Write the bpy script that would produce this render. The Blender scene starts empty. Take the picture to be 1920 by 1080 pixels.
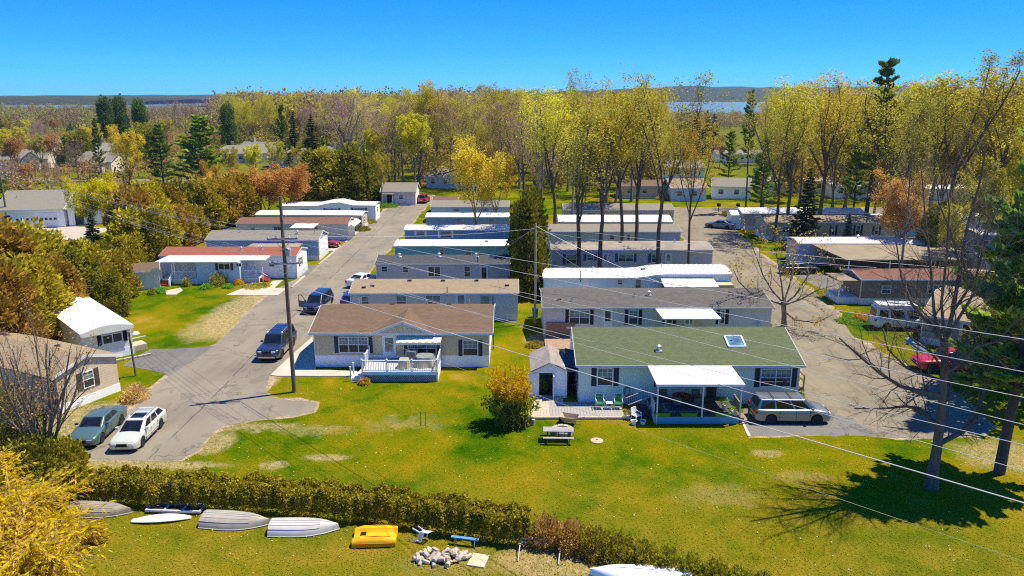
import bpy, bmesh, math, random
import numpy as np
from mathutils import Vector, Matrix, noise
from mathutils.geometry import tessellate_polygon
R = math.radians
scene = bpy.context.scene
COL = scene.collection

# ------------------------------------------------------------------ camera
FPX, CAMH = 1400.0, 21.6                     # focal length in photo pixels, drone height
PITCH = math.atan(358 / FPX)
cd = bpy.data.cameras.new('camera'); cam = bpy.data.objects.new('camera', cd); COL.objects.link(cam)
cd.sensor_width = 36.0; cd.lens = 36.0 * FPX / 1920.0
cd.clip_start = 0.1; cd.clip_end = 60000
cam.location = (0, 0, CAMH); cam.rotation_euler = (math.pi / 2 - PITCH, 0, 0)
scene.camera = cam

# ------------------------------------------------------------------ sky, sun, exposure
SUN = Vector((0.46, 0.176, 1.0)).normalized()
SUN_EL = math.asin(SUN.z); SUN_ROT = math.atan2(SUN.x, SUN.y)
world = bpy.data.worlds.new('World'); scene.world = world; world.use_nodes = True
wn = world.node_tree; wn.nodes.clear()
sky = wn.nodes.new('ShaderNodeTexSky'); sky.sky_type = 'NISHITA'; sky.sun_disc = False
sky.sun_elevation = SUN_EL; sky.sun_rotation = SUN_ROT
sky.air_density = 0.5; sky.dust_density = 0.0; sky.ozone_density = 4.0; sky.altitude = 250
hs = wn.nodes.new('ShaderNodeHueSaturation'); hs.inputs['Saturation'].default_value = 2.1; hs.inputs['Value'].default_value = 1.0
bg = wn.nodes.new('ShaderNodeBackground'); bg.inputs['Strength'].default_value = 0.15
wo = wn.nodes.new('ShaderNodeOutputWorld')
gm_ = wn.nodes.new('ShaderNodeGamma'); gm_.inputs[1].default_value = .5; wn.links.new(sky.outputs[0], gm_.inputs[0]); wn.links.new(gm_.outputs[0], hs.inputs['Color']); tn = wn.nodes.new('ShaderNodeMix'); tn.data_type = 'RGBA'; tn.blend_type = 'MULTIPLY'; tn.inputs[0].default_value = 1.0; tn.inputs[7].default_value = (.27, 1.0, 1.58, 1)
wn.links.new(hs.outputs[0], tn.inputs[6]); wn.links.new(tn.outputs[2], bg.inputs['Color']); wn.links.new(bg.outputs[0], wo.inputs['Surface'])
sl = bpy.data.lights.new('sun', 'SUN'); sl.energy = 3.4; sl.angle = R(0.53); sl.color = (1.0, 0.91, 0.72)
sun = bpy.data.objects.new('sun', sl); COL.objects.link(sun)
sun.rotation_euler = SUN.to_track_quat('Z', 'Y').to_euler(); sun.location = (30, 40, 120)
vs = scene.view_settings
vs.view_transform = 'Standard'; vs.look = 'None'; vs.gamma = 1.0; vs.use_curve_mapping = False
vs.exposure = 1.13
cy = scene.cycles
cy.max_bounces = 7; cy.diffuse_bounces = 4; cy.glossy_bounces = 3; cy.transmission_bounces = 3; cy.volume_bounces = 0
cy.transparent_max_bounces = 6; cy.caustics_reflective = False; cy.caustics_refractive = False
cy.sample_clamp_indirect = 6.0
cy.use_denoising = False; cy.pixel_filter_type = 'BLACKMAN_HARRIS'; cy.filter_width = 1.15

# ------------------------------------------------------------------ where things stand: a photo pixel and a depth give a real point
CP, SP = math.cos(PITCH), math.sin(PITCH)
def gp(u, v, z=0.0):
    a = (u - 960) / FPX; b = (v - 540) / FPX
    t = (z - CAMH) / (-SP - b * CP)
    return Vector((a * t, (CP - b * SP) * t, z))
def hz(v, Y):
    b = (v - 540) / FPX
    return CAMH + (-SP - b * CP) / (CP - b * SP) * Y
def wx(u, Y, z):
    return (u - 960) / FPX * (Y * CP + (CAMH - z) * SP)
def wp(u, v, Y):
    z = hz(v, Y)
    return Vector((wx(u, Y, z), Y, z))

# ------------------------------------------------------------------ objects
def tag(o, label=None, cat=None, group=None, kind=None):
    if label: o['label'] = label
    if cat: o['category'] = cat
    if group: o['group'] = group
    if kind: o['kind'] = kind
    return o
def thing(name, label, cat, loc=(0, 0, 0), rz=0.0, group=None):
    o = bpy.data.objects.new(name, None); COL.objects.link(o)
    o.empty_display_size = 0.2
    o.location = loc; o.rotation_euler = (0, 0, rz)
    return tag(o, label, cat, group)
def link(name, me, parent=None, loc=None):
    o = bpy.data.objects.new(name, me); COL.objects.link(o)
    if parent: o.parent = parent
    if loc is not None: o.location = loc
    return o
def copy_tree(o, parent=None):
    c = o.copy(); COL.objects.link(c); c.parent = parent
    for ch in list(o.children): copy_tree(ch, c)
    return c

class MB:
    def __init__(s): s.v = []; s.f = []; s.m = []
    def add(s, vs_, fs, mi=0):
        n = len(s.v); s.v.extend([tuple(p) for p in vs_])
        for f in fs: s.f.append([i + n for i in f]); s.m.append(mi)
        return s
    def box(s, x0, x1, y0, y1, z0, z1, mi=0):
        return s.add([(x0,y0,z0),(x1,y0,z0),(x1,y1,z0),(x0,y1,z0),(x0,y0,z1),(x1,y0,z1),(x1,y1,z1),(x0,y1,z1)],
                     [(0,3,2,1),(4,5,6,7),(0,1,5,4),(1,2,6,5),(2,3,7,6),(3,0,4,7)], mi)
    def bar(s, p, q, w, h, mi=0, up=(0, 0, 1)):
        p = Vector(p); q = Vector(q); d = (q - p).normalized(); u = Vector(up)
        if abs(d.dot(u)) > .97: u = Vector((0, 1, 0))
        a = d.cross(u).normalized(); b = a.cross(d).normalized()
        a *= w / 2; b *= h / 2
        return s.add([p-a-b, p+a-b, p+a+b, p-a+b, q-a-b, q+a-b, q+a+b, q-a+b],
                     [(0,1,2,3),(7,6,5,4),(0,4,5,1),(1,5,6,2),(2,6,7,3),(3,7,4,0)], mi)
    def prism(s, pts, vec, mi=0):
        n = len(pts); vec = Vector(vec); P = [Vector(p) for p in pts]
        return s.add(P + [p + vec for p in P], [tuple(range(n))[::-1], tuple(range(n, 2*n))] + [(i, (i+1) % n, n+(i+1) % n, n+i) for i in range(n)], mi)
    def tube(s, path, rad, n=6, mi=0, cap=True):
        P = [Vector(p) for p in path]; k = len(P)
        rr = rad if hasattr(rad, '__len__') else [rad] * k
        vs_ = []; ref = None
        for i in range(k):
            d = (P[min(i+1, k-1)] - P[max(i-1, 0)]).normalized()
            if ref is None: ref = Vector((1, 0, 0)) if abs(d.x) < .8 else Vector((0, 1, 0))
            a = d.cross(ref).normalized(); b = a.cross(d).normalized(); ref = b
            for j in range(n):
                t = 2 * math.pi * j / n
                vs_.append(P[i] + a * (math.cos(t) * rr[i]) + b * (math.sin(t) * rr[i]))
        fs = [(i*n+j, i*n+(j+1) % n, (i+1)*n+(j+1) % n, (i+1)*n+j) for i in range(k-1) for j in range(n)]
        if cap: fs += [tuple(range(n))[::-1], tuple(range((k-1)*n, k*n))]
        return s.add(vs_, fs, mi)
    def lathe(s, prof, n=16, o=(0, 0, 0), axis='z', mi=0):
        vs_ = []
        for r, h in prof:
            for j in range(n):
                t = 2 * math.pi * j / n; c, q = r * math.cos(t), r * math.sin(t)
                vs_.append({'z': (o[0]+c, o[1]+q, o[2]+h), 'y': (o[0]+c, o[1]+h, o[2]+q), 'x': (o[0]+h, o[1]+c, o[2]+q)}[axis])
        k = len(prof)
        fs = [(i*n+j, i*n+(j+1) % n, (i+1)*n+(j+1) % n, (i+1)*n+j) for i in range(k-1) for j in range(n)]
        if prof[0][0] > 1e-6: fs.append(tuple(range(n))[::-1])
        if prof[-1][0] > 1e-6: fs.append(tuple(range((k-1)*n, k*n)))
        return s.add(vs_, fs, mi)
    def mesh(s, name, mats, smooth=False, fix=True):
        me = bpy.data.meshes.new(name); me.from_pydata(s.v, [], s.f)
        ms = mats if isinstance(mats, (list, tuple)) else [mats]
        for m in ms: me.materials.append(m)
        if len(ms) > 1: me.polygons.foreach_set('material_index', s.m)
        if fix:
            bm = bmesh.new(); bm.from_mesh(me); bmesh.ops.recalc_face_normals(bm, faces=bm.faces); bm.to_mesh(me); bm.free()
        if smooth:
            me.polygons.foreach_set('use_smooth', [True] * len(me.polygons)); me.set_sharp_from_angle(angle=R(smooth if smooth > 1 else 42))
        me.update(); return me
    def build(s, name, mats, parent=None, smooth=False, loc=None, fix=True):
        return link(name, s.mesh(name, mats, smooth, fix), parent, loc)

def np_mesh(name, V, Fq, mat, smooth=False):
    me = bpy.data.meshes.new(name); V = np.asarray(V, dtype=np.float32); Fq = np.asarray(Fq, dtype=np.int32)
    k = Fq.shape[1]
    me.vertices.add(len(V)); me.vertices.foreach_set('co', V.ravel())
    me.loops.add(Fq.size); me.loops.foreach_set('vertex_index', Fq.ravel())
    me.polygons.add(len(Fq)); me.polygons.foreach_set('loop_start', np.arange(0, Fq.size, k, dtype=np.int32))
    if smooth: me.polygons.foreach_set('use_smooth', np.ones(len(Fq), dtype=bool))
    me.materials.append(mat); me.update(calc_edges=True); return me

# ------------------------------------------------------------------ materials
class NT:
    def __init__(s, name):
        s.mat = bpy.data.materials.new(name); s.mat.use_nodes = True
        s.t = s.mat.node_tree; s.n = s.t.nodes; s.n.clear()
        s.out = s.n.new('ShaderNodeOutputMaterial')
    def new(s, kind, **kw):
        n = s.n.new(kind)
        for k, v in kw.items(): setattr(n, k, v)
        return n
    def set(s, sock, v):
        if isinstance(v, bpy.types.NodeSocket): s.t.links.new(v, sock)
        elif hasattr(sock.default_value, '__len__') and not isinstance(v, (tuple, list)): sock.default_value = (v,) * len(sock.default_value)
        elif isinstance(v, (tuple, list)) and len(v) == 3 and len(sock.default_value) == 4: sock.default_value = (*v, 1)
        else: sock.default_value = v
    def math(s, op, a, b=0.0, c=0.0, clamp=False):
        n = s.new('ShaderNodeMath', operation=op, use_clamp=clamp)
        s.set(n.inputs[0], a); s.set(n.inputs[1], b); s.set(n.inputs[2], c); return n.outputs[0]
    def co(s, kind='Object'): return s.new('ShaderNodeTexCoord').outputs[kind]
    def noise(s, scale, vec=None, detail=4, rough=.55, dist=0, out='Fac'):
        n = s.new('ShaderNodeTexNoise'); s.set(n.inputs['Scale'], scale); s.set(n.inputs['Detail'], detail); s.set(n.inputs['Roughness'], rough); s.set(n.inputs['Distortion'], dist)
        if vec is not None: s.set(n.inputs['Vector'], vec)
        return n.outputs[out]
    def ramp(s, fac, stops):
        n = s.new('ShaderNodeValToRGB'); e = n.color_ramp.elements
        while len(e) < len(stops): e.new(.5)
        for i, (p, c) in enumerate(stops):
            e[i].position = p; e[i].color = (*c, 1) if hasattr(c, '__len__') else (c, c, c, 1)
        s.set(n.inputs['Fac'], fac); return n.outputs['Color']
    def mix(s, fac, a, b, blend='MIX'):
        n = s.new('ShaderNodeMix', data_type='RGBA', blend_type=blend)
        s.set(n.inputs[0], fac); s.set(n.inputs[6], a); s.set(n.inputs[7], b); return n.outputs[2]
    def bump(s, h, strength=.3, dist=.02):
        n = s.new('ShaderNodeBump'); s.set(n.inputs['Strength'], strength); s.set(n.inputs['Distance'], dist); s.set(n.inputs['Height'], h); return n.outputs['Normal']
    def pbsdf(s, col, rough=.8, metal=0, spec=.3, normal=None, coat=0):
        n = s.new('ShaderNodeBsdfPrincipled'); s.set(n.inputs['Base Color'], col); s.set(n.inputs['Roughness'], rough); s.set(n.inputs['Metallic'], metal)
        s.set(n.inputs['Specular IOR Level'], spec); s.set(n.inputs['Coat Weight'], coat); s.set(n.inputs['Coat Roughness'], .06)
        if normal is not None: s.set(n.inputs['Normal'], normal)
        s.t.links.new(n.outputs[0], s.out.inputs['Surface']); return n
def mul(c, k): return tuple(min(1, x * k) for x in c)

_mc = {}
def M(name, col, rough=.8, var=.12, scale=2.0, bump=0.0, bscale=30, metal=0, spec=.3, col2=None, coat=0, dirt=0.0, stretch=None):
    if name in _mc: return _mc[name]
    t = NT(name); co = t.co()
    if stretch:
        mp = t.new('ShaderNodeMapping'); t.set(mp.inputs['Vector'], co); mp.inputs['Scale'].default_value = stretch; co = mp.outputs[0]
    f = t.noise(scale, co, 5)
    c = t.ramp(f, [(.3, mul(col, 1 - var)), (.7, col2 or mul(col, 1 + var))])
    if dirt:
        d = t.ramp(t.noise(scale * .35, co, 8, .7), [(.45, 0.0), (.72, 1.0)])
        c = t.mix(t.math('MULTIPLY', d, dirt), c, (.12, .105, .085))
    nm = t.bump(t.noise(bscale, co, 4), bump, .03) if bump else None
    t.pbsdf(c, rough, metal, spec, nm, coat)
    _mc[name] = t.mat; return t.mat
def siding(name, col, pitch=.115, var=.06, vertical=False):
    if name in _mc: return _mc[name]
    col = mul(col, 1.36); t = NT(name); co = t.co(); sep = t.new('ShaderNodeSeparateXYZ'); t.set(sep.inputs[0], co)
    ax = t.math('ADD', sep.outputs[0], sep.outputs[1]) if vertical else sep.outputs[2]
    fr = t.math('FRACT', t.math('DIVIDE', ax, pitch))
    h = t.math('SUBTRACT', 1.0, fr) if not vertical else t.math('GREATER_THAN', fr, .18)
    c = t.ramp(t.noise(1.1, co, 5), [(.3, mul(col, 1 - var)), (.7, mul(col, 1 + var))])
    st = t.ramp(t.noise(2.6, co, 6, .7), [(.55, 0.0), (.8, 1.0)])
    c = t.mix(t.math('MULTIPLY', st, .10), c, (.16, .14, .11))
    t.pbsdf(c, .55, 0, .35, t.bump(h, .55, .014))
    _mc[name] = t.mat; return t.mat
def shingle(name, col, col2, stain=.25, stainc=(.10, .08, .06)):
    if name in _mc: return _mc[name]
    t = NT(name); co = t.co()
    b = t.new('ShaderNodeTexBrick'); t.set(b.inputs['Vector'], co); t.set(b.inputs['Scale'], 1.0)
    b.inputs['Brick Width'].default_value = .33; b.inputs['Row Height'].default_value = .15; b.inputs['Mortar Size'].default_value = .008
    b.offset = .5; t.set(b.inputs['Color1'], col); t.set(b.inputs['Color2'], col2); t.set(b.inputs['Mortar'], mul(col, .62)); b.inputs['Bias'].default_value = -.1
    mp = t.new('ShaderNodeMapping'); t.set(mp.inputs['Vector'], co); mp.inputs['Scale'].default_value = (.25, 1.3, 1)
    s1 = t.ramp(t.noise(1.4, mp.outputs[0], 7, .65, .6), [(.42, 0.0), (.75, 1.0)])
    c = t.mix(t.math('MULTIPLY', s1, stain), b.outputs['Color'], stainc)
    c = t.mix(.3, c, t.ramp(t.noise(9, co, 4), [(.3, mul(col, .7)), (.7, mul(col2, 1.35))]))
    t.pbsdf(c, .92, 0, .15, t.bump(b.outputs['Fac'], -.35, .012))
    _mc[name] = t.mat; return t.mat
def paint(name, col, metal=.25, rough=.28):
    if name in _mc: return _mc[name]
    t = NT(name); co = t.co()
    d = t.ramp(t.noise(2.2, co, 6), [(.35, 0.0), (.8, 1.0)])
    c = t.mix(t.math('MULTIPLY', d, .16), col, (.2, .17, .13))
    t.pbsdf(c, t.math('ADD', t.math('MULTIPLY', d, .15), rough), metal, .5, None, .8)
    _mc[name] = t.mat; return t.mat
def leafmat(name, c1, c2, transl=.35, scale=.55, hue=.025, k=2.05):
    c1, c2 = [(min(.8, c[0]*k*1.0), min(.8, c[1]*k*.93), min(.8, c[2]*k)) for c in (c1, c2)]; transl = min(.5, transl + .1)
    if name in _mc: return _mc[name]
    t = NT(name); co = t.co(); geo = t.new('ShaderNodeNewGeometry'); oi = t.new('ShaderNodeObjectInfo')
    f = t.math('ADD', t.math('MULTIPLY', t.noise(scale, co, 3), .9), t.math('MULTIPLY', geo.outputs['Random Per Island'], .55))
    c = t.ramp(f, [(.35, c1), (1.0, c2)])
    h = t.new('ShaderNodeHueSaturation'); t.set(h.inputs['Color'], c)
    t.set(h.inputs['Hue'], t.math('ADD', .5 - hue / 2, t.math('MULTIPLY', oi.outputs['Random'], hue)))
    t.set(h.inputs['Value'], t.math('ADD', .8, t.math('MULTIPLY', oi.outputs['Random'], .4)))
    d = t.new('ShaderNodeBsdfDiffuse'); tr = t.new('ShaderNodeBsdfTranslucent'); mx = t.new('ShaderNodeMixShader')
    t.set(d.inputs['Color'], h.outputs[0]); t.set(tr.inputs['Color'], h.outputs[0]); mx.inputs[0].default_value = transl
    t.t.links.new(d.outputs[0], mx.inputs[1]); t.t.links.new(tr.outputs[0], mx.inputs[2]); t.t.links.new(mx.outputs[0], t.out.inputs['Surface'])
    _mc[name] = t.mat; return t.mat
def glassmat(name, col, rough=.06):
    if name in _mc: return _mc[name]
    t = NT(name); co = t.co()
    c = t.ramp(t.noise(1.3, co, 3), [(.35, mul(col, .6)), (.7, mul(col, 1.5))])
    t.pbsdf(c, rough, 0, .5); _mc[name] = t.mat; return t.mat
def asphalt(name, col, patch=.35, tint=(.36, .30, .21)):
    t = NT(name); co = t.co('Object')
    big = t.noise(.16, co, 6, .6, .4); c = t.ramp(big, [(.3, mul(col, 1 - patch)), (.55, col), (.75, mul(col, 1 + patch * .7))])
    mp = t.new('ShaderNodeMapping'); t.set(mp.inputs['Vector'], co); mp.inputs['Scale'].default_value = (1, .12, 1)
    c = t.mix(t.math('MULTIPLY', t.ramp(t.noise(.9, mp.outputs[0], 5, .6), [(.45, 0.0), (.7, 1.0)]), .35), c, tint)
    c = t.mix(.35, c, t.ramp(t.noise(14, co, 5, .8), [(.3, mul(col, .55)), (.7, mul(col, 1.5))]))
    vo = t.new('ShaderNodeTexVoronoi', feature='DISTANCE_TO_EDGE'); t.set(vo.inputs['Scale'], .16)
    nv = t.new('ShaderNodeVectorMath', operation='ADD'); t.set(nv.inputs[0], co)
    nc = t.new('ShaderNodeVectorMath', operation='SCALE'); t.set(nc.inputs[0], t.noise(.8, co, 4, .6, 0, 'Color')); nc.inputs['Scale'].default_value = 2.2
    t.t.links.new(nc.outputs[0], nv.inputs[1]); t.set(vo.inputs['Vector'], nv.outputs[0])
    cr = t.math('MULTIPLY', t.math('LESS_THAN', vo.outputs['Distance'], .0075), t.math('GREATER_THAN', t.noise(.25, co, 2), .47))
    c = t.mix(t.math('MULTIPLY', cr, .5), c, (.05, .047, .043))
    sx = t.new('ShaderNodeSeparateXYZ'); t.set(sx.inputs[0], co); sd = t.math('ABSOLUTE', t.math('ADD', sx.outputs[0], t.math('ADD', 22.3, t.math('MULTIPLY', t.math('SUBTRACT', t.noise(.2, co, 4), .5), .7))))
    c = t.mix(t.math('MULTIPLY', t.math('LESS_THAN', sd, .05), t.ramp(t.noise(.6, co, 3), [(.4, 0.0), (.5, .8)])), c, (.06, .055, .05))
    c = t.mix(t.math('MULTIPLY', t.ramp(t.noise(.42, co, 3, .5, 1.2), [(.60, 0.0), (.63, 1.0)]), .38), c, mul(col, .55))
    c = t.mix(t.math('MULTIPLY', t.ramp(t.noise(.9, co, 8, .75), [(.60, 0.0), (.72, 1.0)]), .5), c, mul(col, 1.7))
    t.pbsdf(c, .9, 0, .2, t.bump(t.noise(40, co, 3), .25, .01))
    return t.mat

MAT = dict(
    white=M('white_paint', (.78, .78, .76), .5, .04, dirt=.10), trim=M('pale_trim', (.70, .72, .70), .5, .05, dirt=.08),
    white_metal=M('white_metal_roof', (.80, .78, .74), .42, .07, 1.2, dirt=.38, stretch=(1, .3, 1)), vinyl=M('white_vinyl', (.82, .83, .83), .4, .03, dirt=.07),
    black=M('black_rubber', (.02, .02, .021), .7), dark=M('dark_opening', (.015, .014, .014), .9), iron=M('dark_iron', (.05, .048, .045), .6, metal=.3),
    alum=M('dull_aluminium', (.50, .48, .44), .5, .12, 3, metal=.1, dirt=.2), galv=M('galvanised_steel', (.55, .56, .57), .4, .1, metal=.6),
    shutter_navy=M('navy_shutter', (.022, .032, .05), .6), shutter_black=M('black_shutter', (.02, .02, .03), .6), shutter_slate=M('slate_shutter', (.03, .05, .065), .6),
    shutter_red=M('maroon_shutter', (.14, .02, .025), .6), shutter_blue=M('blue_shutter', (.04, .10, .17), .6),
    wood=M('weathered_wood', (.26, .20, .14), .85, .3, 6, .3, stretch=(1, 6, 6)), wood_lt=M('pale_boards', (.50, .40, .30), .85, .2, 5, .3),
    wood_dk=M('dark_deck_boards', (.10, .075, .058), .85, .25, 5, .3), grey_wood=M('grey_boards', (.34, .31, .29), .85, .2, 6, .2),
    pole=M('pole_wood', (.15, .105, .07), .9, .4, 5, .5, stretch=(4, 4, .5), col2=(.25, .19, .135)), wire=M('bright_wire', (.62, .60, .56), .45, metal=.2),
    concrete=M('concrete', (.50, .44, .35), .9, .14, .8, .2, dirt=.12), brick=M('brown_masonry', (.30, .19, .12), .9, .35, 7, .4),
    glass=glassmat('window_glass', (.035, .045, .05)), curtain=glassmat('curtained_glass', (.16, .22, .20), .15), carglass=glassmat('car_glass', (.012, .014, .018), .04),
    chrome=M('chrome', (.62, .63, .64), .2, .04, metal=.9), lamp=M('headlamp', (.75, .76, .74), .15, .05, spec=.7), red_lamp=M('tail_lamp', (.40, .012, .012), .2),
    amber=M('amber_lamp', (.55, .22, .02), .2), rim=M('alloy_rim', (.55, .55, .54), .35, .05, metal=.6), plate=M('licence_plate', (.7, .7, .68), .5),
    soil=M('dark_soil', (.075, .055, .038), .95, .3, 3, .5), bark=M('bark', (.20, .165, .13), .95, .35, 3, .5, stretch=(2, 2, .5)),
    bark_dk=M('dark_bark', (.105, .085, .068), .95, .3, 3, .5), bark_gold=M('golden_bark', (.34, .25, .11), .95, .3, 3), bark_mid=M('brown_bark', (.12, .092, .068), .95, .35, 3, .5, stretch=(2, 2, .5)), bark_pur=M('purple_brown_twigs', (.34, .245, .19), .95, .25, .5),
    bark_grey=M('grey_bark', (.16, .125, .095), .95, .3, 2, .5, stretch=(2, 2, .5)), green_cloth=M('green_webbing', (.02, .20, .06), .7), plastic=M('white_plastic', (.85, .86, .86), .35, .03),
    lime=M('green_planter', (.09, .33, .02), .6), blue=M('blue_plastic', (.02, .08, .35), .5), cover=M('beige_cover', (.40, .32, .21), .9, .15, 2, .3), grey_cover=M('grey_green_cover', (.20, .23, .21), .8, .12, 2),
    red=M('brick_red_paint', (.30, .03, .025), .6), stone=M('field_stone', (.42, .37, .30), .9, .25, 3, .3), log=M('cut_log', (.44, .35, .26), .95, .25, 5, .4, col2=(.62, .53, .42)),
    log_end=M('log_end', (.62, .47, .30), .9, .2, 9), meter=M('meter_grey', (.40, .42, .43), .5),
)
# ================================================================== THE SETTING
def outline(pts, jit=.12, step=1.0, seed=1):
    rnd = random.Random(seed); out = []
    for i in range(len(pts)):
        a = Vector((pts[i][0], pts[i][1], 0)); b = Vector((pts[(i+1) % len(pts)][0], pts[(i+1) % len(pts)][1], 0)); n = max(1, int((b-a).length / step))
        nrm = Vector((-(b-a).y, (b-a).x, 0)).normalized() if (b-a).length > 0 else Vector((0, 0, 0))
        for k in range(n):
            out.append(a + (b-a) * (k / n) + nrm * (rnd.uniform(-jit, jit) if k else 0))
    return out
def sheet(name, pts, z, mat, jit=.12, step=1.0, seed=1, kind='structure', thick=0.0):
    P = [Vector((p[0], p[1], z)) for p in outline(pts, jit, step, seed)]
    tr = tessellate_polygon([P]); me = bpy.data.meshes.new(name)
    V = [tuple(p) for p in P]; Fc = [tuple(t) for t in tr]
    if thick:
        n = len(V); V += [(x, y, z - thick) for x, y, _ in V]; Fc += [(i, (i+1) % n, n+(i+1) % n, n+i) for i in range(n)]
    me.from_pydata(V, [], Fc)
    bm = bmesh.new(); bm.from_mesh(me); bmesh.ops.recalc_face_normals(bm, faces=bm.faces)
    up = [f for f in bm.faces if abs(f.normal.z) > .9]
    if up and up[0].normal.z < 0: bmesh.ops.reverse_faces(bm, faces=bm.faces)
    bm.to_mesh(me); bm.free(); me.materials.append(mat)
    o = link(name, me); return tag(o, kind=kind)
def G(*uv): return [gp(u, v) for u, v in uv]

# --- ground: one sheet to the horizon, lawn with worn and sandy places
t = NT('lawn'); co = t.co()
n1 = t.noise(.12, co, 7, .62, .3); n2 = t.noise(.55, co, 6, .65, .5); n3 = t.noise(7, co, 4, .7)
f = t.math('ADD', t.math('MULTIPLY', n1, .68), t.math('ADD', t.math('MULTIPLY', n2, .32), t.math('MULTIPLY', t.noise(2.4, co, 6, .75), .08)))
c = t.ramp(f, [(.40, (.026, .084, .0005)), (.47, (.062, .118, .001)), (.535, (.135, .150, .002)), (.62, (.220, .170, .004)), (.70, (.31, .21, .03))])
sepg = t.new('ShaderNodeSeparateXYZ'); t.set(sepg.inputs[0], co)
# the strip between hedge and camera is dry, golden grass
dry = t.new('ShaderNodeMapRange'); t.set(dry.inputs[0], sepg.outputs[1]); dry.inputs[1].default_value = 42.0; dry.inputs[2].default_value = 31.5
dryf = t.math('MULTIPLY', dry.outputs[0], t.ramp(t.noise(.35, co, 5), [(.3, .25), (.65, .95)]))
c = t.mix(dryf, c, t.ramp(n2, [(.3, (.15, .135, .008)), (.7, (.27, .19, .022))]))
c = t.mix(.75, c, t.ramp(t.math('ADD', t.math('MULTIPLY', n3, .5), t.math('MULTIPLY', t.noise(19, co, 4, .8), .5)), [(.32, .12), (.68, .88)]), 'OVERLAY')
def patch(cx, cy, rx, ry, soft=.5, wob=1.2, k=1.0):
    nx = t.math('ADD', sepg.outputs[0], t.math('MULTIPLY', t.math('SUBTRACT', n2, .5), wob * 2.2)); ny = t.math('ADD', sepg.outputs[1], t.math('MULTIPLY', t.math('SUBTRACT', t.noise(.9, co, 5, .6), .5), wob * 2.4))
    dx = t.math('DIVIDE', t.math('SUBTRACT', nx, cx), rx); dy = t.math('DIVIDE', t.math('SUBTRACT', ny, cy), ry)
    d = t.math('ADD', t.math('MULTIPLY', dx, dx), t.math('MULTIPLY', dy, dy))
    m = t.new('ShaderNodeMapRange'); t.set(m.inputs[0], d); m.inputs[1].default_value = 1 + soft; m.inputs[2].default_value = 1 - soft * .6
    return t.math('MULTIPLY', m.outputs[0], k)
bare = None
def bare_at(u, v, rx, ry, soft=.5, wob=1.2, k=1.0):
    global bare
    p = gp(u, v); m = patch(p.x, p.y, rx, ry, soft, wob, k); bare = m if bare is None else t.math('MAXIMUM', bare, m)
bare_at(455, 585, 3.1, 8.5, .45, .9); bare_at(395, 615, 2.2, 3.6, .8, 1.0, .8); bare_at(495, 560, 2.0, 4.0, .5, .8)
bare_at(205, 800, 3.6, 3.6, .6, 1.0, .9); bare_at(245, 770, 2.0, 2.5, .6); bare_at(160, 790, 2.5, 3.0, .7)
bare_at(240, 872, 5.5, .55, .6, .4, .9); bare_at(400, 830, 1.2, 1.5, .6, .5, .9); bare_at(475, 800, 3.0, .7, .9, .9, .75); bare_at(590, 806, 1.8, .7, 1.6, 1.8, .5)
bare_at(755, 795, 2.0, .8, 1.8, 2.2, .4); bare_at(612, 858, 1.3, .45, .7, .4, .85); bare_at(515, 872, .8, .5, .7, .4, .8); bare_at(497, 715, 1.0, 1.6, .6, .4, .9)
bare_at(1050, 1050, 3.0, 1.4, .7, .7, .8); bare_at(1355, 930, 2.0, .9, 1.3, 1.5, .28); bare_at(1005, 640, 1.0, 2.2, .6, .5, .9); bare_at(1900, 855, 3.0, 2.0, .8, 1.0, .8)
bare_at(1440, 850, .9, .5, .8, .5, .7); bare_at(1510, 895, 1.3, .5, 1.2, .8, .38); bare_at(860, 1055, 2.4, .8, 1.1, .9, .35)
bare = t.math('MULTIPLY', bare, t.math('MULTIPLY', t.ramp(t.noise(3.2, co, 6, .75), [(.34, .10), (.56, 1.0)]), t.ramp(t.noise(9.5, co, 6, .8), [(.40, .25), (.52, 1.0)])))
c = t.mix(bare, c, t.ramp(t.noise(2.0, co, 6, .7), [(.3, (.34, .235, .115)), (.7, (.60, .44, .25))]))
# woodland floor far away
far = t.new('ShaderNodeMapRange'); t.set(far.inputs[0], sepg.outputs[1]); far.inputs[1].default_value = 175.0; far.inputs[2].default_value = 260.0
c = t.mix(t.math('MULTIPLY', far.outputs[0], .7), c, t.ramp(t.noise(.05, co, 5), [(.35, (.12, .10, .035)), (.6, (.10, .14, .015)), (.75, (.2, .15, .06))]))
t.pbsdf(c, 1.0, 0, 0, t.bump(t.math('ADD', n3, t.noise(28, co, 3, .8)), .75, .05))
gm = MB(); S = 14000
gm.add([(-S, -600, 0), (S, -600, 0), (S, S, 0), (-S, S, 0)], [(0, 1, 2, 3)]); tag(gm.build('ground', t.mat, fix=False), kind='structure')

ASPH = asphalt('worn_asphalt', (.232, .200, .150), .36); ASPH_DK = asphalt('dark_asphalt', (.165, .155, .14), .30, (.30, .26, .20)); ASPH_R = asphalt('sandy_asphalt', (.215, .180, .125), .36, (.42, .36, .21))
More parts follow.
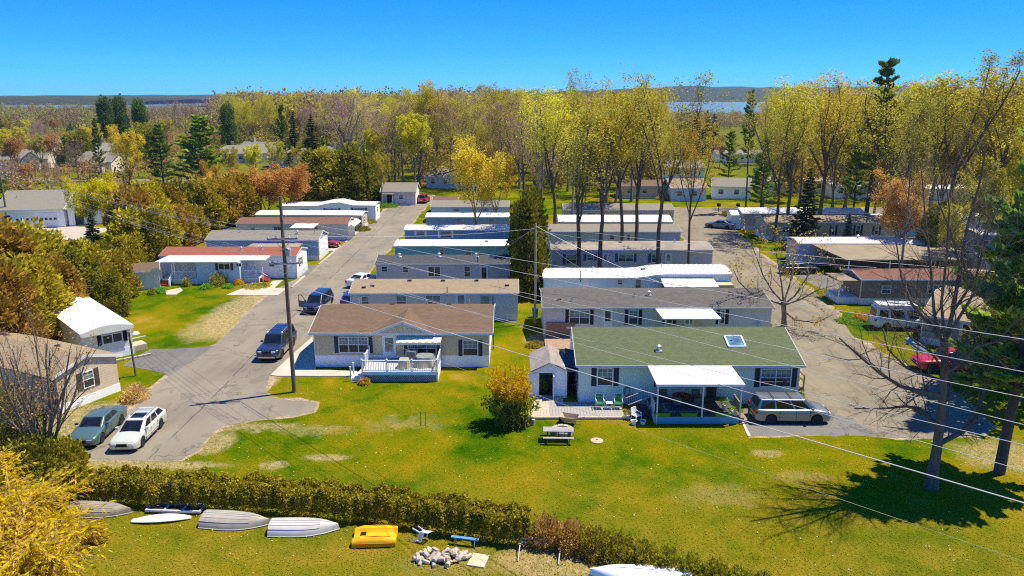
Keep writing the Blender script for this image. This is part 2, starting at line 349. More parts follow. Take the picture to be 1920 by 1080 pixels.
# left road with its parking area at the near end
road = G((140, 863), (340, 863), (372, 846), (395, 815), (422, 797), (480, 789), (588, 772), (594, 755), (520, 748), (500, 736), (505, 706))
road += [Vector((-18.7, 60, 0)), Vector((-18.2, 90, 0)), Vector((-17.7, 130, 0)), Vector((-17.6, 151, 0)), Vector((-16.0, 162, 0)), Vector((-18, 170, 0)), Vector((-21.5, 168, 0)), Vector((-24.6, 158, 0)), Vector((-25.2, 140, 0)), Vector((-25.4, 110, 0)), Vector((-25.6, 90, 0))]
road += G((520, 541), (470, 580), (440, 612), (405, 645), (345, 682), (316, 706), (280, 734), (262, 752), (243, 772), (190, 820))
DIRT = M('verge_dirt', (.33, .24, .14), .95, .35, 1.8, .4, col2=(.46, .35, .22))
def verge(pts, wid, seed):
    rnd = random.Random(seed); P = outline(pts, .0, .7, seed); n = len(P); ar = sum(P[i].x*P[(i+1) % n].y - P[(i+1) % n].x*P[i].y for i in range(n)); out = []
    for i in range(n):
        d = P[(i+1) % n] - P[i-1]; nn = Vector((d.y, -d.x, 0)).normalized()*(1 if ar > 0 else -1); k = max(0, noise.noise(Vector((P[i].x*.35, P[i].y*.35, seed)))+.25); out.append(P[i] + nn*wid*(k*1.3 + rnd.uniform(0, .25)))
    sheet('road_verge', out, .006, DIRT, .05, .6, seed)
verge(road, .55, 21)
sheet('road', road, .012, ASPH, .13, .55, 3)
sheet('driveway', G((230, 686), (256, 668), (282, 655), (330, 654), (392, 650), (404, 647), (340, 690), (318, 705), (285, 695)), .016, ASPH_DK, .06, .8, 4)
sheet('driveway', [(-39.5, 90.5), (-25.6, 90.5), (-25.7, 96.5), (-38, 96.5)], .016, ASPH_DK, .05, 1, 5)
CONC = MAT['concrete']
def slab(pts, z=.05, seed=1, name='concrete_slab', mat=None): return sheet(name, pts, z, mat or CONC, .015, 2.5, seed, thick=.12)
slab(G((507, 704), (552, 662), (585, 633), (592, 655), (592, 694), (673, 697), (675, 706), (520, 706)), .06, 6, 'concrete_driveway')
slab(G((423, 554), (455, 541), (538, 541), (521, 554)), .05, 7, 'concrete_driveway')
slab(G((497, 541), (512, 527), (530, 526), (514, 541)), .05, 8, 'concrete_path')
slab([(-25.7, 105.8), (-27.4, 105.8), (-31, 112), (-27.5, 112), (-25.4, 109.5)], .05, 9, 'concrete_driveway')
slab([(-25.4, 119), (-29.5, 119), (-29.5, 122), (-25.3, 122)], .05, 10, 'concrete_driveway')
slab(G((310, 546), (338, 540), (343, 545), (330, 553), (312, 553)), .05, 11, 'concrete_path')
# kerb along the far verge of the road
for a, b in (((-25.75, 84.5), (-25.75, 90.2)), ((-25.7, 96.8), (-25.55, 105.5)), ((-25.5, 112.2), (-25.45, 118.8)), ((-25.4, 122.3), (-25.2, 140))):
    m = MB(); m.bar((*a, .06), (*b, .06), .22, .12); tag(m.build('kerb', CONC), kind='structure')
# right lane, running back to the cross street, and the parking bay beside the green-roofed home
lane = G((1393, 789), (1408, 818), (1500, 815), (1580, 812), (1680, 822), (1760, 822), (1830, 818), (1860, 800)) + [Vector((33.5, 52, 0)), Vector((32.6, 58, 0)), Vector((31.6, 66, 0)), Vector((33.5, 74, 0)), Vector((34.5, 84, 0)), Vector((35.0, 100, 0)), Vector((36, 112, 0)), Vector((37.4, 124, 0)), Vector((41, 136, 0)), Vector((62, 141, 0)), Vector((90, 143, 0)), Vector((90, 150, 0)), Vector((47, 150.5, 0)), Vector((30, 149.5, 0)), Vector((28, 141, 0)), Vector((27.2, 120, 0)), Vector((26.8, 100, 0)), Vector((26.3, 84, 0)), Vector((25.6, 70, 0)), Vector((24.4, 60, 0)), Vector((22, 52.6, 0)), Vector((21.3, 50, 0))]
verge(lane, .6, 22)
sheet('lane', lane, .012, ASPH_R, .14, .6, 13)
sheet('parking_bay', G((1393, 789), (1408, 818), (1500, 815), (1640, 818), (1600, 785), (1500, 762), (1395, 765)), .018, ASPH_DK, .08, 1, 14)
slab(G((1389, 789), (1393, 789), (1408, 819), (1402, 819)), .05, 15, 'kerb')
sheet('asphalt_apron', [(36, 84), (44, 84), (44, 92), (35.2, 92)], .016, ASPH_DK, .08, 1, 16)
# garage forecourt
slab(G((35, 430), (140, 425), (205, 428), (205, 433), (110, 459), (85, 458), (40, 445)), .05, 17, 'concrete_forecourt', M('warm_concrete', (.44, .37, .29), .9, .12, .5))
# cross street on the left, behind the hedges
sheet('street', [(-200, 205), (-60, 196), (-60, 201), (-200, 211)], .012, ASPH_R, .2, 4, 18)

# --- lake and far hills
t = NT('lake_water'); co = t.co(); mp = t.new('ShaderNodeMapping'); t.set(mp.inputs['Vector'], co); mp.inputs['Scale'].default_value = (.01, .05, 1)
t.pbsdf((.08, .20, .25), .5, 0, .5, t.bump(t.noise(4, mp.outputs[0], 5), .1, .3))
o = MB(); lk = [(-1400, 1700), (-560, 1450), (-60, 860), (60, 790), (420, 800), (900, 900), (1500, 1000), (3200, 3000), (3000, 3500), (-2600, 3500), (-2400, 2300)]
o.add([(x, y, .25) for x, y in lk], [tuple(range(len(lk)))]); tag(o.build('lake', t.mat, fix=False), kind='structure')
HILL = NT('wooded_hills'); co = HILL.co()
HILL.pbsdf(HILL.mix(HILL.ramp(HILL.noise(.004, co, 4), [(.45, 0.0), (.55, 1.0)]), HILL.ramp(HILL.noise(.05, co, 5, .7), [(.35, (.02, .032, .010)), (.7, (.075, .065, .032))]), HILL.ramp(HILL.noise(.03, co, 5, .7), [(.35, (.03, .042, .014)), (.7, (.07, .085, .025))])), 1, 0, 0)
def hills(y0, depth, x0, x1, hfun, seed, step=35):
    xs = np.arange(x0, x1, step); rows = 7; V = []; Fc = []
    for i, x in enumerate(xs):
        for j in range(rows):
            k = j / (rows - 1); y = y0 + depth * k
            h = hfun(x) * math.sin(math.pi * min(1, .06 + k * .94) * .9) ** .8
            h *= 1 + .22 * noise.noise(Vector((x * .0011, seed, k * 2))) + .10 * noise.noise(Vector((x * .006, seed, k * 3)))
            h += (5 * noise.noise(Vector((x * .02, k * 9, seed))) + 3.5 * noise.noise(Vector((x * .07, k * 17, seed)))) * (0 if j in (0, rows-1) else 1) + (6 if 0 < j < rows - 1 else 0)
            V.append((x, y, max(h, -1) if j not in (0, rows-1) else -1))
    n = len(xs)
    for i in range(n-1):
        for j in range(rows-1): Fc.append((i*rows+j, (i+1)*rows+j, (i+1)*rows+j+1, i*rows+j+1))
    tag(link('hills', np_mesh('hills', V, Fc, HILL.mat)), kind='structure')
hills(3480, 1900, -4300, 4300, lambda x: (24 + 46 * max(0, min(1, (x + 300) / 1300)) - (14 * max(0, min(1, (x - 2300) / 1200)))) + 3 * math.sin(x / 420), 3.1)
hills(2100, 900, -4000, -1050, lambda x: 15 + 3 * math.sin(x / 260) - 10 * max(0, min(1, (x + 1500) / 450)), 8.2)
# ================================================================== PLANT HELPERS
def quad_arrays(P, size, rng, up=0.0, aspect=1.0, axis=None):
    P = np.asarray(P, dtype=np.float64); n = len(P); a = rng.normal(size=(n, 3)) if axis is None else np.asarray(axis, float) + rng.normal(size=(n, 3))*.35
    a /= np.linalg.norm(a, axis=1)[:, None] + 1e-9; b = rng.normal(size=(n, 3)); b[:, 2] *= (1-up)
    b -= a*np.sum(a*b, axis=1)[:, None]; b /= np.linalg.norm(b, axis=1)[:, None] + 1e-9
    s = (np.full(n, size) if np.isscalar(size) else np.asarray(size))*rng.uniform(.6, 1.35, n)
    a *= (s*.5*aspect)[:, None]; b *= (s*.5)[:, None]
    V = np.stack([P-a, P-b*.85, P+a, P+b*.85], 1).reshape(-1, 3); return V, np.arange(n*4).reshape(-1, 4)
def quads(P, size, rng, mat, up=0.0, aspect=1.0, axis=None, name='foliage'):
    V, Fq = quad_arrays(P, size, rng, up, aspect, axis); return np_mesh(name, V, Fq, mat)

class Wood:
    def __init__(s, seed): s.r = random.Random(seed); s.V = []; s.F = []; s.tips = []; s.tdir = []
    def tube(s, P, R_, n):
        base = len(s.V); k = len(P); ref = None
        for i in range(k):
            d = P[min(i+1, k-1)] - P[max(i-1, 0)]; d.normalize()
            if ref is None: ref = Vector((1, 0, 0)) if abs(d.x) < .8 else Vector((0, 1, 0))
            a = d.cross(ref); a.normalize(); b = a.cross(d); ref = b
            for j in range(n):
                t = 6.28318*j/n; q = P[i] + (a*math.cos(t) + b*math.sin(t))*R_[i]; s.V.append((q.x, q.y, q.z))
        for i in range(k-1):
            for j in range(n): s.F.append((base+i*n+j, base+i*n+(j+1) % n, base+(i+1)*n+(j+1) % n, base+(i+1)*n+j))
    def rv(s): return Vector((s.r.gauss(0, 1), s.r.gauss(0, 1), s.r.gauss(0, 1)))
    def limb(s, p, d, L, r, lev, spec):
        c = spec[lev]; n = c.get('seg', 3); P = [p.copy()]; q = p.copy(); d = d.normalized()
        for i in range(n):
            d = (d + s.rv()*c.get('wob', .12) + Vector((0, 0, c.get('up', .1)))).normalized(); q = q + d*(L/n); P.append(q.copy())
        e = c.get('end', .35); Rr = [r*(1-(1-e)*i/n) for i in range(n+1)]
        s.tube(P, Rr, c.get('side', 3)); s.kids(P, Rr, L, lev, spec)
    def kids(s, P, Rr, L, lev, spec):
        if lev+1 >= len(spec):
            for i in range(1, len(P)): s.tips.append(P[i]); s.tdir.append(P[i]-P[i-1])
            return
        c = spec[lev]; k = c['n']; n = len(P)-1; t0 = c.get('t0', .25)
        k = max(1, int(round(k*s.r.uniform(.8, 1.2)))); off = s.r.uniform(0, 6.28)
        for j in range(k):
            t = t0 + (1-t0)*(j + s.r.uniform(.15, .95))/k; t = min(t, .999); i = min(int(t*n), n-1); f = t*n - i
            p = P[i].lerp(P[i+1], f); d = (P[i+1]-P[i]).normalized(); r0 = Rr[i]*(1-f) + Rr[i+1]*f
            az = off + j*2.4 + s.r.uniform(-.4, .4); a = d.orthogonal().normalized(); b = d.cross(a); side = a*math.cos(az) + b*math.sin(az)
            ang = s.r.uniform(*c['ang']); dd = d*math.cos(ang) + side*math.sin(ang)
            ln = L*s.r.uniform(*c['len'])*(1 - c.get('tap', .45)*(t-t0)/(1-t0+1e-6))
            s.limb(p, dd, ln, min(r0*.85, c.get('rr', .55)*r0*s.r.uniform(.75, 1.1)), lev+1, spec)
    def mesh(s, name, mat):
        me = np_mesh(name, np.array(s.V), np.array(s.F), mat, True); return me
    def leaf_points(s, per, spread, rng):
        T = np.array([tuple(p) for p in s.tips]); idx = np.repeat(np.arange(len(T)), per); return T[idx] + rng.normal(size=(len(idx), 3))*spread

TALL = [dict(n=17, t0=.30, ang=(.5, 1.0), len=(.29, .46), tap=.45, rr=.5), dict(seg=5, wob=.10, up=.16, side=5, n=6, t0=.25, ang=(.45, .85), len=(.36, .55), rr=.55), dict(seg=4, wob=.13, up=.10, side=4, n=6, t0=.2, ang=(.4, .9), len=(.4, .6), rr=.5), dict(seg=3, wob=.16, up=.06, side=3, n=4, t0=.2, ang=(.4, .9), len=(.4, .65), rr=.55), dict(seg=2, wob=.2, up=.05, side=3, end=.4)]
VASE = [dict(n=6, t0=.55, ang=(.28, .6), len=(.75, 1.0), tap=.2, rr=.62), dict(seg=6, wob=.09, up=.09, side=5, n=8, t0=.22, ang=(.35, .8), len=(.34, .52), rr=.5), dict(seg=4, wob=.13, up=.10, side=4, n=6, t0=.2, ang=(.4, .9), len=(.4, .6), rr=.5), dict(seg=3, wob=.16, up=.08, side=3, n=4, t0=.2, ang=(.4, .9), len=(.4, .65), rr=.55), dict(seg=2, wob=.2, up=.06, side=3, end=.4)]
FORK = [dict(n=5, t0=.62, ang=(.16, .42), len=(.85, 1.1), tap=.15, rr=.68), dict(seg=7, wob=.075, up=.07, side=6, n=9, t0=.18, ang=(.35, .8), len=(.26, .44), rr=.5), dict(seg=4, wob=.14, up=.10, side=4, n=7, t0=.15, ang=(.4, .9), len=(.4, .62), rr=.58), dict(seg=3, wob=.16, up=.07, side=3, n=5, t0=.2, ang=(.4, .9), len=(.4, .68), rr=.66), dict(seg=2, wob=.2, up=.06, side=3, end=.5)]
def deciduous(seed, h, kind='tall', r=None, per=3, size=.22, spread=.16, leaf=None, bark=None, dense=1.0, lean=.03, trunk=.42):
    w = Wood(seed); rng = np.random.default_rng(seed); r = r or h*(.0100 if kind == 'fork' else .013)
    spec = [dict(c) for c in ({'tall': TALL, 'vase': VASE, 'fork': FORK}[kind])]
    for c in spec[:-1]: c['n'] = max(2, c['n']*dense)
    th = h*(.93 if kind == 'tall' else trunk); n = 8; P = [Vector((0, 0, -.2))]
    d = Vector((w.r.uniform(-lean, lean), w.r.uniform(-lean, lean), 1))
    for i in range(n): d = (d + w.rv()*.035 + Vector((0, 0, .1))).normalized(); P.append(P[-1] + d*(th/n))
    e = .12 if kind == 'tall' else .6; Rr = [r*(1-(1-e)*(i/n)**.9) for i in range(n+1)]; Rr[0] *= 1.35
    w.tube(P, Rr, 8); w.kids(P, Rr, th if kind == 'tall' else h*.5, 0, spec)
    zt = max(p.z for p in w.tips); k = h/zt
    w.V = [(x, y, z*k) for x, y, z in w.V]; w.tips = [Vector((p.x, p.y, p.z*k)) for p in w.tips]
    tm = w.mesh('trunk', bark or MAT['bark']); lm = None
    if leaf and per: lm = quads(w.leaf_points(per, spread, rng), size, rng, leaf, name='crown')
    return tm, lm
def pine(seed, h, leaf, width=.24, whorls=15, start=.2, droop=.0, size=.42, bark=None, tufts=9, top=.12, gap=.25, flat=.4):
    w = Wood(seed); rng = np.random.default_rng(seed); r = h*.014; P = [Vector((0, 0, -.2))]; n = 10
    d = Vector((0, 0, 1))
    for i in range(n): d = (d + w.rv()*.012).normalized(); P.append(P[-1] + d*(h/n))
    w.tube(P, [r*(1-.93*i/n) for i in range(n+1)], 8); pts = []; dirs = []
    for k in range(whorls):
        t = start + (1-start)*(k+.3)/whorls; z = t*h; i = min(int(t*n), n-1); p = P[i].lerp(P[i+1], t*n-i); f = (t-start)/(1-start)
        R0 = h*width*((1-f)**.75*.9 + top)*(1 if f > .15 else .6+f*2.6)
        for j in range(w.r.choice((4, 5, 6))):
            if w.r.random() < gap*.5: continue
            az = w.r.uniform(0, 6.28); L = R0*w.r.uniform(.62, 1.12); el = droop + .12 + f*.55 + w.r.uniform(-.12, .12); q = p.copy(); dd = Vector((math.cos(az)*math.cos(el), math.sin(az)*math.cos(el), math.sin(el))); B = [q.copy()]
            for s_ in range(4): dd = (dd + Vector((0, 0, .07 if droop >= 0 else .05)) + w.rv()*.06).normalized(); q = q + dd*(L/4); B.append(q.copy())
            w.tube(B, [r*.30*(1-f*.6), r*.24*(1-f*.6), r*.18*(1-f*.6), r*.1, r*.04], 4)
            for s_ in range(tufts):
                u = .28 + .72*(s_+w.r.random())/tufts; ii = min(int(u*4), 3); c = B[ii].lerp(B[ii+1], u*4-ii); side = Vector((-dd.y, dd.x, 0)).normalized()*w.r.uniform(-1, 1)*L*.30*(1.15-u); c = c + side
                m_ = 7; pts.append(np.array(c)[None] + rng.normal(size=(m_, 3))*np.array([.30, .30, .30*flat])*size*1.5); dv = (dd + side.normalized()*.6 if side.length > 0 else dd); dirs.append(np.repeat(np.array(dv)[None], m_, 0) + np.array([0, 0, .25]))
    Pn = np.concatenate(pts); return w.mesh('trunk', bark or MAT['bark_dk']), quads(Pn, size, rng, leaf, .3, 1.9, np.concatenate(dirs), 'crown')
def spruce(seed, h, leaf, width=.2, rows=26, size=.34, bark=None):
    w = Wood(seed); rng = np.random.default_rng(seed); r = h*.014; w.tube([Vector((0, 0, -.2)), Vector((0, 0, h*.5)), Vector((0, 0, h))], [r, r*.55, .02], 7); pts = []; ax = []
    for k in range(rows):
        f = (k+.5)/rows; z = h*(.05+.93*f); R0 = h*width*(1-f)**.9 + .12
        for j in range(int(7 + 6*(1-f))):
            az = w.r.uniform(0, 6.28); L = R0*w.r.uniform(.7, 1.15); c, s_ = math.cos(az), math.sin(az); sl = -.18 - .25*(1-f) + w.r.uniform(-.1, .1)
            m_ = max(4, int(L/size*4.5)); u = rng.uniform(.15, 1, m_)**.8; side = rng.normal(size=m_)*L*.14*(1.2-u)
            Q = np.stack([c*L*u - s_*side, s_*L*u + c*side, z + L*u*sl + .22*L*u**3 + rng.normal(size=m_)*.06], 1); pts.append(Q); ax.append(np.repeat(np.array([[c, s_, -.1]]), m_, 0))
            if L > .6: w.tube([Vector((0, 0, z)), Vector((c*L*.8, s_*L*.8, z+L*.8*sl*.8))], [r*.16, .012], 3)
    return w.mesh('trunk', bark or MAT['bark_dk']), quads(np.concatenate(pts), size, rng, leaf, .2, 1.7, np.concatenate(ax), 'crown')
def cedar(seed, h, leaf, width=.3, n=7000, size=.26, power=2.0, bark=None, lobes=46, lo=.04):
    """dense upright evergreen: leaf sprays gathered in lumps over a blunt cone"""
    w = Wood(seed); rng = np.random.default_rng(seed); w.tube([Vector((0, 0, -.2)), Vector((0, 0, h*.8))], [h*.016, .03], 7)
    z = np.concatenate([[.9, .8], lo + (.9-lo)*np.linspace(0, 1, lobes-2)**.9]) ; th = rng.uniform(0, 6.28, lobes); prof = np.where(z < .25, .72 + .28*z/.25, np.maximum(0, 1-((z-.25)/.75)**power)**.75); R0 = h*width*prof*rng.uniform(.62, .92, lobes)
    C = np.stack([R0*np.cos(th), R0*np.sin(th), z*h*.93], 1); sz = h*rng.uniform(.075, .13, lobes); k = rng.integers(0, lobes, n); d = rng.normal(size=(n, 3)); d /= np.linalg.norm(d, axis=1)[:, None]
    P = C[k] + d*(sz[k]*(1-.55*rng.uniform(0, 1, n)**2))[:, None]*np.array([1, 1, 1.45]); P[:, 2] = np.maximum(P[:, 2], .08)
    ax = d + np.stack([np.cos(th[k])*.4, np.sin(th[k])*.4, np.full(n, .8)], 1)
    return w.mesh('trunk', bark or MAT['bark_dk']), quads(P, size, rng, leaf, 0, 1.5, ax, 'crown')
def dome(seed, rx, ry, h, leaf, n=1500, size=.12, twig=None, lo=.0):
    w = Wood(seed); rng = np.random.default_rng(seed)
    for k in range(16):
        a = k*.4+w.r.uniform(-.3, .3); b = w.r.uniform(.15, .95); e = Vector((rx*.9*b*math.cos(a*2.5), ry*.9*b*math.sin(a*2.5), h*(1-.5*b*b))); w.tube([Vector((e.x*.08, e.y*.08, 0)), e*.55 + Vector((0, 0, .05)), e], [.028, .02, .008], 4)
    v = rng.normal(size=(n, 3)); v /= np.linalg.norm(v, axis=1)[:, None]; v[:, 2] = np.abs(v[:, 2])*1.0 - lo
    f = (1 - .45*rng.uniform(0, 1, n)**2)*(1 + .1*np.sin(5*v[:, 0]*3+seed) + .1*np.sin(13*v[:, 1]+2*seed)); P = v*np.array([rx, ry, h])*f[:, None]; P[:, 2] = np.maximum(P[:, 2], .03)
    return w.mesh('stems', twig or MAT['bark']), quads(P, size, rng, leaf, 0, 1.2, v + np.array([0, 0, .5]), 'foliage')
def plant(name, label, cat, loc, meshes, rz=0, s=(1, 1, 1), group=None, names=('trunk', 'crown')):
    o = thing(name, label, cat, loc, rz, group); o.scale = s if hasattr(s, '__len__') else (s, s, s)
    for nm, me in zip(names, meshes):
        if me: link(nm, me, o)
    return o
# ================================================================== HOMES
class House:
    """local frame: x along the front, y towards the back, z up; the front wall is y = 0"""
    def __init__(s, name, label, x0, y0, L, D, rz=0.0, cat='mobile home', group=None):
        s.o = thing(name, label, cat, (x0, y0, 0), rz, group); s.L, s.D, s.X, s.Y, s.rz = L, D, x0, y0, rz
    def shell(s, sk, wh, wall, skirt, roof, trim, rise=.9, ov=.3, ovs=.25, kind='gable', lift=None, thick=.12, fascia=.16):
        L, D = s.L, s.D; s.sk, s.wh = sk, wh; lift = lift or [(0, 0), (L, 0)]; s.lift = lift
        MB().box(-.025, L+.025, -.025, D+.025, -.05, sk).build('skirting', skirt, s.o)
        m = MB(); top = [(x, 0, wh + dz) for x, dz in lift]
        m.prism([(0, 0, sk), (L, 0, sk)] + top[::-1], (0, D, 0))
        if kind == 'gable':
            for x in (0.0, L - .1): m.prism([(x, 0, wh - .01), (x, D, wh - .01), (x, D/2, wh + rise * D / (D + 2*ov) * .97)], (.1, 0, 0))
        m.build('wall', wall, s.o)
        if kind == 'gable': prof = [(-ov, 0), (D/2, rise), (D+ov, 0)]
        elif kind == 'arch': prof = [(-ov + (D+2*ov) * i / 8, rise * math.sin(math.pi * i / 8)) for i in range(9)]
        elif kind == 'flat': prof = [(-ov, 0), (-ov + .25, rise * .6), (D/2, rise), (D + ov - .25, rise * .6), (D+ov, 0)]
        xs = [(-ovs, lift[0][1])] + lift[1:-1] + [(L+ovs, lift[-1][1])]
        m = MB(); n = len(prof); V = []
        for x, dz in xs:
            V += [(x, y, wh + dz + z + thick) for y, z in prof] + [(x, y, wh + dz + z - .001) for y, z in prof]
        Fc = []
        for i in range(len(xs)-1):
            a, b = i*2*n, (i+1)*2*n
            for j in range(n-1): Fc += [(a+j, a+j+1, b+j+1, b+j), (a+n+j, b+n+j, b+n+j+1, a+n+j+1)]
            Fc += [(a, b, b+n, a+n), (a+n-1, a+2*n-1, b+2*n-1, b+n-1)]
        for a in (0, (len(xs)-1)*2*n):
            for j in range(n-1): Fc.append((a+j, a+n+j, a+n+j+1, a+j+1))
        m.add(V, Fc); s.roof = m.build('roof', roof, s.o)
        s.prof, s.thick, s.ov, s.ovs = prof, thick, ov, ovs
        m = MB()
        for i in range(len(xs)-1):
            m.bar((xs[i][0]-.01, -ov-.012, wh + xs[i][1] + thick/2 - .02), (xs[i+1][0]+.01, -ov-.012, wh + xs[i+1][1] + thick/2 - .02), .03, fascia)
        m.build('fascia', trim, s.o)
        if kind != 'flat':
            for x in (-ovs - .012, L + ovs + .012):
                dz = lift[0][1] if x < 0 else lift[-1][1]; m = MB()
                for (ya, za), (yb, zb) in zip(prof[:-1], prof[1:]): m.bar((x, ya, wh + dz + za + thick/2 - .02), (x, yb, wh + dz + zb + thick/2 - .02), .03, fascia)
                m.build('rake_trim', trim, s.o)
        for x in (0, L): MB().box(x-.04, x+.04, -.03, .05, sk, wh - .01 + (lift[0][1] if x == 0 else lift[-1][1])).build('corner_trim', trim, s.o)
        return s
    def rz_at(s, y, x=0):
        p = s.prof
        for (ya, za), (yb, zb) in zip(p[:-1], p[1:]):
            if ya <= y <= yb: return s.wh + s.thick + za + (zb-za) * (y-ya) / (yb-ya) + np.interp(x, [q[0] for q in s.lift], [q[1] for q in s.lift])
        return s.wh
    def P(s, face, a, n, z):
        return {'f': (a, -n, z), 'r': (s.L + n, a, z), 'l': (-n, a, z)}[face]
    def px(s, u0, v0, u1, v1):          # a rectangle on the front wall, from where the photo shows it
        p, q = wp(u0, v1, s.Y), wp(u1, v0, s.Y); return p.x - s.X, q.x - s.X, p.z, q.z
    def rect(s, m, face, a0, a1, z0, z1, n0, n1):
        A, B = s.P(face, a0, n0, z0), s.P(face, a1, n1, z1)
        return m.box(min(A[0], B[0]), max(A[0], B[0]), min(A[1], B[1]), max(A[1], B[1]), z0, z1)
    def win(s, face, a0, a1, z0, z1, units=1, rows=2, grid=None, shut=None, frame=None, fw=.06, sw=.36, up='curtain', lo='glass'):
        fr = frame or MAT['vinyl']; m = MB(); w = (a1 - a0) / units
        s.rect(m, face, a0, a1, z0, z0+fw, .002, .06); s.rect(m, face, a0, a1, z1-fw, z1, .002, .06)
        for i in range(units+1):
            c = a0 + w*i; k = fw if 0 < i < units else fw
            l0 = max(a0, c - k/2) if 0 < i < units else (a0 if i == 0 else a1 - fw)
            s.rect(m, face, l0, l0+fw, z0+fw, z1-fw, .002, .055)
        zm = (z0+z1)/2
        for i in range(units):
            b0, b1 = a0 + w*i + fw*.6, a0 + w*(i+1) - fw*.6
            if rows == 2: s.rect(m, face, b0, b1, zm-.025, zm+.025, .003, .048)
            if grid:
                for g in range(1, grid[0]): s.rect(m, face, b0 + (b1-b0)*g/grid[0] - .012, b0 + (b1-b0)*g/grid[0] + .012, (zm if rows == 2 else z0) + .03, z1-fw, .003, .022)
                for g in range(1, grid[1]):
                    zz = (zm if rows == 2 else z0) + (z1 - (zm if rows == 2 else z0)) * g / grid[1]; s.rect(m, face, b0, b1, zz-.012, zz+.012, .003, .020)
        wo_ = m.build('window', fr, s.o)
        for i in range(units):
            b0, b1 = a0 + w*i + fw*.5, a0 + w*(i+1) - fw*.5
            for r in range(rows):
                lo_, hi_ = (z0+fw*.5, zm if rows == 2 else z1-fw*.5) if r == 0 else (zm, z1-fw*.5)
                s.rect(MB(), face, b0, b1, lo_ + .001, hi_ - .001, .004, .012).build('pane', MAT[lo if r == 0 else up], wo_)
        if shut:
            for c0, c1 in ((a0-.05-sw, a0-.05), (a1+.05, a1+.05+sw)):
                m = s.rect(MB(), face, c0, c1, z0-.03, z1+.03, .003, .035)
                for k in range(1, int((z1-z0)/.14)):
                    s.rect(m, face, c0+.05, c1-.05, z0 + k*.14, z0 + k*.14 + .07, .035, .045)
                m.build('shutter', shut, s.o)
        return wo_
    def door(s, face, a0, a1, z0, z1, mat, glass='glass', full=.75, frame=None):
        m = MB(); fr = frame or MAT['vinyl']
        for b0, b1 in ((a0-.07, a0), (a1, a1+.07)): s.rect(m, face, b0, b1, z0, z1, .002, .055)
        s.rect(m, face, a0-.07, a1+.07, z1, z1+.07, .002, .057)
        s.rect(m, face, a0, a1, z0, z1, .002, .03)
        d = m.build('door', mat, s.o)
        if glass: s.rect(MB(), face, a0+.14, a1-.14, z1-.15-(z1-z0)*full, z1-.15, .031, .036).build('pane', MAT[glass], d)
        A = s.P(face, a1-.07, .06, z0+(z1-z0)*.45); MB().box(A[0]-.03, A[0]+.03, A[1]-.03, A[1]+.03, A[2]-.06, A[2]+.06).build('handle', MAT['chrome'], d)
        return d
    def vents(s, spots, mat=None, r=.06, h=.45):
        for x, y, kind in spots:
            z = s.rz_at(y, x); m = MB()
            if kind == 'pipe': m.lathe([(r, -.1), (r, h)], 8, (x, y, z)); nm = 'vent_pipe'
            elif kind == 'cap': m.lathe([(.10, -.1), (.10, .28), (.2, .3), (.2, .36), (.05, .46)], 10, (x, y, z)); m.box(x-.25, x+.25, y-.25, y+.25, z-.06, z+.03); nm = 'chimney_cap'
            else: m.box(x-.2, x+.2, y-.16, y+.16, z-.08, z+.10); nm = 'roof_vent'
            m.build(nm, mat or MAT['galv' if kind != 'box' else 'iron'], s.o)
    def ribs(s, step, mat, w=.05):
        for k in range(int((s.L + 2*s.ovs) / step) + 1):
            x = -s.ovs + k*step; me = MB(); p = s.prof
            dz = np.interp(x, [q[0] for q in s.lift], [q[1] for q in s.lift])
            for (ya, za), (yb, zb) in zip(p[:-1], p[1:]): me.bar((x, ya, s.wh + dz + za + s.thick + .015), (x, yb, s.wh + dz + zb + s.thick + .015), w, .045)
            me.build('roof_rib', mat, s.o)
    def mast(s, x, y, h=1.3):
        z = s.rz_at(y, x); MB().tube([(x, y, z-.3), (x, y, z+h)], .045, 7).build('service_mast', MAT['iron'], s.o)

SH = MAT
ROOF = dict(brown=shingle('brown_shingles', (.150, .098, .060), (.200, .135, .086), .6, (.08, .048, .028)), green=shingle('green_shingles', (.086, .108, .050), (.132, .158, .078), .4, (.10, .13, .06)),
    tan=shingle('tan_shingles', (.27, .205, .125), (.345, .27, .17), .4, (.24, .16, .09)), grey=shingle('charcoal_shingles', (.095, .088, .08), (.155, .142, .125), .3, (.05, .046, .04)), slate=shingle('dark_slate_shingles', (.06, .062, .066), (.10, .10, .105), .3, (.03, .03, .03)),
    red=shingle('red_shingles', (.27, .08, .05), (.34, .12, .08), .3, (.2, .06, .04)), redbrown=shingle('red_brown_shingles', (.17, .085, .06), (.23, .12, .085), .35, (.14, .06, .04)), warmgrey=shingle('warm_grey_shingles', (.21, .185, .145), (.28, .25, .20), .35, (.12, .10, .075)),
    drab=shingle('drab_grey_shingles', (.22, .20, .155), (.27, .245, .19), .15, (.15, .13, .10)), membrane=M('weathered_membrane_roof', (.30, .26, .21), .9, .2, .8, .2, dirt=.35),
    white=MAT['white_metal'], dirty=M('stained_white_roof', (.66, .63, .58), .55, .14, .9, dirt=.6, stretch=(.6, 1, 1)))
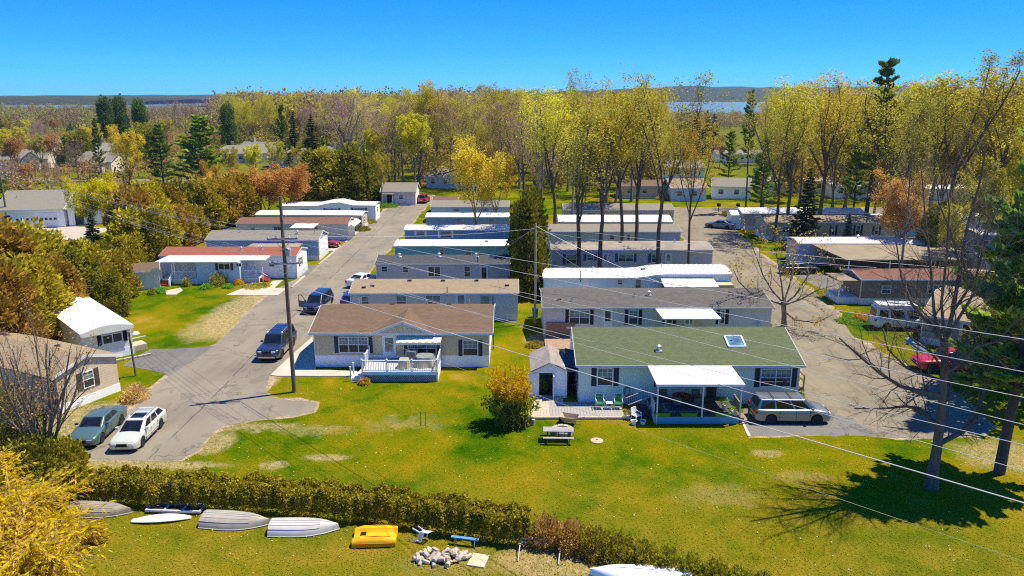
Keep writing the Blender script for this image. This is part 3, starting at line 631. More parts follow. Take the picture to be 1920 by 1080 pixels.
SD = dict(sage=siding('sage_beige_siding', (.46, .385, .235)), mint=siding('pale_green_siding', (.52, .60, .47)), grey=siding('light_grey_siding', (.50, .46, .43)), bluegrey=siding('blue_grey_siding', (.40, .385, .40)), teal=siding('teal_siding', (.12, .30, .34), .2, vertical=True),
    blue=siding('blue_siding', (.13, .22, .38), .2, vertical=True), pink=siding('blush_siding', (.44, .36, .33)), cream=siding('cream_siding', (.58, .50, .38)), white=siding('white_siding', (.76, .73, .68)), aqua=siding('aqua_siding', (.42, .56, .58), .2, vertical=True),
    tan=siding('tan_siding', (.42, .34, .23)), stone=siding('sandstone_lap_siding', (.47, .38, .26), .2, .14), steel=siding('steel_blue_siding', (.20, .30, .40), .2), greyblue=siding('slate_blue_siding', (.26, .32, .42)), ivory=siding('ivory_ribbed_siding', (.62, .60, .50), .16, vertical=True),
    dusk=siding('brown_siding', (.17, .13, .10)), lilac=siding('lilac_siding', (.42, .36, .46), .2, vertical=True), olive=siding('khaki_siding', (.36, .32, .22)), powder=siding('powder_blue_siding', (.38, .50, .58)))
SKW, SKB = siding('white_skirting', (.74, .75, .74), .12, .04, True), siding('pale_skirting', (.55, .56, .55), .12, .04, True)

# ---- the beige home with the white deck
h = House('mobile_home', 'beige double-wide home with brown shingle roof and white deck by the road', -16.2, 58.2, 14.3, 8.2)
A1 = h; h.shell(1.0, 2.9, SD['sage'], SKW, ROOF['brown'], MAT['trim'], rise=1.12, ov=.35, ovs=.35, fascia=.2)
a = h.px(636, 631, 690, 661); h.win('f', *a, units=3, grid=(3, 2), shut=MAT['shutter_slate'], sw=.3)
a = h.px(868, 638, 896, 667); h.win('f', *a, units=1, grid=(3, 2), shut=MAT['shutter_slate'], sw=.3)
a = h.px(765, 642, 818, 664); h.win('f', *a, units=3, grid=(4, 1), shut=MAT['shutter_slate'], sw=.25)
a = h.px(720, 630, 740, 669); h.door('f', a[0], a[1], a[2], a[3], MAT['vinyl'], 'curtain', .66)
# the cross gable
gx0, gx1 = h.px(703, 628, 810, 628)[:2]; gc = (gx0+gx1)/2; gr = 1.02
gz = h.wh + .12
m = MB(); m.prism([(gx0, -.36, h.wh + .02), (gx1, -.36, h.wh + .02), (gc, -.36, h.wh + gr)], (0, .5, 0)); m.build('gable_wall', SD['sage'], h.o)
m = MB(); yb = h.D/2 * (gr + .0) / 1.12 + .25
m.add([(gx0-.25, -.52, gz-.02), (gc, -.52, gz+gr), (gx1+.25, -.52, gz-.02), (gc, yb, gz+gr+.005), (gx0-.25, -.36, gz-.03), (gx1+.25, -.36, gz-.03),
       (gx0-.25, -.52, gz-.14), (gc, -.52, gz+gr-.12), (gx1+.25, -.52, gz-.14), (gc, yb, gz+gr-.2), (gx0-.25, -.3, gz-.14), (gx1+.25, -.3, gz-.14)],
      [(0, 1, 3, 4), (1, 2, 5, 3), (0, 6, 7, 1), (1, 7, 8, 2), (6, 10, 9, 7), (7, 9, 11, 8), (0, 4, 10, 6), (2, 8, 11, 5)]); m.build('cross_gable_roof', ROOF['brown'], h.o)
m = MB(); m.bar((gx0-.3, -.54, gz-.08), (gc, -.54, gz+gr-.06), .03, .2); m.bar((gc, -.54, gz+gr-.06), (gx1+.3, -.54, gz-.08), .03, .2); m.build('rake_trim', MAT['trim'], h.o)
MB().box(h.L+.03, h.L+.10, 5.6, 6.6, 1.9, 2.5).build('side_vent', MAT['dark'], h.o)
m = MB(); ax0, ax1 = h.px(746, 640, 829, 640)[:2]
for k in range(14):
    w = (ax1-ax0)/14; x = ax0 + w*k
    m.prism([(x, -.05, 2.82), (x, -1.05, 2.44 + .03*(k % 2)), (x, -1.05, 2.40 + .03*(k % 2)), (x, -.05, 2.78)], (w, 0, 0)); m.box(x, x+w, -1.06, -1.03, 2.24, 2.42, 0)
m.build('window_awning', M('cream_awning', (.74, .68, .60), .5, .08, 6), h.o)
h.vents([(2.5, 6.2, 'pipe'), (5.5, 6.0, 'box'), (8.6, 6.1, 'pipe'), (10.6, 5.9, 'box'), (12.4, 6.0, 'pipe')])
MB().tube([(h.L + .25, 4.4, 0), (h.L + .25, 4.4, 4.9)], .05, 7).build('service_mast', MAT['iron'], h.o)

# deck
def railing(o, p, q, base, top=.92, n=None, mat=None, balmat=None, posts=True):
    p, q = Vector(p), Vector(q); L = (q-p).length; mat = mat or MAT['vinyl']
    MB().bar(p + Vector((0, 0, base+top)), q + Vector((0, 0, base+top)), .09, .05).build('handrail', mat, o)
    MB().bar(p + Vector((0, 0, base+.1)), q + Vector((0, 0, base+.1)), .05, .05).build('bottom_rail', mat, o)
    n = n or int(L / .13)
    me = MB().box(-.018, .018, -.018, .018, 0, top - .15).mesh('baluster', balmat or mat)
    for k in range(1, n): link('baluster', me, o, p + (q-p)*(k/n) + Vector((0, 0, base+.125)))
def post(o, x, y, z0, z1, w=.1, mat=None):
    m = MB(); m.box(x-w/2, x+w/2, y-w/2, y+w/2, z0, z1); m.box(x-w*.7, x+w*.7, y-w*.7, y+w*.7, z1, z1+.04); m.build('post', mat or MAT['vinyl'], o)
dk = thing('deck', 'white railed deck with lattice skirt at the front of the beige home', 'deck', (-11.7, 54.85, 0)); DL, DD, DZ = 5.85, 3.28, .82
nb = 22
bme = MB().box(0, DL, .006, DD/nb - .006, DZ-.04, DZ).mesh('deck_board', M('pale_deck_boards', (.56, .54, .51), .8, .08, 3, dirt=.12))
for k in range(nb): link('deck_board', bme, dk, (0, k*DD/nb, 0))
m = MB(); m.box(-.03, DL+.03, -.05, -.01, DZ-.26, DZ-.005); m.box(-.05, -.01, -.05, DD, DZ-.26, DZ-.006); m.box(DL+.01, DL+.05, -.05, DD, DZ-.26, DZ-.006); m.build('rim_board', MAT['vinyl'], dk)
m = MB()
for k in range(58):
    x = k * .14 - .55
    for s_ in (0, 1):
        xa, xb = (x, x+.55) if s_ == 0 else (x+.55, x)
        pa, pb = [xa, .02], [xb, .555]
        d0 = pb[0]-pa[0]
        ts = [0.0, 1.0]
        if min(xa, xb) < 0 or max(xa, xb) > DL:
            lo, hi = sorted(((0-xa)/d0, (DL-xa)/d0)); ts = [max(0, lo), min(1, hi)]
        if ts[1] - ts[0] < .1: continue
        A = (pa[0]+d0*ts[0], -.03 + s_*.014, pa[1]+.535*ts[0]); B = (pa[0]+d0*ts[1], -.03 + s_*.014, pa[1]+.535*ts[1]); m.bar(A, B, .012, .035, up=(0, 1, 0))
tag(m.build('lattice', MAT['vinyl'], dk), kind='stuff')
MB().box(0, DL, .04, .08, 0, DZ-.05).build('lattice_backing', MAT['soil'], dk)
MB().box(DL+.01, DL+.04, 0, DD, 0, DZ-.27).build('side_skirt', SKW, dk)
for x in (0, DL/3, 2*DL/3, DL): post(dk, x, .03, DZ if 0 < x < DL else 0, DZ+1.0)
for x in (0, DL): post(dk, x, DD-.1, DZ, DZ+1.05)
for k in range(3): railing(dk, (DL*k/3, .03, 0), (DL*(k+1)/3, .03, 0), DZ)
railing(dk, (0, 1.3, 0), (0, DD-.1, 0), DZ); railing(dk, (DL, .03, 0), (DL, DD-.1, 0), DZ); post(dk, 0, 1.3, DZ, DZ+1.0)
for k in range(3): MB().box(-.35-.3*k, -.05-.3*k, .2, 1.2, .0, DZ-.2-.2*k).build('step', MAT['vinyl'], dk)
post(dk, -.95, .15, 0, 1.15); post(dk, -.95, 1.25, 0, 1.1)
# covered things on the deck
def drape(name, label, cat, loc, rx, ry, hgt_, mats, folds=9, seed=1, top=None):
    rnd = random.Random(seed); m = MB(); N = 40; rows = 7; V = []; ph = [rnd.uniform(0, 6) for _ in range(3)]
    for r in range(rows):
        k = r/(rows-1)
        for j in range(N):
            t_ = 2*math.pi*j/N; w = .09*k*math.sin(folds*t_+ph[0]) + .05*k*math.sin((folds+4)*t_+ph[1])
            f_ = (.72 + .28*k)*(1+w); c_, s_ = math.cos(t_), math.sin(t_); e = .62
            x = math.copysign(abs(c_)**e, c_)*rx*f_; y = math.copysign(abs(s_)**e, s_)*ry*f_
            V.append((x, y, hgt_*(1-k) + .01 + .03*math.sin(3*t_+ph[2])*(1 if r else .3)))
    V.append((0, 0, hgt_*1.04)); Fc = [(r*N+j, r*N+(j+1) % N, (r+1)*N+(j+1) % N, (r+1)*N+j) for r in range(rows-1) for j in range(N)] + [((j+1) % N, j, len(V)-1) for j in range(N)]
    m.add(V, Fc); o = thing(name, label, cat, loc); b = m.build('cover', mats[0], o, smooth=50)
    if len(mats) > 1:
        m = MB(); Vt = [(v[0]*1.01, v[1]*1.01, v[2]+.012) for v in V[:3*N]] + [(0, 0, hgt_*1.04+.02)]
        m.add(Vt, [(r*N+j, r*N+(j+1) % N, (r+1)*N+(j+1) % N, (r+1)*N+j) for r in range(2) for j in range(N)] + [((j+1) % N, j, len(Vt)-1) for j in range(N)]); m.build('cover_top', mats[1], o, smooth=50)
    return o
drape('covered_grill', 'small patio table under a pleated beige cover near the white door', 'covered table', (-11.7+3.15, 54.85+1.0, DZ), .52, .5, .72, [MAT['cover']], 10, 2)
drape('covered_grill', 'boxy grill under a grey-green cover against the beige wall', 'covered grill', (-11.7+3.55, 54.85+2.35, DZ), .62, .42, .95, [MAT['grey_cover']], 6, 3)
drape('covered_furniture', 'large patio set under a beige cover with grey top on the white deck', 'covered furniture', (-11.7+4.75, 54.85+1.55, DZ), .95, .85, .78, [MAT['cover'], MAT['grey_cover']], 7, 4)
m = MB(); m.box(0, 1.0, 0, .55, 0, .02); tag(m.build('doormat', MAT['black'], loc=(-11.7+1.55, 54.85+2.4, DZ+.004)), 'black doormat on the white deck before the glass door', 'doormat')

# ---- the green-roofed home with the patio
h = House('mobile_home', 'pale green home with green shingle roof, skylight and white patio awning', 4.85, 50.5, 15.8, 8.6); B1 = h
h.shell(.85, 2.95, SD['mint'], siding('mint_skirting', (.42, .55, .56), .12, .04, True), ROOF['green'], MAT['trim'], rise=1.45, ov=.32, ovs=.28)
for bx, gd, u in (((1119, 690, 1150, 723), (3, 2), 1),): h.win('f', *h.px(*bx), units=u, grid=gd, shut=MAT['shutter_navy'], sw=.36)
h.win('f', *h.px(1424, 691, 1485, 725), units=2, grid=(3, 2), shut=MAT['shutter_navy'], sw=.36)
h.win('f', *h.px(1236, 700, 1294, 724), units=2, shut=MAT['shutter_navy'], sw=.34)
a = h.px(1325, 695, 1344, 748); h.door('f', a[0], a[1], a[2], a[3], M('brown_door', (.10, .05, .03), .6), 'curtain', .5)
h.vents([(5.9, 1.4, 'cap'), (11.6, 2.5, 'pipe')])
x = wx(1380, 52.6, 3.9) - h.X; y0s, y1s = 1.75, 3.05; m = MB()
def onroof(x, y, n=0): return (x, y, h.rz_at(y) + n)
for a_, b_ in (((x-.62, y0s), (x+.62, y0s)), ((x-.62, y1s), (x+.62, y1s)), ((x-.62, y0s), (x-.62, y1s)), ((x+.62, y0s), (x+.62, y1s))): m.bar(onroof(*a_, .04), onroof(*b_, .04), .12, .14)
sk_ = m.build('skylight', MAT['vinyl'], h.o); m = MB(); m.add([onroof(x-.56, y0s+.06, .07), onroof(x+.56, y0s+.06, .07), onroof(x+.56, y1s-.06, .07), onroof(x-.56, y1s-.06, .07)], [(0, 1, 2, 3)]); m.build('pane', glassmat('skylight_glass', (.10, .22, .30), .03), sk_)
MB().box(h.L+.05, h.L+.9, 1.2, 2.6, 0, .8).build('side_stoop', MAT['wood'], h.o); m = MB()
for yy in (1.2, 2.6): m.bar((h.L+.9, yy, 0), (h.L+.9, yy, 1.75), .1, .1)
m.bar((h.L+.9, 1.2, 1.7), (h.L+.9, 2.6, 1.7), .06, .14); m.bar((h.L+.9, 1.2, 1.3), (h.L+.9, 2.6, 1.3), .04, .12); m.build('stoop_rail', M('orange_brown_wood', (.33, .17, .07), .8, .2, 4), h.o)

# patio awning
cn = thing('patio_awning', 'white flat patio awning on slim posts over the green home deck', 'awning', (9.62, 46.95, 0)); CL, CDp = 6.05, 3.2
m = MB(); m.prism([(0, 0, 2.82), (CL, 0, 2.82), (CL, 0, 2.94), (0, 0, 2.94)], (0, 0, 0)) if False else None
m.add([(.1, 0, 2.80), (CL, 0, 2.80), (CL-.05, CDp, 2.99), (.05, CDp, 2.99), (.1, 0, 2.90), (CL, 0, 2.90), (CL-.05, CDp, 3.06), (.05, CDp, 3.06)], [(0, 3, 2, 1), (4, 5, 6, 7), (0, 1, 5, 4), (1, 2, 6, 5), (2, 3, 7, 6), (3, 0, 4, 7)]); m.build('awning_panel', MAT['white_metal'], cn)
for k in range(1, 15): MB().bar((k*CL/15, .02, 2.905), (k*CL/15, CDp-.02, 3.065), .02, .012).build('panel_seam', MAT['white_metal'], cn)
MB().box(.08, CL+.02, -.035, -.002, 2.76, 2.93).build('gutter', MAT['vinyl'], cn)
for x in (.22, 3.28, 5.85): MB().box(x-.045, x+.045, .03, .12, .0 if x < 1 else .55, 2.80).build('post', MAT['trim'], cn)
# patio deck
dz = .56; dk = thing('deck', 'dark board patio deck under the awning of the green home', 'deck', (9.72, 47.05, 0)); DL, DD = 5.75, 3.36
bme = MB().box(0, DL, .005, DD/23-.005, dz-.04, dz).mesh('deck_board', MAT['wood_dk'])
for k in range(23): link('deck_board', bme, dk, (0, k*DD/23, 0))
MB().box(.02, DL-.02, .0, .05, -.02, dz-.045).build('deck_skirt', M('turquoise_skirt', (.16, .46, .58), .5, .2, 1.4, col2=(.12, .34, .62)), dk)
MB().box(0, .05, .06, DD, -.02, dz-.045).build('deck_skirt', SKB, dk)
for y in (1.2, 2.3): pass
railing(dk, (-.02, .05, 0), (-.02, 1.6, 0), dz, .9, mat=MAT['trim'])
post(dk, DL+.05, .1, 0, 1.5, .1, MAT['iron']); post(dk, DL+.05, 1.5, 0, 1.5, .1, MAT['wood']); railing(dk, (DL+.05, .1, 0), (DL+.05, 1.5, 0), dz, .9, mat=MAT['wood'])
post(dk, DL+.65, .1, 0, 1.3, .1, MAT['iron']); 
for k in range(2): MB().box(DL+.12+.3*k, DL+.4+.3*k, .2, 1.4, 0, .36-.18*k).build('step', MAT['wood'], dk)
# side stairs with raking rail
sr = thing('deck_stairs', 'dark wooden steps with sloping rail beside the patio deck', 'stairs', (8.15, 48.1, 0))
for k in range(3): MB().box(.45*k, .45*k+.47, 0, 1.1, 0, .18*(k+1)).build('step', MAT['wood_dk'], sr)
for yy in (-.05, 1.15):
    MB().bar((-.1, yy, .95), (1.45, yy, 1.6), .08, .06).build('handrail', MAT['grey_wood'], sr)
    for k in range(11): MB().box(-.05+.145*k-.015, -.05+.145*k+.015, yy-.015, yy+.015, .06+.0595*k, .94+.0595*k).build('baluster', MAT['iron'], sr)
m = MB(); m.box(0, 3.2, 0, 1.9, 0, .012); rg = m.build('rug', M('grey_rug', (.10, .11, .12), .95, .1, 3), loc=(10.4, 47.6, dz+.004)); tag(rg, 'grey bordered rug on the shaded patio deck', 'rug')
m = MB()
for b_ in ((.2, 3.0, .2, .32), (.2, 3.0, 1.58, 1.7), (.2, .32, .32, 1.58), (2.88, 3.0, .32, 1.58)): m.box(*b_, .012, .016)
m.build('border', M('pale_rug_border', (.30, .32, .33), .95), rg)
for i, (x, y) in enumerate(((10.2, 47.12), (12.05, 47.12), (14.35, 47.12))):
    o = thing('planter', ['green planter trough at the left end of the deck edge', 'green planter trough in the middle of the deck edge', 'green planter trough by the deck steps'][i], 'planter', (x, y, dz), group='planters along the deck edge')
    m = MB(); m.add([(-.5, -.12, .003), (.5, -.12, .003), (.5, .12, .003), (-.5, .12, .003), (-.56, -.15, .24), (.56, -.15, .24), (.56, .15, .24), (-.56, .15, .24)], [(0, 3, 2, 1), (0, 1, 5, 4), (1, 2, 6, 5), (2, 3, 7, 6), (3, 0, 4, 7), (4, 5, 6, 7)]); m.build('trough', MAT['lime'], o)
    MB().box(-.5, .5, -.1, .1, .24, .25).build('soil', MAT['soil'], o)

# ---- patio furniture helpers
def armchair(name, label, loc, rz, frame, cloth, cat='chair', group=None, w=.56):
    o = thing(name, label, cat, loc, rz, group); m = MB()
    for x in (-w/2, w/2):
        MB().tube([(x, -.26, 0), (x, -.24, .60), (x, .18, .62)], .016, 6).build('leg', frame, o); MB().tube([(x, .30, 0), (x, .16, .40), (x, .32, .95)], .016, 6).build('leg', frame, o)
        MB().bar((x, -.28, .615), (x, .22, .625), .05, .025).build('armrest', frame, o)
    m = MB()
    for k in range(6): m.bar((-w/2, -.24+k*.082, .40+.004*k), (w/2, -.24+k*.082, .40+.004*k), .075, .014)
    m.build('seat', cloth, o); m = MB()
    for k in range(6): m.bar((-w/2, .185+k*.025, .47+k*.088), (w/2, .185+k*.025, .47+k*.088), .015, .08)
    m.build('backrest', cloth, o); return o
DM = M('dark_sling', (.12, .11, .105), .8)
armchair('patio_chair', 'dark sling patio chair behind the shaded table, facing the lawn', (13.1, 49.3, dz), .15, MAT['iron'], DM, group='patio dining chairs')
armchair('patio_chair', 'dark sling patio chair on the rug with its back to the lawn, nearer the stairs', (11.45, 48.2, dz+.02), math.pi - .2, MAT['iron'], DM, group='patio dining chairs')
armchair('patio_chair', 'dark sling patio chair on the rug with its back to the lawn, nearer the door', (12.75, 48.15, dz+.02), math.pi + .15, MAT['iron'], DM, group='patio dining chairs')
armchair('patio_chair', 'dark sling patio chair at the stair end of the shaded table', (10.75, 49.25, dz), .2, MAT['iron'], DM, group='patio dining chairs')
o = thing('patio_table', 'round dark patio table with a red centrepiece under the awning', 'table', (11.95, 48.95, dz)); MB().lathe([(.0, .70), (.68, .70), (.70, .715), (.68, .73), (.0, .73)], 24).build('table_top', M('table_red_brown', (.12, .045, .03), .4), o)
for k in range(4):
    c_, s_ = math.cos(k*math.pi/2+.7), math.sin(k*math.pi/2+.7); MB().tube([(c_*.5, s_*.5, 0), (c_*.35, s_*.35, .70)], .02, 6).build('leg', MAT['iron'], o)
MB().lathe([(.0, .731), (.13, .735), (.15, .85), (.09, .98), (.0, 1.0)], 10).build('centrepiece', MAT['red'], o)
# hanging plant / potted plants near the door
def leafy(name, label, cat, loc, r, hgt_, n, leaf, size, seed, pot=None, group=None):
    rng = np.random.default_rng(seed); o = thing(name, label, cat, loc, 0, group)
    if pot: MB().lathe([(.12*pot, 0), (.17*pot, .28*pot), (.19*pot, .30*pot), (.15*pot, .29*pot)], 12).build('pot', MAT['plastic'], o)
    z0 = .25*(pot or 0); th = rng.uniform(0, 6.28, n); rr = r*np.sqrt(rng.uniform(0.05, 1, n)); P = np.stack([rr*np.cos(th), rr*np.sin(th), z0 + hgt_*rng.uniform(.1, 1, n)*(1-.4*(rr/r)**2)], 1)
    link('foliage', quads(P, size, rng, leaf, up=.4), o); return o
# ---- homes behind the beige one (row along the left road)
def single(label, x0, y0, x1, D=4.4, sk=.7, wh=2.6, wall='grey', skirt=None, roof='grey', rise=.45, kind='gable', ov=.15, ovs=.12, lift=None, trim='trim', name='mobile_home', rz=0, cat='mobile home', fascia=.14):
    h = House(name, label, x0, y0, x1 - x0, D, rz, cat)
    return h.shell(sk, wh, SD[wall], skirt or SKB, ROOF[roof], MAT[trim], rise, ov, ovs, kind, lift, fascia=fascia)
h = single('grey trailer with tan shingle roof right behind the beige home', -16.0, 71.4, .55, 5.4, wall='grey', wh=2.75, roof='tan', rise=.75, ov=.2)
for bx in ((678, 555, 692, 576), (743, 554, 762, 577), (900, 554, 919, 578)): h.win('f', *h.px(*bx), sw=.2)
h.win('f', *h.px(798, 553, 826, 579), units=2); a = h.px(856, 551, 873, 580); h.door('f', a[0], a[1], .8, a[3], MAT['vinyl'], 'curtain')
h.vents([(2.0, 1.2, 'box'), (5.6, 2.3, 'box'), (9.0, 2.3, 'box'), (12.4, 2.3, 'box'), (15.5, 1.3, 'box'), (1.2, .9, 'box')]); h.mast(9.6, -.1, .6)
MB().lathe([(.0, 0), (.16, .02), (.18, .25), (.05, .4)], 8, (12.8, -.5, 1.2)).build('wall_vent', MAT['galv'], h.o)
h = single('light grey trailer with charcoal roof, third from the lawn along the left road', -15.8, 84.8, -.3, 4.6, wall='bluegrey', wh=2.75, roof='slate', rise=.55, ov=.2)
for bx in ((715, 499, 727, 510), (755, 499, 766, 511), (870, 499, 882, 519)): h.win('f', *h.px(*bx), up='glass')
h.win('f', *h.px(802, 499, 827, 519), units=2, rows=1, fw=.1); a = h.px(901, 499, 914, 523); h.door('f', a[0], a[1], .8, a[3], MAT['vinyl'], 'glass', .8)
h.vents([(2.5, 1.7, 'cap'), (7.2, 1.8, 'cap'), (11.6, 1.7, 'cap')], MAT['vinyl']); h.mast(11.8, .4, 1.1)
h = single('teal trailer with plain white roof, fourth along the left road', -15.4, 96.4, -.4, 4.2, wall='teal', wh=2.6, roof='white', rise=.28, kind='arch', trim='white')
for bx in ((823, 466, 833, 479), (872, 466, 884, 479)): h.win('f', *h.px(*bx))
h.vents([(12, 1.5, 'box')])
h = single('bright blue trailer with white roof behind the teal one', -15.8, 108.6, -.5, 4.2, wall='blue', wh=2.6, roof='dirty', rise=.28, kind='arch', trim='white')
for bx in ((781, 433, 796, 441), (825, 433, 846, 446)): h.win('f', *h.px(*bx), shut=MAT['white'], sw=.25)
h = single('slate blue trailer with white roof behind the bright blue one', -14.0, 120.6, -.5, 4.2, wall='greyblue', wh=2.6, roof='white', rise=.28, kind='arch', trim='white')
for bx in ((855, 410, 868, 416), (915, 410, 928, 416)): h.win('f', *h.px(*bx))
h = single('powder blue trailer with grey shingle roof, last in the row by the left road', -14.3, 131.4, -.6, 5.5, wall='powder', wh=2.7, roof='drab', rise=.8)
for bx in ((850, 391, 862, 396), (905, 391, 915, 396)): h.win('f', *h.px(*bx))
h = single('low red-brown roofed shed beyond the last trailer by the left road', -15.2, 143, -10.5, 4.0, wall='dusk', wh=2.2, roof='redbrown', rise=.6, name='garden_shed', cat='shed')
h.win('f', 1.2, 2.2, 1.1, 1.9)

# ---- row behind the green-roofed home
h = single('light grey home with charcoal roof behind the green-roofed one', 2.95, 65.6, 23.7, 6.6, sk=.65, wh=2.95, wall='grey', skirt=siding('grey_skirting', (.36, .37, .38), .12, .04, True), roof='grey', rise=.72, ov=.3, ovs=.2); B2 = h
for bx, u in (((1067, 581, 1106, 608), 2), ((1178, 581, 1197, 608), 1), ((1249, 581, 1262, 606), 1), ((1349, 581, 1360, 607), 1)): h.win('f', *h.px(*bx), units=u, grid=(2, 2), shut=MAT['shutter_black'], sw=.3)
a = h.px(1131, 580, 1148, 612); h.door('f', a[0], a[1], .85, a[3], MAT['vinyl'], 'glass', .5); a = h.px(1283, 594, 1300, 612); h.door('f', a[0], a[1], .85, 2.75, MAT['vinyl'], 'curtain', .6)
h.vents([(2.6, 1.0, 'pipe'), (9.9, 2.2, 'cap'), (8.5, 1.9, 'pipe'), (1.4, 1.2, 'box'), (20.1, 1.6, 'pipe')]); MB().box(.2, 2.8, -.16, -.05, -.05, 1.6).build('masonry_chimney_base', MAT['brick'], h.o)
MB().lathe([(.09, 0), (.09, .25), (.2, .27), (.14, .5), (.0, .52)], 10, (19.6, -.3, 1.15)).build('wall_vent', MAT['galv'], h.o)
MB().box(-.0, 5.2, -3.6, -.30, -.05, .25).build('stone_patio', M('brown_patio_stone', (.34, .22, .14), .9, .3, 6, .3), h.o)
cn = thing('door_awning', 'white flat awning over the door of the light grey home', 'awning', (wx(1238, 62.9, 3.0), 62.9, 0)); cw = wx(1352, 62.9, 2.8) - wx(1240, 62.9, 2.8)
m = MB(); m.add([(.25, 0, 2.62), (cw+.15, 0, 2.62), (cw-.1, 2.6, 2.86), (0, 2.6, 2.86), (.25, 0, 2.74), (cw+.15, 0, 2.74), (cw-.1, 2.6, 2.98), (0, 2.6, 2.98)], [(0, 3, 2, 1), (4, 5, 6, 7), (0, 1, 5, 4), (1, 2, 6, 5), (2, 3, 7, 6), (3, 0, 4, 7)]); m.build('awning_panel', MAT['white_metal'], cn)
for x in (.5, cw*.5, cw-.05): MB().box(x-.04, x+.04, .05, .13, 0, 2.63).build('post', MAT['vinyl'], cn)
h = single('aqua trailer with wavy ribbed white roof and glazed sunroom', 3.45, 78.3, 23.6, 4.6, wall='aqua', wh=2.62, roof='white', rise=.30, kind='arch', trim='white', lift=[(0, 0), (9.5, 0), (10.8, .12), (12.2, .36), (13.3, .42), (20.15, .42)], ov=.12)
h.ribs(.55, MAT['white_metal'])
for bx, sh in (((1098, 525, 1104, 534), None), ((1157, 524, 1168, 534), MAT['trim']), ((1190, 523, 1203, 545), MAT['trim'])): h.win('f', *h.px(*bx), shut=sh, sw=.22)
a = h.px(1094, 524, 1104, 548); h.door('f', a[0], a[1], .8, a[3], MAT['vinyl'], None)
sx0, sx1 = h.px(1240, 530, 1334, 530)[:2]; m = MB(); m.box(sx0, sx1, -2.3, -.03, 0, .85); m.build('sunroom_base', SD['aqua'], h.o)
m = MB(); m.add([(sx0-.15, -2.5, 2.22), (sx1+.15, -2.5, 2.22), (sx1+.15, -.02, 2.62), (sx0-.15, -.02, 2.62), (sx0-.15, -2.5, 2.32), (sx1+.15, -2.5, 2.32), (sx1+.15, -.02, 2.72), (sx0-.15, -.02, 2.72)], [(0, 3, 2, 1), (4, 5, 6, 7), (0, 1, 5, 4), (1, 2, 6, 5), (2, 3, 7, 6), (3, 0, 4, 7)]); m.build('sunroom_roof', ROOF['dirty'], h.o)
for k in range(6): MB().box(sx0 + (sx1-sx0-.1)*k/5, sx0 + (sx1-sx0-.1)*k/5 + .1, -2.3, -2.2, .85, 2.24).build('sunroom_mullion', MAT['vinyl'], h.o)
for k in range(5): MB().box(sx0 + (sx1-sx0-.1)*k/5 + .1, sx0 + (sx1-sx0-.1)*(k+1)/5, -2.27, -2.24, .851, 2.24).build('sunroom_pane', MAT['glass'], h.o)
MB().box(sx0+.02, sx0+.05, -2.2, -.03, .851, 2.3).build('sunroom_side', MAT['glass'], h.o); MB().box(.3, 6.2, -1.7, -.04, 0, .95).build('back_step_deck', MAT['wood_lt'], h.o)
MB().box(h.L-3.0, h.L-.1, -1.6, -.04, .7, 2.3).build('side_porch', SD['olive'], h.o)
h.vents([(11, 2.0, 'box'), (5.5, 2.2, 'pipe'), (13.0, 2.0, 'pipe')]); h.mast(3.9, -.3, .9)
h = single('blush trailer with stained grey roof and black shutters under the tall trees', 5.05, 92.8, 25.4, 5.4, wall='pink', wh=2.8, roof='membrane', rise=.42, kind='arch', ov=.2)
for bx, u in (((1061, 477, 1081, 495), 1), ((1100, 477, 1113, 488), 1), ((1159, 476, 1188, 491), 2), ((1221, 476, 1234, 492), 1)): h.win('f', *h.px(*bx), units=u, shut=MAT['shutter_blue'], sw=.35)
for bx in ((1130, 475, 1140, 490), (1247, 475, 1259, 495)): a = h.px(*bx); h.door('f', a[0], a[1], .75, a[3], MAT['trim'], 'curtain', .5)
h.vents([(3, 2.6, 'pipe'), (9, 2.5, 'box'), (16, 2.4, 'pipe')])
h = single('pale trailer with warm grey roof and dark end wall behind the blush one', 5.4, 105.9, 24.2, 5.6, wall='cream', wh=2.8, roof='warmgrey', rise=.62, kind='gable', ov=.25)
for bx in ((1142, 440, 1152, 449), (1175, 440, 1182, 450)): h.win('f', *h.px(*bx))
MB().box(h.L-6.4, h.L-.05, -.04, -.012, .75, 2.75).build('dark_panel', SD['greyblue'], h.o)
h = single('white ribbed-roof trailer behind the warm grey roofed one', 7.3, 115.0, 24.8, 5.0, wall='grey', wh=2.75, roof='white', rise=.6, kind='arch', trim='white', ov=.2); h.ribs(.7, MAT['white_metal']); h.win('f', 4.2, 5.6, 1.4, 2.3)
h = single('tan-roofed trailer at the far end of the middle row', 9.0, 128.5, 28.0, 6, wall='tan', wh=2.6, roof='warmgrey', rise=.7); h.win('f', 12, 13.6, 1.3, 2.2); h.win('f', 4, 5.4, 1.3, 2.2)

# ---- row on the far side of the left road
h = single('white trailer with red shingle roof, long porch roof and railed steps', -43.0, 89.3, -26.4, 4.8, wall='white', wh=2.75, roof='red', rise=.62, ov=.2); C5 = h
pr = 3.0
m = MB(); px0, px1 = h.px(318, 485, 508, 485)[:2]; m.add([(px0-.3, -3.3, 2.66), (px1-2.9, -3.3, 2.66), (px1-2.9, -2.3, 2.68), (px1, -2.3, 2.68), (px1, -.05, 2.78), (px0, -.05, 2.78)] + [(px0-.3, -3.3, 2.78), (px1-2.9, -3.3, 2.78), (px1-2.9, -2.3, 2.80), (px1, -2.3, 2.80), (px1, -.05, 2.90), (px0, -.05, 2.90)], [(5, 4, 3, 2, 1, 0), (6, 7, 8, 9, 10, 11)] + [(i, (i+1) % 6, 6+(i+1) % 6, 6+i) for i in range(6)]); m.build('porch_roof', MAT['white_metal'], h.o)
bx0, bx1 = h.px(387, 500, 465, 500)[:2]; m = MB(); m.box(bx0, bx1, -2.9, -.04, .0, 2.66); m.build('porch_room', SD['powder'], h.o)
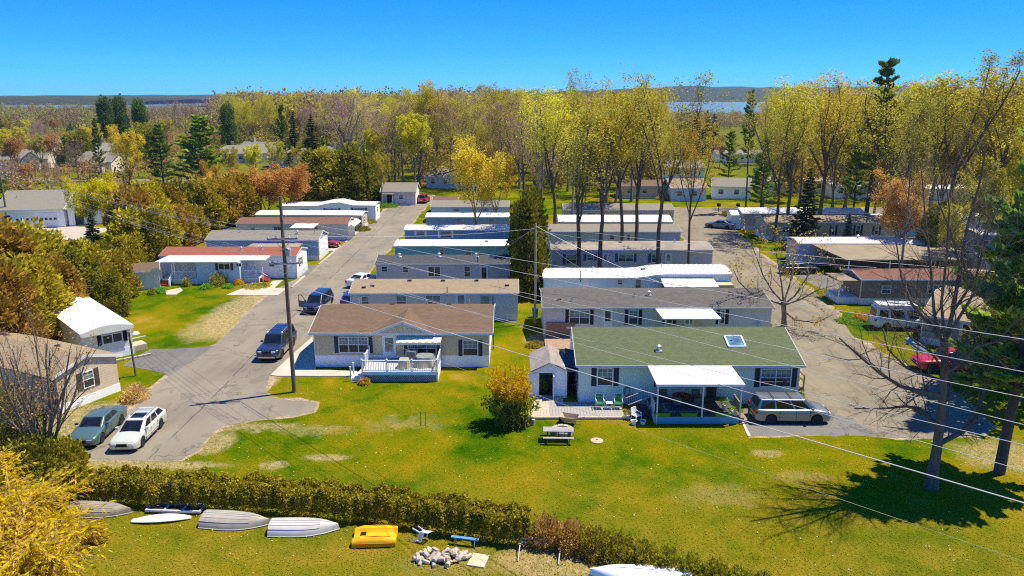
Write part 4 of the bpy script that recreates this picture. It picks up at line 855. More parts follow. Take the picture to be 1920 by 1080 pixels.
hh = House.__new__(House); hh.o, hh.L, hh.D, hh.X, hh.Y = h.o, h.L, h.D, h.X, 89.3 - 2.9
hh.P = lambda face, a_, n, z: (a_, -2.9 - n, z)
House.win(hh, 'f', *(lambda a: a)(hh.px(410, 494, 431, 506)), units=2, rows=1, shut=MAT['shutter_red'], sw=.3); House.win(hh, 'f', *hh.px(443, 493, 453, 500), units=2, rows=1, fw=.05)
MB().box(px0+.2, bx0, -2.95, -.05, .0, .62).build('porch_floor', SKB, h.o)
railing(h.o, (px0+1.55, -2.9, 0), (bx0-.02, -2.9, 0), .62, .9, 22)
for x in (px0+.2, px0+1.5, bx0-2.6): MB().box(x-.05, x+.05, -2.95, -2.85, .62, 2.67).build('porch_post', MAT['vinyl'], h.o)
for k in range(3): MB().box(px0+.2, px0+1.4, -3.28-.32*k, -2.96-.32*k, 0, .46-.15*k).build('porch_step', MAT['red'], h.o)
for x in (px0+.15, px0+1.5): MB().bar((x, -3.95, .75), (x, -2.9, 1.5), .1, .12).build('stair_rail', MAT['vinyl'], h.o); MB().bar((x, -3.95, .35), (x, -2.9, 1.0), .06, .5).build('stair_panel', MAT['vinyl'], h.o); MB().box(x-.07, x+.07, -4.05, -3.9, 0, .85).build('stair_post', MAT['vinyl'], h.o)
ex = h.px(503, 500, 504, 500)[0]; MB().box(ex-.05, ex+.05, -2.25, -2.15, .0, 2.68).build('porch_post', MAT['vinyl'], h.o); MB().box(bx1+.01, bx1+2.0, -2.2, -.06, 0, .6).build('porch_floor', SKB, h.o); railing(h.o, (bx1+.1, -2.15, 0), (bx1+2.0, -2.15, 0), .6, .9, 14)
for k in range(3): MB().box(bx1+2.02+.3*k, bx1+2.32+.3*k, -1.9, -.5, 0, .45-.15*k).build('porch_step', MAT['red'], h.o)
MB().bar((bx1+2.0, -2.1, 1.45), (bx1+3.0, -2.1, .75), .07, .07).build('stair_rail', MAT['vinyl'], h.o); MB().box(h.L-3.6, h.L-.4, -.05, -.03, .05, .66).build('skirting_panel', SKW, h.o)
h.win('r', 1.4, 2.3, 1.3, 2.3, shut=MAT['shutter_red'], sw=.3); h.win('f', h.L-3.4, h.L-2.6, 1.4, 2.2, rows=1, fw=.1)
h.vents([(9.5, 1.4, 'cap'), (11.9, 1.7, 'cap'), (14.6, 1.3, 'pipe')])
h = single('slate blue trailer with grey roof and white gable end by the road', -41.5, 99.7, -26.3, 5.2, wall='steel', wh=2.75, roof='warmgrey', rise=.85, ov=.2, trim='white')
h.win('f', h.L-4.6, h.L-3.4, 1.3, 2.3, shut=MAT['shutter_blue']); h.win('f', 2.2, 3.0, 1.3, 2.2); h.win('f', 5.0, 5.6, 1.3, 2.2); h.win('r', 2.0, 2.8, 1.3, 2.3, shut=MAT['trim'], sw=.25); MB().box(h.L+.03, h.L+.05, .2, h.D-.2, .75, 2.7).build('end_cladding', SD['white'], h.o)
MB().box(6.4, 13.2, -2.6, -.25, 2.30, 2.42).build('carport_roof', ROOF['membrane'], h.o); h.vents([(12, 1.6, 'cap'), (4, 2.0, 'pipe'), (14.4, 1.6, 'pipe')])
for x in (6.5, 9.8, 13.1): MB().box(x-.05, x+.05, -2.5, -2.4, 0, 2.3).build('carport_post', MAT['vinyl'], h.o)
h = single('tan trailer with red-brown roof and small white door awning', -42.5, 114.2, -25.4, 5.0, wall='cream', wh=2.6, roof='redbrown', rise=.55, ov=.2, trim='trim')
h.win('f', 5.6, 6.8, 1.4, 2.2, units=2, rows=1); h.win('f', 11.5, 12.6, 1.3, 2.2); h.win('f', 2, 2.9, 1.4, 2.2); h.win('r', 1.6, 2.8, 1.1, 2.3, shut=MAT['dark'], sw=.25); MB().box(h.L+.03, h.L+.05, .1, h.D-.1, .75, 2.5).build('end_cladding', SD['white'], h.o)
m = MB(); m.add([(8.6, -1.8, 2.2), (12.2, -1.8, 2.2), (12.7, -.22, 2.62), (9.1, -.22, 2.62), (8.6, -1.8, 2.3), (12.2, -1.8, 2.3), (12.7, -.22, 2.72), (9.1, -.22, 2.72)], [(0, 3, 2, 1), (4, 5, 6, 7), (0, 1, 5, 4), (1, 2, 6, 5), (2, 3, 7, 6), (3, 0, 4, 7)]); m.build('door_canopy', MAT['white_metal'], h.o); h.vents([(13.5, 2, 'pipe'), (7, 2, 'pipe')])
m = MB(); m.add([(h.L+.3, -.3, 2.62), (h.L+.3, 5.2, 2.62), (h.L+1.1, 5.2, 2.2), (h.L+1.1, -.3, 2.2), (h.L+.3, -.3, 2.70), (h.L+.3, 5.2, 2.70), (h.L+1.1, 5.2, 2.28), (h.L+1.1, -.3, 2.28)], [(0, 3, 2, 1), (4, 5, 6, 7), (0, 1, 5, 4), (1, 2, 6, 5), (2, 3, 7, 6), (3, 0, 4, 7)]); m.build('window_canopy', MAT['white_metal'], h.o)
h = single('cream trailer with long white roof between the tan and the white trailer', -42.5, 123.0, -24.9, 4.4, wall='tan', wh=2.6, roof='white', rise=.32, kind='arch', trim='white', lift=[(0, 0), (12.6, 0), (15, .0), (17.6, -.1)])
h.win('f', h.L-1.5, h.L-.5, 1.1, 2.2, shut=MAT['dark'], sw=.2); h.vents([(8.5, 2, 'pipe'), (15, 2, 'pipe')]); h.win('r', 1.2, 2.4, 1.2, 2.2)
h = single('white trailer with wavy white roof and blue shutters near the lane end', -41.5, 133.6, -24.6, 4.6, wall='white', skirt=SKW, wh=2.6, roof='white', rise=.30, kind='arch', trim='white', lift=[(0, 0), (6.5, 0), (9.0, .5), (10.6, .6), (13.0, .1), (16.9, .05)])
h.win('f', 8.0, 10.2, 1.3, 2.2, units=3, shut=MAT['shutter_blue'], sw=.35); h.win('f', 13.0, 15.0, 1.3, 2.3, units=3, shut=MAT['shutter_blue'], sw=.4); h.win('f', 3.4, 5.2, 1.6, 2.1, units=2, rows=1); h.win('r', 1.6, 2.5, 1.3, 2.3); h.vents([(12, 2, 'pipe')])
h = House('house', 'grey-roofed house with white gable end at the end of the left road', -26.8, 153.5, 6.9, 6.4, .0, 'house'); h.shell(.3, 2.7, SD['grey'], SKB, ROOF['warmgrey'], MAT['white'], 1.5, .4, .3); MB().box(h.L+.03, h.L+.06, .1, h.D-.1, .3, 2.7).build('end_cladding', SD['white'], h.o)
MB().prism([(h.L+.03, .1, 2.7), (h.L+.03, h.D-.1, 2.7), (h.L+.03, h.D/2, 3.95)], (.03, 0, 0)).build('gable_cladding', SD['white'], h.o); h.win('f', 3.5, 4.4, 1.2, 2.1); MB().box(.3, 2.6, -1.9, -.1, 2.4, 2.5).build('porch_roof', ROOF['warmgrey'], h.o); MB().box(.4, .5, -1.8, -1.7, 0, 2.4).build('porch_post', MAT['white'], h.o); MB().box(2.4, 2.5, -1.8, -1.7, 0, 2.4).build('porch_post', MAT['white'], h.o); h.door('f', 1.2, 2.1, .3, 2.3, MAT['dark'], None)

# ---- small shed and the garage building, far left
h = House('garden_shed', 'small cream shed with brown roof at the edge of the cedar hedge', -43.6, 83.0, 2.9, 3.6, R(24), 'shed'); h.shell(.12, 2.1, SD['ivory'], MAT['concrete'], ROOF['brown'], MAT['trim'], .65, .2, .2)
h = House('garage_building', 'long grey-roofed garage building with two wide white doors', -86.5, 124.5, 10.2, 12, R(11), 'garage'); h.shell(.15, 3.1, SD['white'], MAT['concrete'], ROOF['drab'], MAT['trim'], 2.6, .4, .3)
def garage_door(h, a0, a1, z1):
    m = MB(); 
    for k in range(4): h.rect(m, 'f', a0, a1, .16 + k*(z1-.16)/4 + .01, .16 + (k+1)*(z1-.16)/4 - .01, .003, .04)
    d = m.build('garage_door', MAT['vinyl'], h.o)
    for k in range(4):
        c = a0 + (a1-a0)*(k+.5)/4; h.rect(MB(), 'f', c-.22, c+.22, z1*.52, z1*.66, .041, .05).build('pane', MAT['glass'], d)
garage_door(h, 2.6, 5.7, 2.6); garage_door(h, 6.4, 9.2, 2.6); h.door('f', .9, 1.9, .16, 2.2, MAT['shutter_slate'], None); h.vents([(2.0, 3.5, 'pipe')])
q = h.o.matrix_world.to_translation(); rr = R(11)
h2 = House('garage_building', 'long shed wing running back from the garage building behind the willow', -86.5 + 10.6*math.cos(rr) , 124.5 + 10.6*math.sin(rr) + .6, 17, 9, R(32), 'garage'); h2.shell(.15, 3.0, SD['white'], MAT['concrete'], ROOF['drab'], MAT['trim'], 2.3, .4, .3); h2.door('f', 1.0, 2.1, .16, 2.2, MAT['shutter_slate'], None); h2.win('f', 6, 7.4, 1.1, 2.1); garage_door(h2, 9, 12, 2.4)

# ---- the two homes set at an angle, lower left
h = House('mobile_home', 'ivory trailer with bright white bowed roof, set at an angle', -35.6, 58.7, 3.9, 13.6, R(44), 'mobile home'); L, D = h.L, h.D; h.sk, h.wh = .75, 2.65
MB().box(-.02, L+.02, -.02, D, -.05, .75).build('skirting', SKW, h.o); MB().box(0, L, 0, D, .75, 2.66).build('wall', SD['ivory'], h.o); arc = [(-.12 + (L+.24)*i/10, .38*math.sin(math.pi*i/10)) for i in range(11)]; m = MB(); m.prism([(x, -.35, 2.72+z) for x, z in arc] + [(x, -.35, 2.66) for x, z in (arc[-1], arc[0])], (0, D+.5, 0)); m.build('roof', ROOF['white'], h.o)
m = MB(); m.prism([(x, -.36, 2.70+z*.96) for x, z in arc] + [(x, -.36, 2.40) for x, z in (arc[-1], arc[0])], (0, -.03, 0)); m.build('fascia', SD['ivory'], h.o); h.prof = [(0, 0), (D, 0)]; h.thick = .40; h.lift = [(0, 0), (L, 0)]
h.win('f', 1.55, 3.15, 1.35, 2.2, units=2, rows=1, shut=MAT['dark'], sw=.32, fw=.07); h.vents([(1.9, 9.8, 'cap')])
m = MB(); m.box(h.L+.05, h.L+1.3, .6, 1.9, 0, .5); m.build('side_step', MAT['wood_lt'], h.o); MB().bar((h.L+1.3, .6, 1.2), (h.L+.1, .6, 1.2), .05, .08).build('step_rail', MAT['vinyl'], h.o)
for k in range(3): MB().bar((1.6+1.1*k, -1.0-.12*k, .08), (2.6+1.1*k, -1.15-.12*k, .10), .24, .16).build('border_stone', MAT['stone'], h.o)
# gable end turned to the road: the end is the front here
h = House('mobile_home', 'sandstone-sided home with tan roof and brown shutters, lower left', -31.75, 48.75, 4.7, 15.0, math.atan2(4.1, 1.95), 'mobile home')
L, D = h.L, h.D; MB().box(-.03, L+.03, -.03, D, -.05, .62).build('skirting', SKW, h.o)
m = MB(); m.prism([(0, 0, .62), (L, 0, .62), (L, 0, 2.75), (L/2, 0, 3.5), (0, 0, 2.75)], (0, D, 0)); m.build('wall', SD['stone'], h.o)
m = MB(); zt = .14
for s_ in (-1, 1):
    xa, xb = (L/2, L+.45) if s_ > 0 else (L/2, -.45); za, zb = 3.52, 2.68 - .02
    m.add([(xa, -.14, za), (xb, -.14, zb), (xb, D+.3, zb), (xa, D+.3, za), (xa, -.14, za+zt), (xb, -.14, zb+zt), (xb, D+.3, zb+zt), (xa, D+.3, za+zt)], [(0, 1, 2, 3), (4, 7, 6, 5), (0, 4, 5, 1), (1, 5, 6, 2), (2, 6, 7, 3)])
m.build('roof', ROOF['tan'], h.o)
for s_ in (-1, 1): MB().bar((L/2, -.165, 3.58), (L/2 + s_*(L/2+.48), -.165, 2.72), .04, .2).build('rake_trim', MAT['white'], h.o)
h.sk, h.wh = .62, 2.75; h.win('f', 1.9, 2.75, 1.15, 2.4, grid=(2, 2), shut=M('brown_shutter', (.11, .07, .04), .7), sw=.38)
MB().box(-.14, -.03, .3, .6, .62, 2.7).build('corner_board', MAT['wood_dk'], h.o); MB().box(L*.62, L*.62+.35, 4, 4.3, 3.3, 3.55).build('roof_vent', MAT['iron'], h.o)
MB().box(-3.3, -.3, 5.2, 8.2, 0, .6).build('side_deck', MAT['wood'], h.o); railing(h.o, (-3.3, 5.2, 0), (-.4, 5.2, 0), .6, .9, 20); railing(h.o, (-3.3, 5.2, 0), (-3.3, 8.2, 0), .6, .9, 20)

# ---- right-hand side, beyond the lane
h = single('khaki trailer with stained white roof and white end porch beyond the right lane', 38.6, 123.9, 59, 5.0, wall='olive', wh=2.7, roof='dirty', rise=.6, kind='gable', trim='white', ov=.2); MB().box(-1.6, 0, .8, 3.6, 0, 2.4).build('end_porch', SD['white'], h.o); m = MB(); m.prism([(-1.8, .5, 2.4), (-1.8, 3.9, 2.4), (-1.8, 2.2, 3.0)], (2.0, 0, 0)); m.build('end_porch_roof', MAT['white'], h.o); h.win('f', 3, 4, 1.2, 2.2)
h = single('tan trailer with sandy roof and three shuttered windows beside the lane spruce', 39.4, 114.5, 59.5, 5.2, wall='olive', wh=2.75, roof='tan', rise=.65, ov=.2)
for bx in ((1558, 423, 1566, 441), (1603, 422, 1614, 441), (1639, 424, 1648, 440)): h.win('f', *h.px(*bx), shut=MAT['shutter_slate'], sw=.3)
h.win('f', 2.5, 3.6, 1.2, 2.2)
h = single('lilac trailer with leaf-stained white roof beyond the lane', 38.0, 97.2, 57, 4.4, wall='lilac', wh=2.75, roof='dirty', rise=.32, kind='arch', trim='white'); h.vents([(8.6, 2, 'cap'), (10.6, 2.2, 'pipe'), (3, 2.2, 'pipe')])
m = MB(); m.add([(2.6, -8.6, 2.35), (19, -8.6, 2.35), (19, -.3, 2.62), (1.6, -.3, 2.62), (2.6, -8.6, 2.5), (19, -8.6, 2.5), (19, -.3, 2.76), (1.6, -.3, 2.76)], [(0, 3, 2, 1), (4, 5, 6, 7), (0, 1, 5, 4), (1, 2, 6, 5), (2, 3, 7, 6), (3, 0, 4, 7)]); m.build('carport_roof', M('tan_carport_roof', (.27, .215, .14), .8, .12, .7, dirt=.25), h.o)
for x in (3, 8, 13, 18.5): MB().box(x-.06, x+.06, -8.5, -8.38, 0, 2.36).build('carport_post', MAT['vinyl'], h.o)
MB().box(3.4, 18.6, -3.2, -3.0, 0, 2.4).build('carport_void_sheet', SD['dusk'], h.o); h.win('f', 3.2, 4.2, 1.2, 2.1)  # dark brown sheet stands in for the shaded void under the carport roof
h = single('dark brown trailer with red-brown roof and end porch beyond the lane', 37.3, 77.3, 52, 4.8, wall='dusk', wh=2.7, roof='redbrown', rise=.5, ov=.25); h.win('f', 7.2, 9.3, 1.2, 2.2, units=2); h.win('f', 2.2, 3.2, 1.2, 2.1)
MB().box(-2.2, -.05, .3, 3.6, 0, .7).build('porch_floor', SKB, h.o); MB().box(-2.3, .2, .2, 3.8, 2.5, 2.6).build('porch_roof', MAT['wood'], h.o)
for y in (.3, 3.5): MB().box(-2.2, -2.1, y, y+.1, .7, 2.5).build('porch_post', MAT['vinyl'], h.o)
MB().tube([(6.2, -1.6, 0), (6.2, -1.6, 3.2)], .05, 7).build('meter_post', MAT['galv'], h.o)
h = House('mobile_home', 'grey-brown trailer end with arched window and tan roof by the red pickup', 37.0, 64.4, 4.2, 13, R(-38), 'mobile home'); h.shell(.6, 2.6, SD['dusk'] if False else siding('taupe_siding', (.24, .21, .19), .12), SKB, ROOF['tan'], MAT['trim'], .9, .2, .2); h.win('f', 1.4, 2.4, 1.1, 2.3, units=2); h.door('f', 3.0, 3.8, .6, 2.5, MAT['trim'], 'glass', .8)
h = single('pale blue trailer with white roof at the right edge behind the orange tree', 58, 118, 76, 4.6, wall='powder', wh=2.8, roof='white', rise=.4, kind='arch', trim='white', sk=.6); h.win('f', 5, 6.2, 1.2, 2.2); h.win('f', 10, 11.2, 1.2, 2.2)
h = single('blue trailer with white roof tucked behind the right-hand pines', 66, 104, 84, 4.4, wall='blue', wh=2.7, roof='dirty', rise=.35, kind='arch', trim='white'); h.win('f', 5, 6.2, 1.2, 2.2)
h = single('tan trailer with grey roof deep behind the right-hand pines', 56, 86, 74, 4.6, wall='tan', wh=2.7, roof='warmgrey', rise=.6); h.win('f', 3, 4.4, 1.2, 2.2); h.win('f', 10, 11.4, 1.2, 2.2)
h = single('beige trailer with red-brown roof at the right edge under the pine', 50.5, 66, 68, 4.6, wall='cream', wh=2.7, roof='redbrown', rise=.6); h.win('f', 4, 5.4, 1.2, 2.2)

# ---- houses across the back street
BH = [  # label, u, v of the front left base, length, depth, rot, wall, roof, rise
 ('white cottage with tan roof across the back street, orange shrubs in front', 1258, 377, 7.5, 9, 0, 'powder', 'tan', 1.6), ('white garage wing with grey roof beside the tan-roofed cottage', 1335, 373, 8, 8, -12, 'white', 'warmgrey', 1.5),
 ('pale house with blue-grey roof behind the tan-roofed cottage', 1235, 335, 13, 9, 8, 'white', 'drab', 1.8), ('long white house seen between the pines on the back lawn', 1345, 305, 26, 8, 0, 'white', 'warmgrey', 1.2),
 ('grey house behind the big budding tree at the road end', 800, 352, 14, 8, -18, 'grey', 'warmgrey', 1.6), ('low brown-roofed home under the tall trees behind the middle row', 1165, 372, 14, 7, 0, 'tan', 'brown', .9),
 ('tan trailer with pale roof at the back street corner', 1440, 362, 18, 6, 0, 'cream', 'tan', .8), ('white trailer behind the leaning trunks at the back street', 1560, 372, 20, 5, 0, 'white', 'white', .5),
 ('pale roofed trailer far behind the orange tree', 1690, 378, 22, 5, 0, 'grey', 'white', .5)]
for lb, u, v, L, D, rot, wl, rf, rise in BH:
    p = gp(u, v); h = House('house', lb, p.x, p.y, L, D, R(rot), 'house'); h.shell(.3, 2.7, SD[wl], SKB, ROOF[rf], MAT['white'], rise, .35, .3)
    for k in range(int(L//3.5)): h.win('f', 1.2+3.3*k, 2.3+3.3*k, 1.1, 2.2)
    h.win('r', D*.4, D*.4+1.1, 1.1, 2.2)
# ---- houses of the estate to the left, among trees
EH = [('cream gabled house at the far left edge of the estate', 5, 318, 16, 11, 12), ('cream house with twin gables left of the orange trees', 95, 312, 15, 10, 20), ('cream house with steep gable behind the bare orange trees', 150, 322, 13, 10, -8),
      ('beige house with chimney deep in the left estate', 62, 290, 17, 10, 5), ('white-gabled house behind the left pines', 180, 300, 14, 10, 25), ('cream house beside the tall round pine', 418, 306, 18, 10, 18), ('pale house with chimney right of the tall pine', 450, 296, 18, 10, -15),
      ('long beige house behind the yellow-green saplings', 505, 314, 20, 9, 4), ('grey-roofed house with white gable near the dark spruces', 596, 308, 18, 11, -22), ('small grey outbuilding in front of the white gabled house', 640, 322, 11, 7, -10), ('pale roofed house far behind the dark round pines', 215, 268, 22, 10, 6)]
for lb, u, v, L, D, rot in EH:
    p = gp(u, v); L, D = L*.8, D*.85; h = House('house', lb, p.x, p.y, L, D, R(rot), 'house'); h.shell(.3, 3.0, SD['cream'], SKB, ROOF['drab'], MAT['white'], 2.6, .5, .4)
    for k in range(int(L//4)): h.win('f', 1.3+3.8*k, 2.7+3.8*k, 1.1, 2.4)
    gw = L*.36; g0 = L*.5; m = MB(); m.prism([(g0, -2.2, .1), (g0+gw, -2.2, .1), (g0+gw, -2.2, 3.0), (g0+gw/2, -2.2, 5.0), (g0, -2.2, 3.0)], (0, 2.6, 0)); m.build('gable_wall', SD['cream'], h.o); m = MB()
    for s_ in (-1, 1):
        c0 = g0+gw/2; e = c0 + s_*(gw/2+.5); m.add([(c0, -2.6, 5.02), (e, -2.6, 2.75), (e, 3.0, 2.75), (c0, 4.2, 5.02), (c0, -2.6, 5.22), (e, -2.6, 2.95), (e, 3.0, 2.95), (c0, 4.2, 5.22)], [(0, 1, 2, 3), (4, 7, 6, 5), (0, 4, 5, 1), (1, 5, 6, 2)])
    m.build('gable_roof', ROOF['warmgrey'], h.o)
    hh = House.__new__(House); hh.o, hh.L, hh.D = h.o, L, D; hh.P = lambda face, a_, n, z: (a_, -2.2 - n, z); House.win(hh, 'f', g0+gw*.3, g0+gw*.7, 1.0, 2.5, units=2)
    for s_ in (-1, 1): MB().bar((g0+gw/2, -2.63, 5.1), (g0+gw/2 + s_*(gw/2+.5), -2.63, 2.83), .05, .28).build('rake_trim', MAT['white'], h.o)
    MB().box(L*.2, L*.2+.9, D*.5, D*.5+.9, 4.5, 7.0).build('chimney', MAT['wood_lt'], h.o)

# ---- the shed with open doors beside the green-roofed home
h = House('garden_shed', 'weathered white shed with open door and grey gable roof', 1.55, 51.6, 2.5, 3.6, 0, 'shed')
L, D = h.L, h.D; m = MB(); m.box(0, .06, 0, D, 0, 2.15); m.box(L-.06, L, 0, D, 0, 2.15); m.box(.06, L-.06, D-.06, D, 0, 2.15); m.box(.06, .45, 0, .06, 0, 2.15); m.box(1.45, L-.06, 0, .06, 0, 2.15); m.box(.45, 1.45, 0, .06, 1.95, 2.15); m.prism([(0, .001, 2.15), (L, .001, 2.15), (L/2, .001, 2.75)], (0, .06, 0)); m.build('wall', SD['white'], h.o); MB().box(.06, L-.06, .06, D-.06, 0, .05).build('floor_board', MAT['wood_dk'], h.o)
m = MB()
for s_ in (-1, 1):
    xa, xb = L/2, L/2 + s_*(L/2+.2); m.add([(xa, -.25, 2.80), (xb, -.25, 2.10), (xb, D+.2, 2.10), (xa, D+.2, 2.80), (xa, -.25, 2.88), (xb, -.25, 2.18), (xb, D+.2, 2.18), (xa, D+.2, 2.88)], [(0, 1, 2, 3), (4, 7, 6, 5), (0, 4, 5, 1), (1, 5, 6, 2), (2, 6, 7, 3)])
m.build('roof', M('faded_shed_roof', (.30, .26, .22), .9, .2, 2.5, .2, dirt=.35, stretch=(1, .3, 1)), h.o)
MB().box(-.38, .42, -.06, -.02, .05, 1.95).build('door', SD['white'], h.o); MB().box(1.47, 1.52, -.75, -.02, .05, 1.95).build('door', SD['white'], h.o); MB().bar((2.2, -.2, 2.35), (2.2, 1.3, 2.37), .25, .03).build('roof_sheet', MAT['white_metal'], h.o)
for i, (x, y, s_) in enumerate(((.5, 1.2, .6), (1.3, 2.2, .8), (1.9, 1.0, .5))): MB().box(x-.25, x+.25, y-.2, y+.2, .06, s_).build('stored_box', [MAT['wood'], MAT['grey_cover'], MAT['brick']][i], h.o)
h2 = thing('lean_to', 'dark blue-roofed lean-to between the shed and the green-roofed home', 'lean-to', (4.05, 51.4, 0))
m = MB(); m.add([(.02, .3, 2.45), (.88, .3, 2.25), (.88, 3.4, 2.55), (.02, 3.4, 2.75), (.02, .3, 2.5), (.88, .3, 2.3), (.88, 3.4, 2.6), (.02, 3.4, 2.8)], [(0, 3, 2, 1), (4, 5, 6, 7), (0, 1, 5, 4), (1, 2, 6, 5), (2, 3, 7, 6), (3, 0, 4, 7)]); m.build('roof', M('navy_tarp_roof', (.02, .04, .10), .6), h2); MB().box(.03, .1, .32, .4, 0, 2.2).build('post', MAT['shutter_blue'], h2); MB().box(.72, .8, .32, .4, 0, 2.2).build('post', MAT['shutter_blue'], h2); MB().box(.03, .8, .3, .36, 2.0, 2.25).build('header', MAT['shutter_blue'], h2); MB().box(.05, .8, 3.2, 3.3, 0, 2.5).build('back_wall', MAT['dark'], h2)
# boardwalk in front
bw = thing('boardwalk', 'low wooden boardwalk with pale edge in front of the shed', 'boardwalk', (1.35, 47.75, 0))
for k in range(30):
    big = k < 11; MB().box(k*.215+.006, k*.215+.209, .22, 4.0 if big else 2.68, .10, .16).build('board', MAT['wood_lt'] if k < 6 else MAT['grey_wood'], bw)
MB().box(0, 6.45, 0, .2, .02, .17).build('edge_board', MAT['wood_lt'], bw)
GW = M('white_tube_frame', (.70, .72, .70), .4)
armchair('lawn_chair', 'green webbed lawn chair under the hose, nearer the shed', (6.25, 49.35, .165), .1, GW, MAT['green_cloth'], group='green lawn chairs')
armchair('lawn_chair', 'green webbed lawn chair beside the hose reel on the wall', (7.55, 49.35, .165), -.05, GW, MAT['green_cloth'], group='green lawn chairs')
o = thing('side_table', 'small white side table between the two green lawn chairs', 'table', (6.9, 49.3, .165)); MB().box(-.24, .24, -.22, .22, .42, .45).build('table_top', GW, o)
for x in (-.2, .2):
    for y in (-.18, .18): MB().box(x-.015, x+.015, y-.015, y+.015, 0, .42).build('leg', GW, o)
o = thing('garden_hose', 'coiled grey garden hose hanging on the pale green wall', 'hose', (8.3, 50.44, 0)); m = MB()
for k in range(4): m.tube([(.24*(1-.05*k)*math.cos(t_*.5), -.03-.025*k, 1.0+.36*math.sin(t_*.5)) for t_ in range(13)], .022, 6)
m.tube([(.2, -.03, .8), (.32, -.05, .62), (.42, -.04, .85), (.46, -.04, 1.2)], .02, 6); m.build('coil', M('grey_hose', (.10, .13, .13), .6), o); MB().box(-.06, .06, -.08, 0, 1.25, 1.4).build('hanger', MAT['iron'], o)
def plastic_chair(label, loc, rot, name='plastic_chair'):
    o = thing(name, label, 'chair', loc); o.rotation_euler = rot; P_ = MAT['plastic']
    for x in (-.24, .24): MB().bar((x*1.12, -.26, 0), (x, -.2, .62), .05, .05).build('leg', P_, o); MB().bar((x*1.12, .28, 0), (x*.95, .2, .45), .05, .05).build('leg', P_, o); MB().bar((x*1.05, -.22, .63), (x*.9, .26, .66), .055, .03).build('armrest', P_, o)
    MB().box(-.24, .24, -.24, .2, .40, .44).build('seat', P_, o); m = MB()
    for k in range(7):
        a_ = -.9 + k*.3; m.bar((.25*math.sin(a_), .2+.06*math.cos(a_), .44), (.28*math.sin(a_), .28+.06*math.cos(a_), .82+.06*math.cos(a_)), .06, .02)
    m.tube([(.29*math.sin(-.9+k*.15), .28+.07*math.cos(-.9+k*.15), .82+.07*math.cos(-.9+k*.15)) for k in range(13)], .028, 6); m.build('backrest', P_, o); return o
plastic_chair('white plastic chair beside the dark deck stairs', (8.55, 47.55, 0), (0, 0, .6))
for i, x in enumerate((8.3, 8.9)):
    o = thing('flower_pot', ['white flower pot by the deck stairs, nearer the boardwalk', 'white flower pot by the deck stairs, nearer the deck'][i], 'pot', (x, 46.95, 0)); MB().lathe([(.14, 0), (.2, .26), (.23, .3), (.19, .29), (.17, .24), (0, .24)], 14).build('pot', MAT['plastic'], o); MB().lathe([(0, .245), (.165, .242)], 10).build('soil', MAT['soil'], o)
# wheelbarrow, fire ring, picnic table
o = thing('wheelbarrow', 'rusty tan wheelbarrow on the grass by the boardwalk', 'wheelbarrow', (3.95, 47.0, 0), R(-20)); m = MB(); m.add([(-.45, -.3, .30), (.35, -.3, .30), (.35, .3, .30), (-.45, .3, .30), (-.7, -.42, .62), (.55, -.42, .62), (.55, .42, .62), (-.7, .42, .62)], [(0, 3, 2, 1), (0, 1, 5, 4), (1, 2, 6, 5), (2, 3, 7, 6), (3, 0, 4, 7)]); m.build('tray', M('tan_tray', (.45, .36, .22), .7, .25, 5), o)
MB().lathe([(.06, -.04), (.19, -.05), (.21, 0), (.19, .05), (.06, .04)], 14, (-.62, 0, .2), 'y').build('wheel', MAT['black'], o)
for y in (-.25, .25): MB().tube([(-.62, y*.4, .2), (.3, y, .3), (.95, y*1.2, .55)], .025, 6).build('handle', MAT['wood'], o); MB().bar((.32, y, 0), (.28, y, .3), .035, .035).build('leg', MAT['iron'], o)
o = thing('fire_ring', 'ring of pale stones round a fire pit behind the picnic table', 'fire pit', (3.35, 45.75, 0)); rnd = random.Random(5)
for k in range(11):
    a_ = k/11*2*math.pi; c_, s_ = math.cos(a_), math.sin(a_); m = MB(); m.bar((.62*c_-.17*s_, .62*s_+.17*c_, .12), (.62*c_+.17*s_, .62*s_-.17*c_, .12), .24, .22+rnd.uniform(-.03, .05)); m.build('stone', MAT['stone'], o)
MB().lathe([(0, .02), (.5, .025)], 16).build('ash', MAT['dark'], o)
o = thing('picnic_table', 'grey wooden picnic table with benches on the lawn', 'picnic table', (3.0, 44.6, 0), R(-2))
for k in range(4): MB().box(-.98, .98, -.36+k*.182, -.36+k*.182+.17, .72, .76).build('top_plank', MAT['grey_wood'], o)
for y in (-.78, .58): MB().box(-.98, .98, y, y+.22, .43, .47).build('bench_plank', MAT['grey_wood'], o)
for x in (-.72, .72):
    MB().bar((x, -.6, 0), (x, -.22, .72), .05, .09).build('leg', MAT['wood_dk'], o); MB().bar((x, .6, 0), (x, .22, .72), .05, .09).build('leg', MAT['wood_dk'], o); MB().bar((x+.05, -.74, .39), (x+.05, .76, .39), .05, .07).build('bench_beam', MAT['wood_dk'], o)
o = thing('well_cover', 'round tan concrete cover set in the lawn', 'cover', gp(1119, 827)); MB().lathe([(.42, -.02), (.42, .05), (.36, .08), (0, .085)], 22).build('lid', M('tan_lid', (.52, .36, .24), .9), o); MB().box(-.06, .06, -.02, .02, .085, .12).build('lid_handle', MAT['iron'], o)
o = thing('path_lamp', 'small white path lamp beside the yellow bush', 'lamp', gp(994, 800)); MB().tube([(0, 0, 0), (0, 0, .75)], .03, 6).build('lamp_stem', MAT['iron'], o); MB().lathe([(.05, .7), (.17, .74), (.17, .82), (.03, .88)], 8).build('lamp_shade', MAT['white'], o)
